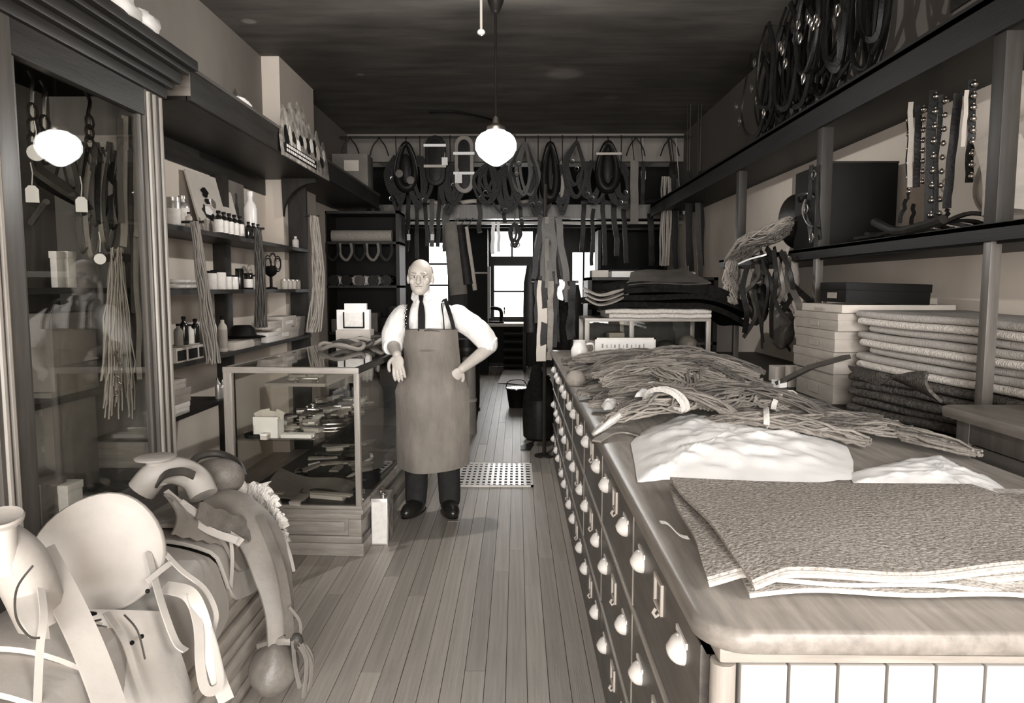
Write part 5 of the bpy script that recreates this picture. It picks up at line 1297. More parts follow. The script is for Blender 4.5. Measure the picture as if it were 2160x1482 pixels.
# fourth shelf
ya_ = 3.72
for k, (z, h, mt, x1, lab) in enumerate(((0, .062, 'label_white', .43, 'flat white carton lowest of the stack on the lowest wall shelf'), (.066, .082, 'carton', .45, 'brown carton in the middle of the stack on the lowest wall shelf'), (.152, .05, 'card', .40, 'flat pale carton on top of the stack on the lowest wall shelf'))):
    g = thing('carton', lab, 'box', (-2.05, 3.98, Z4 + z)); MB().box((-2.16, ya_, Z4 + z), (-1.935, ya_ + x1, Z4 + z + h)).build('box', mt, g, bevel=.003)
    MB().box((-2.163, ya_ - .003, Z4 + z + h * .6), (-1.932, ya_ + x1 + .003, Z4 + z + h + .003)).build('lid', mt, g, bevel=.002)
for k in range(3): bottle(452 + 5 * k, -1.97, Z4, (.14, .10, .12)[k], .02, 'small bright fitting, %s right of the carton stack on the lowest shelf' % ORD[k], 'tin', None, 'nickel', 'bottle', 'bottle', 'bright fittings on the lowest wall shelf')
g = thing('carton', 'brown carton standing on the floor below the lowest wall shelf', 'box', (-2.1, 3.9, 0)); MB().box((-2.25, 3.66, 0), (-1.96, 4.02, .42)).build('box', 'carton_dark', g, bevel=.004); MB().box((-1.961, 3.7, .2), (-1.957, 3.98, .39)).build('label', 'card', g)
# hanging hanks of tan lacing
def hang_hank(pts, nstr, rad, mat, lab, cat='leather', rs=.006):
    g = thing('lacing_hank', lab, cat, tuple(pts[-1])); m = MB(); P = spline(pts, 7); n = len(P)
    for s in range(nstr):
        a = R.random() * 2 * PI; q = math.sqrt(R.random()); out = []; ph = R.random() * 9
        for i, p in enumerate(P):
            w_ = rad * (.55 + .6 * i / n) * q
            out.append(p + Vector((math.cos(a + .3 * math.sin(i * .8 + ph)) * w_ * .7, math.sin(a) * w_, R.uniform(-.004, .004))))
        m.tube(out, rs * R.uniform(.8, 1.2), 5)
    m.build('strands', mat, g, ang=1.5)['kind'] = 'stuff'
    MB().tube([P[0] + Vector((.05, 0, 0)), P[0], P[0] + Vector((-.08, 0, .0))], .008, 6).build('peg', 'iron', g); return g
hang_hank([oX(412, 468, -1.86), oX(424, 560, -1.85), oX(436, 650, -1.84), oX(452, 765, -1.82)], 26, .055, 'tan_leather', 'long hank of tan leather lacing hanging in front of the wall shelves')
hang_hank([oX(543, 482, -1.86), oX(549, 560, -1.86), oX(552, 690, -1.85)], 22, .06, 'brown_leather', 'brown lacing hank hanging at the second shelf upright')
hang_hank([oX(662, 455, -1.80), oX(668, 520, -1.80), oX(672, 600, -1.80), oX(662, 700, -1.80)], 34, .085, 'carton', 'thick tan lacing hank hanging beyond the end of the wall shelves', rs=.007)
# advertising card on the canopy edge
g = thing('advertising_card', 'die-cut picture card of figures and horses fixed on the canopy edge', 'sign', (-1.68, 5.75, 2.47))
out = [(5.16, 2.475), (6.42, 2.475), (6.42, 2.66), (6.36, 2.80), (6.25, 2.72), (6.18, 2.86), (6.08, 2.74), (5.98, 2.88), (5.92, 2.80), (5.84, 2.98), (5.78, 2.90), (5.70, 2.98), (5.60, 2.86), (5.50, 2.93), (5.38, 2.82), (5.30, 2.86), (5.22, 2.72), (5.16, 2.62)]
m = MB(); n = len(out); m.v = [Vector((-1.676 - .10 * (z - 2.47), y, z)) for y, z in out] + [Vector((-1.664 - .10 * (z - 2.47), y, z)) for y, z in out]
m.f = [tuple(range(n)), tuple(range(2 * n - 1, n - 1, -1))] + [(i, (i + 1) % n, n + (i + 1) % n, n + i) for i in range(n)]
m.build('card', 'printed', g, smooth=False)
MB().box((-1.664, 5.2, 2.505), (-1.660, 6.0, 2.575)).build('text_band', 'black', g)
m = MB(); rr = random.Random(3)
for row in range(2):
    y = 5.23
    while y < 5.95:
        w_ = rr.uniform(.015, .04); m.box((-1.660, y, 2.515 + .031 * row), (-1.658, y + w_, 2.535 + .031 * row)); y += w_ + .018
m.build('faded_lettering', 'label_white', g)['kind'] = 'stuff'
for k in range(12):
    y0, z0 = 5.28 + .093 * k, 2.60 + rr.uniform(0, .09); h = rr.uniform(.10, .2); w_ = rr.uniform(.04, .075)
    pts = [(w_ * math.cos(a) * rr.uniform(.6, 1), h * .5 * math.sin(a) * rr.uniform(.6, 1.0)) for a in [2 * PI * q / 12 for q in range(12)]]
    m = MB(); m.v = [Vector((-1.660 - .10 * (z0 + q - 2.47) + .0006 * (k % 4), y0 + p, z0 + q)) for p, q in pts]; m.v += [v_ + Vector((.003, 0, 0)) for v_ in m.v]
    m.f = [tuple(range(12)), tuple(range(23, 11, -1))] + [(i, (i + 1) % 12, 12 + (i + 1) % 12, 12 + i) for i in range(12)]
    m.build('picture_patch', ('black', 'card', 'dark_leather', 'label_white')[k % 4], g, smooth=False)
# paper parcel on top of the tall cabinet, scrap on the canopy
for k, (x, y, rx_, lab) in enumerate(((255, 25, .09, 'crumpled white paper heap on top of the tall cabinet'), (305, 62, .07, 'torn white paper scrap hanging over the tall cabinet top'))):
    c = oX(x, y, -1.64); c.z = 2.66 + .03
    m = MB(); m.blob(c, (.05, .14 if k == 0 else .10, .05), 18, 10, None, lambda p, d: p * (1 + .35 * noise.noise(d * 3 + Vector((k * 5, 0, 0))))); tag(m.build('paper_heap', 'white_paper', ang=1.4), lab, 'paper')
c = oX(513, 212, -1.72); m = MB(); m.blob(Vector((c.x, c.y, 2.675 + .018)), (.03, .11, .02), 14, 8, None, lambda p, d: p * (1 + .4 * noise.noise(d * 3))); tag(m.build('paper_scrap', 'white_paper', ang=1.4), 'small white paper scrap lying on the canopy', 'paper')
g = thing('carton', 'brown carton with white label on the far end of the canopy', 'box', (-2.0, 8.3, 2.68)); A, B = oY(700, 328, 8.2), oY(776, 376, 8.2)
MB().box((A.x, 8.2, 2.676), (B.x, 8.5, A.z + .02)).build('box', 'carton_dark', g, bevel=.004); MB().box((lerp(A.x, B.x, .34), 8.196, lerp(2.676, A.z, .5)), (lerp(A.x, B.x, .75), 8.2, lerp(2.676, A.z, .85))).build('label', 'card', g)

# ================================================================== INSIDE THE TALL GLASS CABINET
def instr(px0, y0, y1, w, mat, lab, X=-1.82, sway=0):
    tag(MB().strap(wob(oX(px0, y0, X), oX(px0 + sway, y1, X), 12, .01, 1, px0), w, .006, (.8, -.6, 0)).build('hanging_strap', mat), lab, 'strap', 'straps in the tall cabinet')
for k, (x, a, b_, w, mt, sw) in enumerate(((252, 248, 470, .028, 'brown_leather', 4), (263, 244, 520, .03, 'tan_leather', -4), (277, 246, 660, .03, 'brown_leather', 6), (289, 250, 500, .03, 'tan_leather', 0), (287, 490, 800, .024, 'tan_leather', 8), (300, 246, 500, .026, 'carton', 2))):
    instr(x, a, b_, w, mt, 'leather strap hanging in the tall glass cabinet, %s from the left' % ORD[k], -1.80 - .02 * (k % 3), sw)
for k, (x, y0, y1) in enumerate(((66, 170, 300), (92, 190, 330), (186, 215, 300))):
    g = thing('hook', 'iron hook with rings in the tall glass cabinet, %s from the left' % ORD[k], 'hook', tuple(oX(x, y1, -1.95)))
    MB().tube(spline([oX(x - 5, y0 - 20, -1.95), oX(x + 4, y0, -1.93), oX(x, y0 + 30, -1.93), oX(x + 2, y1, -1.93)], 5), .009, 6).build('shank', 'nickel', g)
    for q in range(3):
        c = oX(x + 3, lerp(y0, y1, .5 + .25 * q), -1.92); MB().tube([c + Vector((.0, .03 * math.cos(a), .03 * math.sin(a))) for a in [2 * PI * t / 14 for t in range(14)]], .006, 6, closed=True).build('ring', 'iron', g)
def ptag(x, y, X, lab, r=False, s=1.0):
    c = oX(x, y, X); g = thing('price_tag', lab, 'tag', tuple(c - Vector((0, 0, .03))))
    if r: MB().lathe([(.024 * s, -.002), (.024 * s, .002)], 16, c, Euler((PI / 2, 0, .6)).to_matrix().to_4x4()).build('card', 'white_paper', g, smooth=False)
    else: MB().prism([(-.022 * s, -.03 * s), (.022 * s, -.03 * s), (.022 * s, .02 * s), (.01 * s, .034 * s), (-.01 * s, .034 * s), (-.022 * s, .02 * s)], -.0015, .0015, Matrix.Translation(c) @ Matrix.Rotation(.5, 4, 'Z')).build('card', 'white_paper', g, smooth=False)
    MB().tube([c + Vector((0, 0, .03 * s)), c + Vector((.003, .004, .08)), c + Vector((0, 0, .12))], .0025, 4).build('string', 'rope_white', g)
ptag(68, 410, -1.85, 'white price tag hanging at the left edge inside the tall cabinet'); ptag(172, 432, -1.85, 'white price tag below the leather tree in the tall cabinet'); ptag(211, 546, -1.85, 'round white price tag in the middle of the tall cabinet', True); ptag(76, 322, -1.85, 'grey round price tag near the left hook in the tall cabinet', True, 1.3)
# a saddle tree on a bracket
g = thing('saddle_tree', 'bare brown saddle tree hung on a bracket in the tall cabinet', 'saddle tree', tuple(oX(120, 440, -2.0)))
MB().strap(spline([oX(68, 350, -1.95), oX(110, 380, -1.92), oX(150, 405, -1.92), oX(182, 425, -1.95)], 6), .10, .02, (.5, -.3, .8)).build('bar', 'brown_leather', g)
MB().strap(spline([oX(75, 375, -2.05), oX(120, 402, -2.02), oX(165, 425, -2.02)], 6), .08, .02, (.5, -.3, .8)).build('bar', 'dark_leather', g)
MB().tube(spline([oX(100, 390, -2.05), oX(115, 335, -2.0), oX(140, 330, -1.97), oX(158, 395, -1.95)], 6), .03, 8).build('fork', 'brown_leather', g)
MB().tube([oX(66, 470, -2.15), oX(98, 425, -1.98)], .014, 6).build('bracket', 'mid_wood', g)
# loops and bridles hung in the middle
for k in range(9):
    x = 176 + 9 * k; rr_ = random.Random(k); y0 = 300 + 10 * (k % 3); y1 = rr_.uniform(450, 540)
    pts = [oX(x, y0, -1.95), oX(x - rr_.uniform(4, 16), lerp(y0, y1, .5), -1.92), oX(x - 4, y1, -1.92), oX(x + 12, y1 - 20, -1.93), oX(x + 18, lerp(y0, y1, .45), -1.94), oX(x + 4, y0, -1.95)]
    tag(MB().strap(spline(pts, 6), .02, .006, (.6, -.8, 0)).build('bridle_strap', ('brown_leather', 'dark_leather', 'tan_leather')[k % 3]), 'bridle strap loop hanging in the middle of the tall cabinet, %s from the left' % ORD[k], 'strap', 'bridle loops in the tall cabinet')
g = thing('horsehair_girth', 'long horsehair fringe hanging in the tall glass cabinet down to its lower shelf', 'fringe', tuple(oX(250, 880, -1.88)))
m = MB()
for s in range(60):
    x = R.uniform(212, 285); X = R.uniform(-1.93, -1.82); m.tube(wob(oX(lerp(245, x, .35), R.uniform(520, 560), X), oX(x, R.uniform(780, 885), X), 10, .02, 1, s), .0035, 4)
m.build('strands', 'carton', g, ang=1.5)['kind'] = 'stuff'
MB().strap([oX(210, 548, -1.87), oX(245, 540, -1.86), oX(282, 545, -1.87)], .035, .008, (.6, -.8, 0)).build('band', 'brown_leather', g)
for k in range(7):
    c = oX(245 + 5 * (k % 3), 745 + 14 * k, -1.80); g2 = MB().tube([c + Vector((.0, .011 * math.cos(a), .014 * math.sin(a))) for a in [2 * PI * t / 10 for t in range(10)]], .0035, 5, closed=True); g2.build('chain_link', 'nickel', g)
def cabbox(x0, x1, y0, y1, X, dep, lab, mat, z=None):
    A, B = oX(x0, y0, X), oX(x1, y1, X); zb = z if z is not None else B.z
    g = thing('box', lab, 'box', (X - dep / 2, (A.y + B.y) / 2, zb)); yb_ = min(B.y, 3.50)
    MB().box((X - dep, A.y, zb), (X, yb_, A.z)).build('box', mat, g, bevel=.004); MB().box((X - dep - .003, A.y - .003, A.z - .03), (X + .003, yb_ + .003, A.z + .002)).build('lid', mat, g, bevel=.002)
cabbox(118, 138, 530, 590, -2.05, .03, 'left one of two white cards standing on the upper cabinet shelf', 'label_white', 1.531); cabbox(142, 162, 530, 590, -2.05, .03, 'right one of two white cards standing on the upper cabinet shelf', 'label_white', 1.531)
cabbox(108, 205, 662, 740, -1.97, .22, 'brown carton standing on the lower shelf in the tall cabinet', 'carton_dark', 1.066)
cabbox(108, 205, 830, 900, -1.97, .22, 'dark carton on the cabinet floor behind the horsehair fringe', 'carton_dark', .561)
cabbox(85, 140, 1022, 1050, -1.84, .2, 'low tray-like box at the bottom front of the tall cabinet', 'carton_dark', .561); cabbox(142, 176, 1025, 1056, -1.80, .08, 'small white box at the bottom front of the tall cabinet', 'label_white', .561)
for k in range(26):
    c = Vector((R.uniform(-2.1, -1.77), R.uniform(2.6, 3.42), .561)); m = MB(); r_ = R.uniform(.02, .045)
    m.blob(c + Vector((0, 0, r_ * .8)), (r_ * 1.5, r_ * 1.2, r_ * .8), 10, 6, Matrix.Rotation(R.random() * 3, 4, 'Z'), lambda p, d: p * (1 + .3 * noise.noise(d * 2 + Vector((k, 0, 0)))))
    tag(m.build('leather_offcut', ('dark_leather', 'brown_leather', 'black_leather', 'carton')[k % 4]), '%s loose leather offcut on the floor of the tall cabinet' % ORD[k], 'leather', 'offcuts on the tall cabinet floor')

# ================================================================== IN AND ON THE GLASS SHOWCASE
def dcp(x, y, z): return DC_ROT @ Vector((x, y, z))
RD = random.Random(77)
cnts = {}
slot = {'glass shelf': (.666, -.74, -.24, .06, 1.5), 'showcase floor': (.301, -.74, -.07, .06, 1.7), 'wooden shelf': (.926, -.74, -.40, .55, 2.0)}
kinds = ['knife', 'brush', 'strap_coil', 'curb_bit', 'leather_sheath', 'tin_box', 'awl']
def showcase_item(kind, shelf, x, y, rz):
    z = slot[shelf][0]; key = (kind, shelf)
    i = cnts[key] = cnts.get(key, 0) + 1
    nm = kind.replace('_', ' ')
    lab = '%s from the front lying on the showcase\'s %s' % (ORD[i - 1] + ' ' + nm, shelf.replace('showcase floor', 'floor'))
    p = dcp(x, y, z); g = thing(kind, lab, nm.split()[-1], tuple(p), rz, group='%ss on the %s' % (nm, shelf))
    def B(m, n, mt, bevel=0): m.xf(MW[g]); return m.build(n, mt, g, bevel=bevel)
    L = RD.uniform(.16, .28)
    if kind == 'knife':
        B(MB().box((-L * .45, -.012, .002), (0, .012, .016)), 'handle', RD.choice(('porcelain', 'label_white', 'porcelain', 'card')), .004); B(MB().prism([(0, -.011), (L * .5, -.009), (L * .6, .0), (L * .5, .011), (0, .011)], .006, .010, Matrix.Rotation(-PI / 2, 4, 'X') @ Matrix.Translation((0, -.0, 0))), 'blade', 'nickel')
    elif kind == 'brush':
        B(MB().box((-L * .5, -.022, .022), (L * .5, .022, .036)), 'back', RD.choice(('straw_wood', 'label_white')), .006); B(MB().box((-L * .48, -.02, 0), (L * .30, .02, .022)), 'bristles', 'card')
    elif kind == 'strap_coil':
        m = MB(); m.strap([Vector((math.cos(a) * (.03 + .0045 * a), math.sin(a) * (.03 + .0045 * a), .013)) for a in [q * .4 for q in range(32)]], .022, .004, (1, 0, 0)); B(m, 'strap', RD.choice(('brown_leather', 'tan_leather', 'dark_leather'))); m = MB(); m.tube([Vector((.09 + .014 * math.cos(a), .014 * math.sin(a), .01)) for a in [2 * PI * q / 10 for q in range(10)]], .003, 5, closed=True); B(m, 'buckle', 'nickel')
    elif kind == 'curb_bit':
        B(MB().tube([(-.07, 0, .012), (0, .012, .014), (.07, 0, .012)], .007, 7), 'mouthpiece', 'nickel')
        for s in (-1, 1): B(MB().tube(spline([(s * .07, .05, .01), (s * .075, 0, .012), (s * .072, -.06, .01), (s * .06, -.10, .008)], 5), .006, 6), 'shank', 'nickel')
    elif kind == 'leather_sheath':
        B(MB().prism([(-L * .5, -.03), (L * .2, -.028), (L * .5, -.008), (L * .5, .008), (L * .2, .028), (-L * .5, .03)], 0, .014, Matrix.Rotation(PI / 2, 4, 'X') @ Matrix.Translation((0, 0, 0))), 'sheath', RD.choice(('brown_leather', 'tan_leather', 'carton')), .003); B(MB().box((-L * .45, -.032, -.016), (-L * .38, .032, .001)), 'band', 'pale_leather')
    elif kind == 'tin_box':
        B(MB().box((-.05, -.035, 0), (.05, .035, .03)), 'body', RD.choice(('tin', 'card', 'carton')), .003); B(MB().box((-.052, -.037, .022), (.052, .037, .032)), 'lid', 'tin', .002)
    else:
        B(MB().lathe([(.004, 0), (.012, .01), (.014, .04), (.010, .07), (.004, .08)], 10, (0, 0, .014), Euler((0, PI / 2, 0)).to_matrix().to_4x4()), 'handle', 'straw_wood'); B(MB().tube([(.08, 0, .014), (.16, 0, .012)], .0035, 6), 'spike', 'nickel')
    return g
for shelf, nrow, ncol in (('glass shelf', 17, 4), ('showcase floor', 12, 3), ('wooden shelf', 8, 2)):
    z, x0, x1, y0, y1 = slot[shelf]
    for r_ in range(nrow):
        for c_ in range(ncol):
            if RD.random() < .12: continue
            k = RD.choice(kinds if shelf != 'showcase floor' else ['strap_coil', 'leather_sheath', 'curb_bit', 'leather_sheath', 'knife', 'brush'])
            if cnts.get((k, shelf), 0) >= 28: continue
            showcase_item(k, shelf, lerp(x0 + .08, x1 - .08, (c_ + .5) / ncol) + RD.uniform(-.03, .03), lerp(y0, y1, (r_ + .3) / nrow), RD.choice((RD.uniform(-.4, .4), RD.uniform(.9, 1.9))))
# white card box with leaflets at the left front of the glass shelf
g = thing('card_box', 'open white card box with leaflets at left front of the glass shelf', 'box', tuple(dcp(-.6, .09, .666)))
m = MB(); m.box((-.64, .05, .667), (-.49, .056, .79)).box((-.64, .13, .667), (-.49, .136, .74)).box((-.64, .05, .667), (-.634, .136, .74)).box((-.496, .05, .667), (-.49, .136, .78)).xf(DC_ROT).build('box', 'white_paper', g, smooth=False)['kind'] = 'stuff'
for k in range(4): MB().cbox((-.61 + .035 * k, .09, .77 + .01 * (k % 2)), (.05, .004, .10), .1, .2 * (k - 1.5), .3 * (k - 1.5)).xf(DC_ROT).build('leaflet', 'card', g, smooth=False)
tag(MB().box((-.48, .05, .667), (-.30, .13, .69)).xf(DC_ROT).build('flat_box', 'white_paper', bevel=.003), 'flat white box right of the open card box on the glass shelf', 'box')
m = MB(); m.grid(lambda u, v: dcp(-.62 + .5 * u, .04 + .35 * v, .303 + .10 * (1 - u) * v + .02 * math.sin(u * 6 + v * 3)), 14, 10, .006); tag(m.build('leather_sheet', 'tan_leather', ang=1.2), 'pale leather sheet spread on the showcase floor by the front glass', 'leather')
# on top of the showcase: harness coil, ticket stand
for k in range(4):
    c = oZ(720 + 24 * k, 738 - 5 * k, HT + .002)
    m = MB(); m.tube([c + Vector((.16 * math.cos(a) * (1 - .06 * k), .10 * math.sin(a), .018 + .018 * math.sin(3 * a + k) + .01)) for a in [2 * PI * q / 30 for q in range(30)]], .016, 7, closed=True)
    tag(m.build('harness_loop', ('tan_leather', 'brown_leather', 'carton', 'brown_leather')[k], ang=1.2), 'leather loop in the coil on the glass showcase top, %s from the left' % ORD[k], 'strap', 'harness coil on the showcase top')
c = oZ(742, 722, HT); g = thing('ticket_stand', 'white ticket stand with framed card on the far top of the glass showcase', 'sign', tuple(c))
A, B = oY(708, 640, c.y), oY(782, 716, c.y)
def tk(x0, x1, z0, z1, y, d, nm, mt): MB().box((lerp(A.x, B.x, x0), c.y + y, lerp(HT + .002, A.z, z0)), (lerp(A.x, B.x, x1), c.y + y + d, lerp(HT + .002, A.z, z1))).build(nm, mt, g, bevel=.003)
tk(.0, 1, 0, .32, -.02, .16, 'base', 'card'); tk(.0, .95, .32, .84, .02, .08, 'body', 'white_paper'); tk(.22, .86, .84, 1.0, .03, .05, 'crest', 'white_paper'); tk(.22, .80, .40, .76, .008, .008, 'framed_card', 'label_white')
for x0, x1, z0, z1 in ((.20, .24, .38, .78), (.78, .82, .38, .78), (.2, .82, .36, .40)): tk(x0, x1, z0, z1, .0, .012, 'card_frame', 'black')
# rectangular oil can on the floor
g = thing('oil_can', 'tall square tin can with spout and handle on floor beside the showcase base', 'can', tuple(oZ(803, 1150, 0)))
a = oZ(782, 1150, 0); ax0, ax1 = a.x + .004, a.x + .104; ay0, ay1 = a.y, a.y + .2; ah = .285
MB().box((ax0, ay0, 0), (ax1, ay1, ah)).build('body', 'tin', g, bevel=.006)
MB().box((ax0 + .006, ay0 - .002, .012), (ax1 - .006, ay0 + .001, ah - .02)).build('front_label', 'label_white', g); MB().box((ax1 - .001, ay0 + .012, .02), (ax1 + .002, ay1 - .012, ah - .02)).build('side_label', 'printed', g)
MB().lathe([(.017, 0), (.017, .02), (.013, .022), (.013, .03)], 12, (ax1 - .03, ay0 + .03, ah)).build('spout', 'nickel', g)
MB().tube(spline([(ax0 + .05, ay0 + .07, ah), (ax0 + .05, ay0 + .075, ah + .035), (ax0 + .05, ay0 + .14, ah + .035), (ax0 + .05, ay0 + .15, ah)], 4), .005, 6).build('handle', 'nickel', g)
# ================================================================== CEILING LAMP
gc = oY(1046, 312, 5.3)
g = thing('globe_lamp', 'white glass schoolhouse globe lamp on long rod, hanging over the aisle', 'lamp', (gc.x, gc.y, gc.z - .15))
MB().lathe([(.02, -.128), (.035, -.122), (.075, -.098), (.125, -.055), (.148, -.012), (.150, .03), (.138, .068), (.110, .098), (.075, .115), (.062, .128)], 32, gc).build('globe', 'lamp_glass', g)
MB().lathe([(.066, .118), (.070, .125), (.066, .15), (.03, .175), (.018, .22), (.012, .225)], 20, gc).build('fitter', 'brass', g)
MB().tube([gc + Vector((0, 0, .20)), Vector((gc.x, gc.y, HC - .02))], .009, 8).build('rod', 'dark_leather', g)
MB().lathe([(.012, -.09), (.03, -.08), (.055, -.02), (.06, 0)], 20, (gc.x, gc.y, HC - .001)).build('ceiling_rose', 'dark_leather', g)
pl = bpy.data.lights.new('globe_lamp_light', 'POINT'); pl.energy = 60; pl.shadow_soft_size = .15; pl.color = (1, .98, .94)
po = bpy.data.objects.new('globe_lamp_light', pl); COL.objects.link(po); po.location = gc - Vector((0, 0, .16)); pl.shadow_soft_size = .02
po.location = gc + Vector((0, -.16, -.03))
g = thing('pull_cord', 'thin pull rod with white knob hanging from the ceiling at top centre', 'pull cord', tuple(oY(1015, 76, 3.4)))
e = oY(1015, 68, 3.4); t = Vector((e.x, e.y, HC))
MB().tube([t - Vector((0, 0, .001)), e], .006, 6).build('rod', 'card', g); m = MB(); m.blob(e, (.019, .019, .014), 12, 8); m.build('knob', 'porcelain', g)
tag(MB().tube(spline([oZ(905, 236, HC - .01), oZ(960, 236, HC - .012), oZ(1030, 250, HC - .03), oZ(1052, 262, HC - .01)], 6), .012, 6).build('wire', 'black'), 'dark electric wire looped along the ceiling behind the globe lamp', 'wire')
# ================================================================== TACK HUNG UNDER THE PARTITION
YT = 9.35
HOOKZ = oY(1000, 300, YT).z
tag(MB().tube([(XL + .003, YT - .02, HOOKZ + .06), (XR - .003, YT - .02, HOOKZ + .06)], .016, 8).build('hanging_rail', 'dark_wood'), 'round dark rail under the ceiling carrying the row of horse collars', 'rail')
def hook(p, g):
    MB().tube(spline([Vector((p.x, YT - .02, HOOKZ + .07)), Vector((p.x, YT - .05, HOOKZ + .04)), p, p - Vector((0, 0, .05))], 4), .008, 6).build('hook', 'iron', g)
def collar(x, yt, yb, wpx, mat, lab, th=.05, bands=(), y=YT - .08, face=None):
    t, b_ = oY(x, yt, y), oY(x, yb, y); Hh = t.z - b_.z; Wd = wpx * y / F_PX
    g = thing('horse_collar', lab, 'horse collar', tuple(b_), group='horse collars in the row under the ceiling'); hook(t, g)
    P = []; rad = []
    for k in range(36):
        a = 2 * PI * k / 36; zz_ = (1 - math.cos(a)) / 2
        P.append(t + Vector((Wd * .34 * math.sin(a) * (.55 + .55 * zz_), 0, -Hh * zz_ * .9 - .03))); rad.append(th * (.62 + .55 * zz_))
    MB().tube(P, rad, 9, closed=True).build('collar_roll', mat, g, ang=1.2)
    Q = [p + Vector((p.x - t.x, 0, 0)) * .28 + Vector((0, -.03, 0)) for p in P]
    MB().tube(Q[2:-2], .012, 6).build('hame', 'iron' if not face else face, g)
    for f in bands:
        zc = t.z - Hh * f; MB().box((t.x - Wd * .42, y - .085, zc - .014), (t.x + Wd * .42, y - .06, zc + .014)).build('band', 'card', g, bevel=.004)
    return g
def pad(x, yt, yb, wpx, mat, lab, bands, y=YT - .1, tagpos=None):
    t, b_ = oY(x, yt, y), oY(x, yb, y); Hh = t.z - b_.z; Wd = wpx * y / F_PX
    g = thing('harness_pad', lab, 'harness pad', tuple(b_), group='long pads in the row under the ceiling'); hook(t + Vector((0, 0, .0)), g)
    pts = []
    for k in range(12): a = PI * k / 11; pts.append((math.cos(a) * Wd / 2, -Wd / 2 + math.sin(a) * Wd / 2))
    for k in range(12): a = PI + PI * k / 11; pts.append((math.cos(a) * Wd / 2, -Hh + Wd / 2 + math.sin(a) * Wd / 2))
    MB().prism([(t.x + p, t.z + q) for p, q in pts], y - .04, y + .04).build('pad', mat, g, bevel=.02)
    MB().prism([(t.x + p * .62, t.z - Hh * .5 + (q + Hh * .5) * .85) for p, q in pts], y - .055, y - .03).build('inner_pad', 'dark_leather' if mat != 'dark_leather' else 'black_leather', g, bevel=.01)
    for f, mt in bands: zc = t.z - Hh * f; MB().box((t.x - Wd * .55, y - .07, zc - .018), (t.x + Wd * .55, y - .045, zc + .018)).build('band', mt, g, bevel=.005)
    return g
COLL1 = collar(856, 298, 402, 62, 'black_leather', 'black horse collar farthest left in the hanging row', .055)
for k, (x, y_) in enumerate(((842, 366), (866, 380))):
    c = oY(x, y_, YT - .18); MB().lathe([(.05, -.006), (.05, .004), (.03, .012), (.01, .014)], 18, c, Euler((PI / 2, 0, 0)).to_matrix().to_4x4()).build('rosette', 'carton_dark', COLL1)
PAD1 = pad(918, 286, 392, 42, 'dark_leather', 'dark harness pad with white top band, second hanging item from the left', ((.21, 'white_cloth'), (.62, 'card')))
PAD2 = pad(979, 286, 408, 40, 'tan_leather', 'tan harness pad with two white bands hanging left of the globe lamp', ((.32, 'white_cloth'), (.66, 'white_cloth')))
def wtag(x, y_, Y, lab, s=.05, h=1.3, up=None, parent=None):
    c = oY(x, y_, Y); g = parent
    if g is None: g = thing('price_tag', lab, 'tag', tuple(c - Vector((0, 0, s * h / 2))))
    k = MB().box((c.x - s / 2, Y - .002, c.z - s * h / 2), (c.x + s / 2, Y + .002, c.z + s * h / 2)).build('price_tag' if parent else 'card', 'white_paper', g)
    if parent: k['label'] = 'white price tag'
    MB().tube([c + Vector((0, 0, s * h / 2 - .003)), c + Vector((0, .01, s * h / 2 + .06))] + ([Vector(up)] if up else []), .003, 4).build('tag_string', 'rope_white', g)
wtag(938, 340, YT - .18, '', .075, parent=PAD1); wtag(967, 376, YT - .18, '', .09, parent=PAD2)
q = oY(1357, 369, YT - .1); wtag(1357, 369, YT - .1, 'white price tag hanging right of the darkest collar', .06, 1.8, (q.x, YT - .02, HOOKZ + .05))
def loops(x, yt, yb, wpx, n, mat, lab, y=YT - .12, w=.035, seed=0):
    t, b_ = oY(x, yt, y), oY(x, yb, y); Hh = t.z - b_.z; Wd = wpx * y / F_PX; rr = random.Random(seed + x)
    g = thing('hanging_harness', lab, 'harness', tuple(b_), group='strap harness in the hanging row'); hook(t, g)
    for k in range(n):
        h = Hh * rr.uniform(.65, 1); a = Wd * rr.uniform(.2, .5); o = rr.uniform(-.2, .2) * Wd
        pts = [t + Vector((o * .2, -.01 * k, 0)), t + Vector((o - a, -.012 * k, -h * .45)), t + Vector((o - a * .5, -.012 * k, -h * .92)), t + Vector((o + a * .3, -.012 * k, -h)), t + Vector((o + a, -.012 * k, -h * .6)), t + Vector((o * .3 + .01, -.01 * k, -.01))]
        MB().strap(spline(pts, 5), w * rr.uniform(.7, 1.2), .009, (0, -1, 0)).build('strap', mat if k % 3 else 'dark_leather', g)
    for k in range(2):
        c = t + Vector((rr.uniform(-.3, .3) * Wd, -.06, -Hh * rr.uniform(.3, .9))); MB().tube([c + Vector((.028 * math.cos(a), 0, .028 * math.sin(a))) for a in [2 * PI * q / 12 for q in range(12)]], .007, 5, closed=True).build('ring', 'nickel', g)
    return g
loops(1032, 342, 432, 56, 7, 'black_leather', 'dark strap harness hanging just under the globe lamp', seed=1)
loops(1108, 300, 436, 60, 5, 'brown_leather', 'brown strap loops hanging right of the globe lamp', seed=2)
collar(1161, 298, 425, 44, 'black_leather', 'narrow black collar hanging right of the brown strap loops', .06)
loops(1217, 298, 420, 50, 5, 'dark_leather', 'dark strap loop harness between the two right-hand collars', seed=3)
tag(MB().strap([oY(1190, 340, YT), oY(1188, 380, YT), oY(1186, 420, YT)], .09, .02, (0, -1, 0)).build('pale_pad', 'carton'), 'pale upright pad strip beside the narrow black collar', 'pad')
collar(1283, 296, 404, 62, 'black_leather', 'broad black collar with pale band, rightmost collar of the row', .06, (.28,))
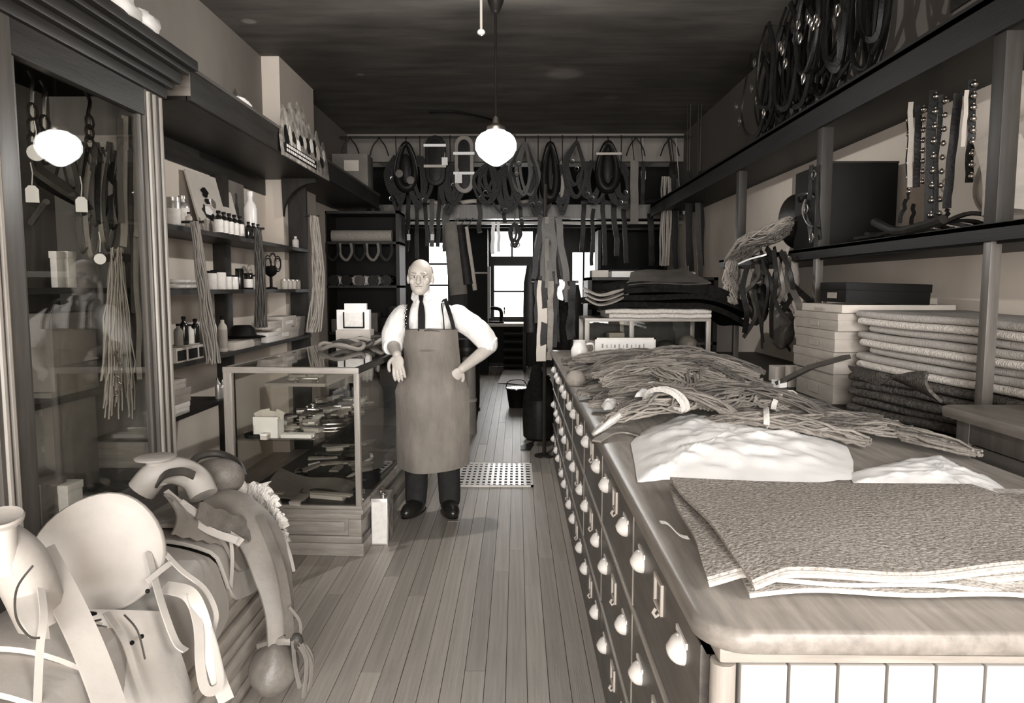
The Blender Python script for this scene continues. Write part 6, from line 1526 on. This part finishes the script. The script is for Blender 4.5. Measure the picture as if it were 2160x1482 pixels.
for k, (x, yt, yb_, w_, mt, lab) in enumerate(((836, 330, 440, 50, 'black_leather', 'black strap harness bunched left of the leftmost collar'), (886, 330, 450, 46, 'black_leather', 'black strap harness between leftmost collar and dark pad'), (950, 345, 450, 44, 'dark_leather', 'dark strap harness between the two long pads'), (1066, 350, 455, 50, 'black_leather', 'black strap harness low right of the globe lamp'), (1135, 340, 455, 46, 'dark_leather', 'dark strap harness left of the narrow black collar'), (1186, 350, 450, 44, 'black_leather', 'black strap harness right of the narrow black collar'), (1250, 340, 440, 46, 'black_leather', 'black strap harness left of the broad black collar'), (1310, 345, 440, 44, 'black_leather', 'black strap harness right of the broad black collar'))):
    loops(x, yt, yb_, w_, 6, mt, lab, y=YT - .02 - .03 * (k % 2), w=.045, seed=20 + k)
for k, (x, yt, yb_, w_) in enumerate(((856, 325, 392, 26), (1161, 320, 412, 20), (1283, 320, 395, 28))):
    c = oY(x, (yt + yb_) / 2, YT - .05); m = MB(); m.blob(c, (w_ * YT / F_PX / 2, .05, (yb_ - yt) * YT / F_PX / 2), 14, 10); tag(m.build('collar_pad', 'dark_leather'), 'dark stuffed pad filling the %s of the three black collars' % ORD[k], 'pad')
for k, (x, yb_) in enumerate(((740, 320), (801, 328), (1340, 330), (1412, 330))):
    p = oY(x, 300, YT); g = thing('ceiling_hook', 'empty iron hook on the hanging rail, %s from the left' % ORD[k], 'hook', tuple(p), group='empty hooks on the hanging rail')
    for s in (-1, 1): MB().tube(spline([p + Vector((0, -.03, .06)), p + Vector((s * .02, -.04, .02)), p + Vector((s * .08, -.05, -.06)), p + Vector((s * .12, -.04, -.18))], 4), .010, 6).build('prong', 'iron', g)
def hstrap(x, y0, y1, w, mat, lab, Y=9.0, sw=0, grp=None, th=.012, wire=None):
    a, b_ = oY(x, y0, Y), oY(x + sw, y1, Y); P = wob(a, b_, 10, .025 if not wire else .02, 1, x)
    if not wire: return tag(MB().strap(P, w, th, (0, -1, 0)).build('hanging_strap', mat), lab, 'strap', grp)
    g = thing('hanging_strap', lab, 'strap', tuple(b_), group=grp); MB().strap(P, w, th, (0, -1, 0)).build('strap', mat, g)
    MB().tube([P[0] - Vector((0, 0, .01)), Vector((P[0].x, wire[0], wire[1]))], .006, 5).build('hook_wire', 'iron', g); return g
WR = (YT - .02, HOOKZ + .06)
hstrap(1338, 338, 472, .10, 'carton_dark', 'long grey flat strap hanging right of the broad black collar', 9.1, wire=WR)
hstrap(1356, 340, 430, .05, 'black_leather', 'narrow black strap next to the long grey flat strap', 9.12, wire=WR)
for k in range(6):
    a = oY(1398 + 4 * k, 372, 9.0); b_ = oY(1392 + 3.5 * k, 560, 8.9); tag(MB().tube(wob(a, b_, 8, .02, 1, k), .012, 6).build('buggy_whip', 'carton' if k % 2 else 'tan_leather'), 'whip in the pale hanging bundle right of the collars, %s from the left' % ORD[k], 'whip', 'hanging whip bundle')
for k in range(7):
    hstrap(1418 + 4 * k + (20 if k > 2 else 0) + (14 if k > 4 else 0), 360 + 8 * (k % 3), 560 + 12 * (k % 3), .06, ('dark_leather', 'black_leather', 'brown_leather')[k % 3], 'dark trace hanging near the right end of the rail, %s from the left' % ORD[k], (9.0 if k < 3 else 8.2) - .05 * (k % 2), 4, 'dark traces at the right end of the rail', wire=WR if k < 3 else (8.2, HC - .002))
g = thing('paper_strip', 'torn white paper strip hanging among the traces near the right end', 'paper', tuple(oY(1442, 450, 9.03)))
MB().grid(lambda u, v: vl(oY(1434, 405, 9.03), oY(1446, 452, 9.0), v) + Vector((.09 * (u - .5) + .02 * math.sin(v * 9), -.02 * math.sin(v * 7), .0)), 5, 10, .003).build('paper', 'white_paper', g)
MB().tube([oY(1434, 407, 9.03), Vector((oY(1434, 407, 9.03).x, WR[0], WR[1]))], .004, 4).build('string', 'rope_white', g)
# things hung from the beam rail, left and middle
mats5 = ('dark_leather', 'black_leather', 'brown_leather', 'black_leather', 'dark_leather')
for k, (x, y0, y1, w, mt) in enumerate(sorted(((818, 440, 555, .10, 'carton_dark'), (838, 430, 540, .08, 'dark_leather'), (862, 410, 530, .06, 'black_leather'), (878, 430, 545, .05, 'dark_leather'), (896, 400, 520, .05, 'black_leather'), (912, 420, 520, .06, 'brown_leather'), (928, 395, 520, .05, 'dark_leather'), (940, 430, 530, .10, 'brown_leather'), (1010, 420, 490, .06, 'black_leather'), (1060, 430, 470, .05, 'dark_leather'), (1096, 430, 480, .05, 'black_leather'), (1232, 430, 530, .06, 'dark_leather'), (1252, 440, 560, .05, 'black_leather'), (1272, 410, 560, .06, 'dark_leather'), (1296, 430, 540, .07, 'black_leather'), (1316, 440, 555, .06, 'dark_leather'), (702, 440, 520, .05, 'black_leather'), (722, 440, 545, .06, 'dark_leather'), (744, 446, 530, .05, 'black_leather'), (778, 440, 560, .06, 'black_leather'), (796, 440, 530, .07, 'dark_leather'), (1372, 450, 560, .08, 'black_leather')))):
    hstrap(x, y0, y1, w, mt, 'dark harness strap hung from the beam to the back room, %s from the left' % ORD[k], P0 - .12, R.uniform(-6, 6), 'straps hung from the beam')
hstrap(1040, 468, 535, .05, 'white_cloth', 'left one of two white straps hanging before the upper back window', P0 - .075); hstrap(1052, 468, 530, .04, 'white_cloth', 'right one of two white straps hanging before the upper back window', P0 - .075)
for k, (x, y_) in enumerate(((750, 468), (766, 474), (912, 500), (945, 498), (966, 500), (1086, 488), (862, 500), (1448, 470))): wtag(x, y_, P0 - .13, 'white ticket hanging among the straps of the beam, %s' % ('at its far left', 'right beside the far left one', 'above the shopkeeper, left', 'above the shopkeeper, middle', 'above the shopkeeper, right', 'before the upper window', 'left of the shopkeeper', 'at the right-hand traces')[k], .045, 1.8, (oY(x, 452, P0 - .1).x, P0 - .1, oY(x, 452, P0 - .1).z))
loops(1086, 470, 522, 28, 4, 'black_leather', 'small black bridle hanging before the upper back window', y=9.3, w=.03, seed=9)
# rolled dark cloths hanging beside the man
for k, (x, y0, y1, w, mt, lab) in enumerate(((960, 470, 622, .20, 'carton_dark', 'wide dark cloth roll hanging left of the back windows'), (978, 475, 600, .13, 'dark_leather', 'narrow dark cloth roll hanging left of the back windows'), (994, 478, 612, .05, 'carton', 'pale leather strip hanging by the dark cloth rolls'))):
    a = oY(x - 10, y0, 8.4); b_ = oY(x + 8, y1, 8.3); m = MB(); m.tube([a, vl(a, b_, .3), vl(a, b_, .7), b_], [w * .38, w * .45, w * .52, w * .5], 12, flat=.5, up=(0, 1, 0)); g = thing('cloth_roll', lab, 'cloth', tuple(b_)); m.build('roll', mt, g); MB().tube([a - Vector((0, 0, .02)), Vector((a.x, P0 - .1, 2.46))], .006, 5).build('cord', 'rope', g)
# mass of straps low on the beam, seen dark against the back room
# ---- post by the counter end with everything hung on it
pz = oZ(1148, 962, 0)
g = thing('display_post', 'thin dark post at the far end of the counter hung with straps', 'post', tuple(pz))
MB().tube([pz, Vector((pz.x, pz.y, 2.44))], .018, 8).build('pole', 'iron', g); MB().lathe([(.09, 0), (.09, .015), (.03, .03)], 16, pz).build('foot', 'iron', g)
MB().tube([Vector((pz.x - .22, pz.y, oY(1150, 460, pz.y).z)), Vector((pz.x + .22, pz.y, oY(1150, 460, pz.y).z))], .012, 6).build('crossbar', 'iron', g); zb_ = oY(1150, 594, pz.y).z; MB().tube([Vector((pz.x - .12, pz.y, zb_)), Vector((pz.x + .30, pz.y, zb_))], .012, 6).build('crossbar', 'iron', g)
PYY = pz.y
for k in range(22):
    rr = random.Random(k + 40); x = rr.uniform(1122, 1200); y0 = rr.uniform(452, 490) if k < 14 else rr.uniform(560, 600); y1 = rr.uniform(575, 660) if k < 14 else rr.uniform(680, 745)
    mt = ('brown_leather', 'dark_leather', 'brown_leather', 'black_leather', 'carton_dark')[k % 5] if k < 14 else ('black_leather', 'dark_leather')[k % 2]
    dY = PYY - .03 + rr.uniform(-.03, .03); y0 = 458 if k < 14 else 592
    hstrap(lerp(x, 1155, .5) if k < 14 else x + 10, y0, y1, rr.uniform(.03, .06), mt, 'strap hung on the thin post at the counter end, %s counted from the left' % ORD[k], dY, (x - 1155) * .5 if k < 14 else 0, 'straps hung on the thin post')
for k, (x, y0, y1, w, mt, lab) in enumerate(((1146, 600, 762, .085, 'card', 'pale hanging leather strip on the thin post, left one'), (1162, 610, 760, .05, 'rope', 'pale tan strip on the thin post, right one'), (1186, 590, 632, .05, 'white_cloth', 'short white strap end right of the thin post'))):
    hstrap(x, y0 if k == 2 else 592, y1, w, mt, lab, PYY - (.02 if k == 2 else .06), -4)
for k, (x, y0, y1, w) in enumerate(((1120, 560, 700, .13), (1190, 620, 745, .15), (1212, 600, 735, .13), (1132, 770, 845, .12))):
    a, b_ = oY(x, y0, PYY + .12), oY(x, y1, PYY + .12); m = MB(); m.tube([a, vl(a, b_, .25), vl(a, b_, .7), b_], [w * .3, w * .5, w * .55, w * .5], 12, flat=.6, up=(0, 1, 0)); tag(m.build('dark_garment', ('black_leather', 'wool_black', 'dark_leather', 'wool_black')[k]), ('dark leather apron hanging left of the thin post', 'black coat hanging right of the thin post', 'dark coat hanging above the white jug', 'dark bag hanging low left of the thin post')[k], 'garment')
# dark barrel-like sack standing below, bucket, papers, tan roll
c = oZ(1138, 925, 0); g = thing('leather_sack', 'dark leather sack standing on the floor by the counter end', 'sack', tuple(c))
MB().lathe([(.13, 0), (.165, .03), (.175, .25), (.16, .45), (.12, .58), (.09, .63), (.10, .66), (.05, .64)], 20, c).build('body', 'dark_leather', g); MB().tube([c + Vector((.1 * math.cos(a), .1 * math.sin(a), .63)) for a in [2 * PI * q / 18 for q in range(18)]], .012, 6, closed=True).build('neck_tie', 'black_leather', g)
c = oZ(1090, 858, 0); g = thing('bucket', 'black bucket on the floor near the back of the aisle', 'bucket', tuple(c))
MB().lathe([(.10, 0), (.135, .24), (.142, .25), (.128, .24), (.095, .02)], 22, c).build('pail', 'black', g); MB().lathe([(.136, .235), (.146, .24), (.146, .255), (.134, .25)], 22, c).build('rim', 'nickel', g)
MB().tube(spline([c + Vector((-.14, 0, .24)), c + Vector((-.10, -.03, .34)), c + Vector((.08, -.03, .35)), c + Vector((.14, 0, .24))], 5), .006, 6).build('bail_handle', 'iron', g)
tag(MB().grid(lambda u, v: vl(vl(oZ(1062, 782, .004), oZ(1104, 782, .004), u), vl(oZ(1050, 808, .004), oZ(1106, 812, .004), u), v) + Vector((0, 0, .012 * abs(math.sin(u * 4 + v * 3)))), 8, 8, .003).build('paper_sheet', 'white_paper'), 'white paper sheet lying on the floor behind the bucket', 'paper')
tag(MB().grid(lambda u, v: vl(vl(oZ(1098, 940, .004), oZ(1128, 936, .004), u), vl(oZ(1098, 948, .004), oZ(1118, 950, .004), u), v) + Vector((0, 0, .03 * u * (1 - v))), 6, 6, .003).build('leather_scrap', 'dark_leather'), 'small dark leather scrap on the floor before the sack', 'leather')
c = oZ(990, 914, 0); c.z = 0; g = thing('leather_roll', 'tall tan leather roll standing on floor just right of the man', 'leather roll', tuple(c))
MB().lathe([(.078, 0), (.08, .01), (.072, .40), (.068, .80), (.05, .81), (.045, .60)], 20, c).build('roll', 'tan_leather', g); MB().strap([c + Vector((.079 * math.cos(a), .079 * math.sin(a), .36)) for a in [2 * PI * q / 20 for q in range(20)]], .03, .006, (1, 0, 0), closed=True).build('tie', 'carton', g)
c2 = oZ(968, 905, 0); g = thing('small_keg', 'dark small keg behind the man beside the tan roll', 'keg', (c2.x, c2.y + .5, 0)); q = Vector((c2.x + .05, c2.y + .5, 0))
MB().lathe([(.12, 0), (.15, .2), (.155, .4), (.15, .75), (.13, .95)], 20, q).build('staves', 'dark_leather', g)
for z_ in (.12, .82): MB().lathe([(.147, z_), (.156, z_), (.156, z_ + .04), (.147, z_ + .04)], 20, q).build('hoop', 'iron', g)
# ================================================================== BACK ROOM
bt = .88
g = thing('work_bench', 'pale-topped work bench under the back windows', 'bench', (-.3, 13.2, 0))
bx0, bx1 = oY(985, 690, 13).x, oY(1112, 690, 13).x
MB().box((bx0, 12.9, bt - .05), (bx1, 13.7, bt)).build('top', 'card', g, bevel=.006)
for x_ in (bx0 + .02, bx1 - .08):
    for y_ in (12.92, 13.6): MB().box((x_, y_, 0), (x_ + .06, y_ + .06, bt - .05)).build('leg', 'dark_wood', g)
MB().box((bx0, 13.6, .1), (bx1, 13.66, bt - .05)).build('back_board', 'black', g)
for k in range(5):
    z_ = .09 + .15 * k; tag(MB().tube([(oY(1062, 700, 13.1).x, 13.15, z_), (oY(1110, 700, 13.1).x, 13.15, z_)], .068, 14).build('dark_roll', 'dark_leather'), 'dark leather roll stacked under the work bench, %s from the floor' % ORD[k], 'leather roll', 'rolls under the bench')
c = oY(1040, 684, 13.1); c.z = bt; g = thing('sewing_machine', 'black sewing machine on the work bench before the window', 'sewing machine', tuple(c))
MB().box((c.x - .2, 13.05, bt), (c.x + .2, 13.22, bt + .04)).build('bed', 'black', g, bevel=.006); MB().tube(spline([c + Vector((.15, .05, .04)), c + Vector((.15, .05, .2)), c + Vector((.08, .05, .27)), c + Vector((-.15, .05, .26)), c + Vector((-.17, .05, .1))], 5), .035, 8).build('arm', 'black', g); MB().lathe([(.07, -.015), (.075, 0), (.07, .015)], 16, c + Vector((.21, .05, .24)), Euler((0, PI / 2, 0)).to_matrix().to_4x4()).build('wheel', 'nickel', g)
# tall dark rack with pale shelf edge, left of the window
g = thing('tool_rack', 'dark tool rack with pale shelf left of the back window', 'rack', (-.7, 12.6, 0)); a, b_ = oY(985, 575, 12.4), oY(1028, 575, 12.4)
MB().box((a.x, 12.5, 0), (b_.x, 12.9, 2.55)).build('cabinet', 'black', g); MB().box((a.x - .02, 12.4, a.z - .015), (b_.x + .02, 12.5, a.z + .015)).build('shelf', 'card', g); MB().box((b_.x - .0, 12.42, 1.0), (b_.x + .05, 12.5, 1.9)).build('side_board', 'oak', g)
# dark stock shelves on both sides behind the partition line
def rearshelf(x0, x1, y0, lab, zs, nm='rear_shelving'):
    g = thing(nm, lab, 'shelving', ((x0 + x1) / 2, y0 + .2, 0))
    for x_ in (x0, x1 - .04): MB().box((x_, y0, 0), (x_ + .04, y0 + .45, zs[-1])).build('side', 'dark_wood', g)
    for z_ in zs: MB().box((x0, y0, z_ - .03), (x1, y0 + .45, z_)).build('shelf', 'dark_wood', g)
    MB().box((x0, y0 + .44, 0), (x1, y0 + .46, zs[-1])).build('back', 'black', g); return g
yS = 8.55
lx0, lx1 = oY(682, 500, yS).x, oY(842, 500, yS).x
rearshelf(lx0, lx1, yS, 'dark stock shelving at the rear left beyond the wall shelves', (.5, 1.0, 1.56, 2.08, 2.44))
tag(MB().box((lx0 - .03, yS - .03, .9), (lx0 + .01, yS - .005, 2.42)).build('pale_batten', 'card'), 'pale upright batten at the left edge of the rear stock shelving', 'batten')
for k in range(3):
    z_ = 2.08 + .075; tag(MB().tube([(lx0 + .08, yS + .1 + .14 * k, z_ + .0), (lx1 - .10 - .05 * k, yS + .1 + .14 * k, z_)], .07, 12).build('blanket_roll', ('wool_grey', 'wool_dark', 'wool_dark')[k]), 'rolled blanket on the top shelf of the rear stock shelving, %s from the front' % ORD[k], 'blanket', 'rolled blankets on the rear shelving')
for k in range(5):
    x_ = lx0 + .10 + .16 * k; m = MB(); m.tube([(x_, yS + .02, 2.08 - .46), (x_, yS + .38, 2.08 - .46)], .066, 12); tag(m.build('leather_roll', ('dark_leather', 'black_leather', 'brown_leather')[k % 3]), 'dark leather roll end-on above the pale bundles of the rear shelving, %s from the left' % ORD[k], 'leather roll', 'dark rolls on the rear shelving')
    tag(MB().strap(spline([(x_ - .06, yS - .012, 2.06), (x_ - .05, yS - .02, 1.92), (x_ + .02, yS - .02, 1.86), (x_ + .08, yS - .02, 1.95), (x_ + .07, yS - .012, 2.06)], 6), .03, .008, (0, -1, 0)).build('strap_loop', ('black_leather', 'carton_dark')[k % 2]), 'dark strap loop drooping from the top shelf of the rear shelving, %s from the left' % ORD[k], 'strap', 'strap loops on the rear shelving')
for k in range(6):
    m = MB(); x_ = lx0 + .12 + .12 * k; m.blob((x_, yS + .13, 1.56 + .06), (.085, .1, .06), 14, 9, None, lambda p, d: p * (1 + .35 * noise.noise(d * 2.4 + Vector((k * 4, 0, 0))))); tag(m.build('wool_bundle', 'wool_pale' if k < 4 else 'wool_grey', ang=1.3), 'crumpled pale bundle on the second shelf of the rear shelving, %s from the left' % ORD[k], 'bundle', 'bundles on the rear shelving')
for k in range(7):
    x_ = lx0 + .06 + .115 * k; h = R.uniform(.14, .34); tag(MB().box((x_, yS + .05, 1.0), (x_ + .1, yS + .3, 1.0 + h)).build('dark_carton', ('carton_dark', 'black', 'dark_leather', 'carton')[k % 4], bevel=.004), 'dark carton on the third shelf of the rear shelving, %s from the left' % ORD[k], 'box', 'cartons on the rear shelving')
rx0_, rx1_ = oY(1262, 500, 10.6).x, oY(1560, 500, 10.6).x
rearshelf(rx0_, min(rx1_, XR - .02), 10.6, 'tall black stock shelving in the back room at right', (.6, 1.2, 1.8, 2.41), 'back_room_shelving')
for k in range(9):
    x_ = rx0_ + .08 + .115 * k; tag(MB().box((x_, 10.65, 1.2), (x_ + .1, 10.9, 1.2 + R.uniform(.1, .3))).build('dark_carton', ('black', 'carton_dark', 'dark_leather')[k % 3], bevel=.004), 'dark carton on the back room shelving, %s from the left' % ORD[k], 'box', 'cartons on the back room shelving')
# goods lying on the beam and white fittings behind the black blankets
for k, (x, y_) in enumerate(((905, 425), (950, 432), (1000, 436), (1060, 440), (1120, 440), (1260, 432), (1310, 430), (1375, 430))):
    c = oY(x, y_, P0 - .05); c.z = 2.641; m = MB(); L = .12 + .05 * (k % 3)
    m.tube([c + Vector((-L, 0, .03)), c + Vector((0, -.02, .05)), c + Vector((L, 0, .025))], .028, 8); tag(m.build('strap_roll', ('carton', 'brown_leather', 'card', 'dark_leather')[k % 4]), 'rolled strap lying on the beam to the back room, %s from the left' % ORD[k], 'strap', 'rolled straps on the beam')
for k, (x, y_, w, h) in enumerate(((1360, 556, 60, 8), (1368, 566, 6, 22), (1284, 545, 10, 24), (1310, 567, 40, 10))):
    A, B = oY(x - w / 2, y_ - h / 2, 7.2), oY(x + w / 2, y_ + h / 2, 7.2)
pr = rearshelf(oY(1240, 600, 7.0).x, oY(1515, 600, 7.0).x, 7.0, 'low dark back counter behind the black blanket pile', (.5, 1.0, oY(1300, 580, 7.0).z - .02), 'back_counter')
for k, (x0, x1, h, mt, lab) in enumerate(((1250, 1285, .07, 'card', 'pale parcel at the left end of the low back counter'), (1292, 1380, .06, 'white_paper', 'long white paper parcel on the low back counter'), (1388, 1412, .05, 'carton', 'tan box in the middle of the low back counter'), (1420, 1470, .05, 'card', 'pale flat box at the right of the low back counter'))):
    A = oY(x0, 575, 7.0); B = oY(x1, 575, 7.0); zt = oY(1300, 580, 7.0).z - .02; tag(MB().box((A.x, 7.05, zt), (B.x, 7.3, zt + h)).build('parcel', mt, bevel=.006), lab, 'parcel')
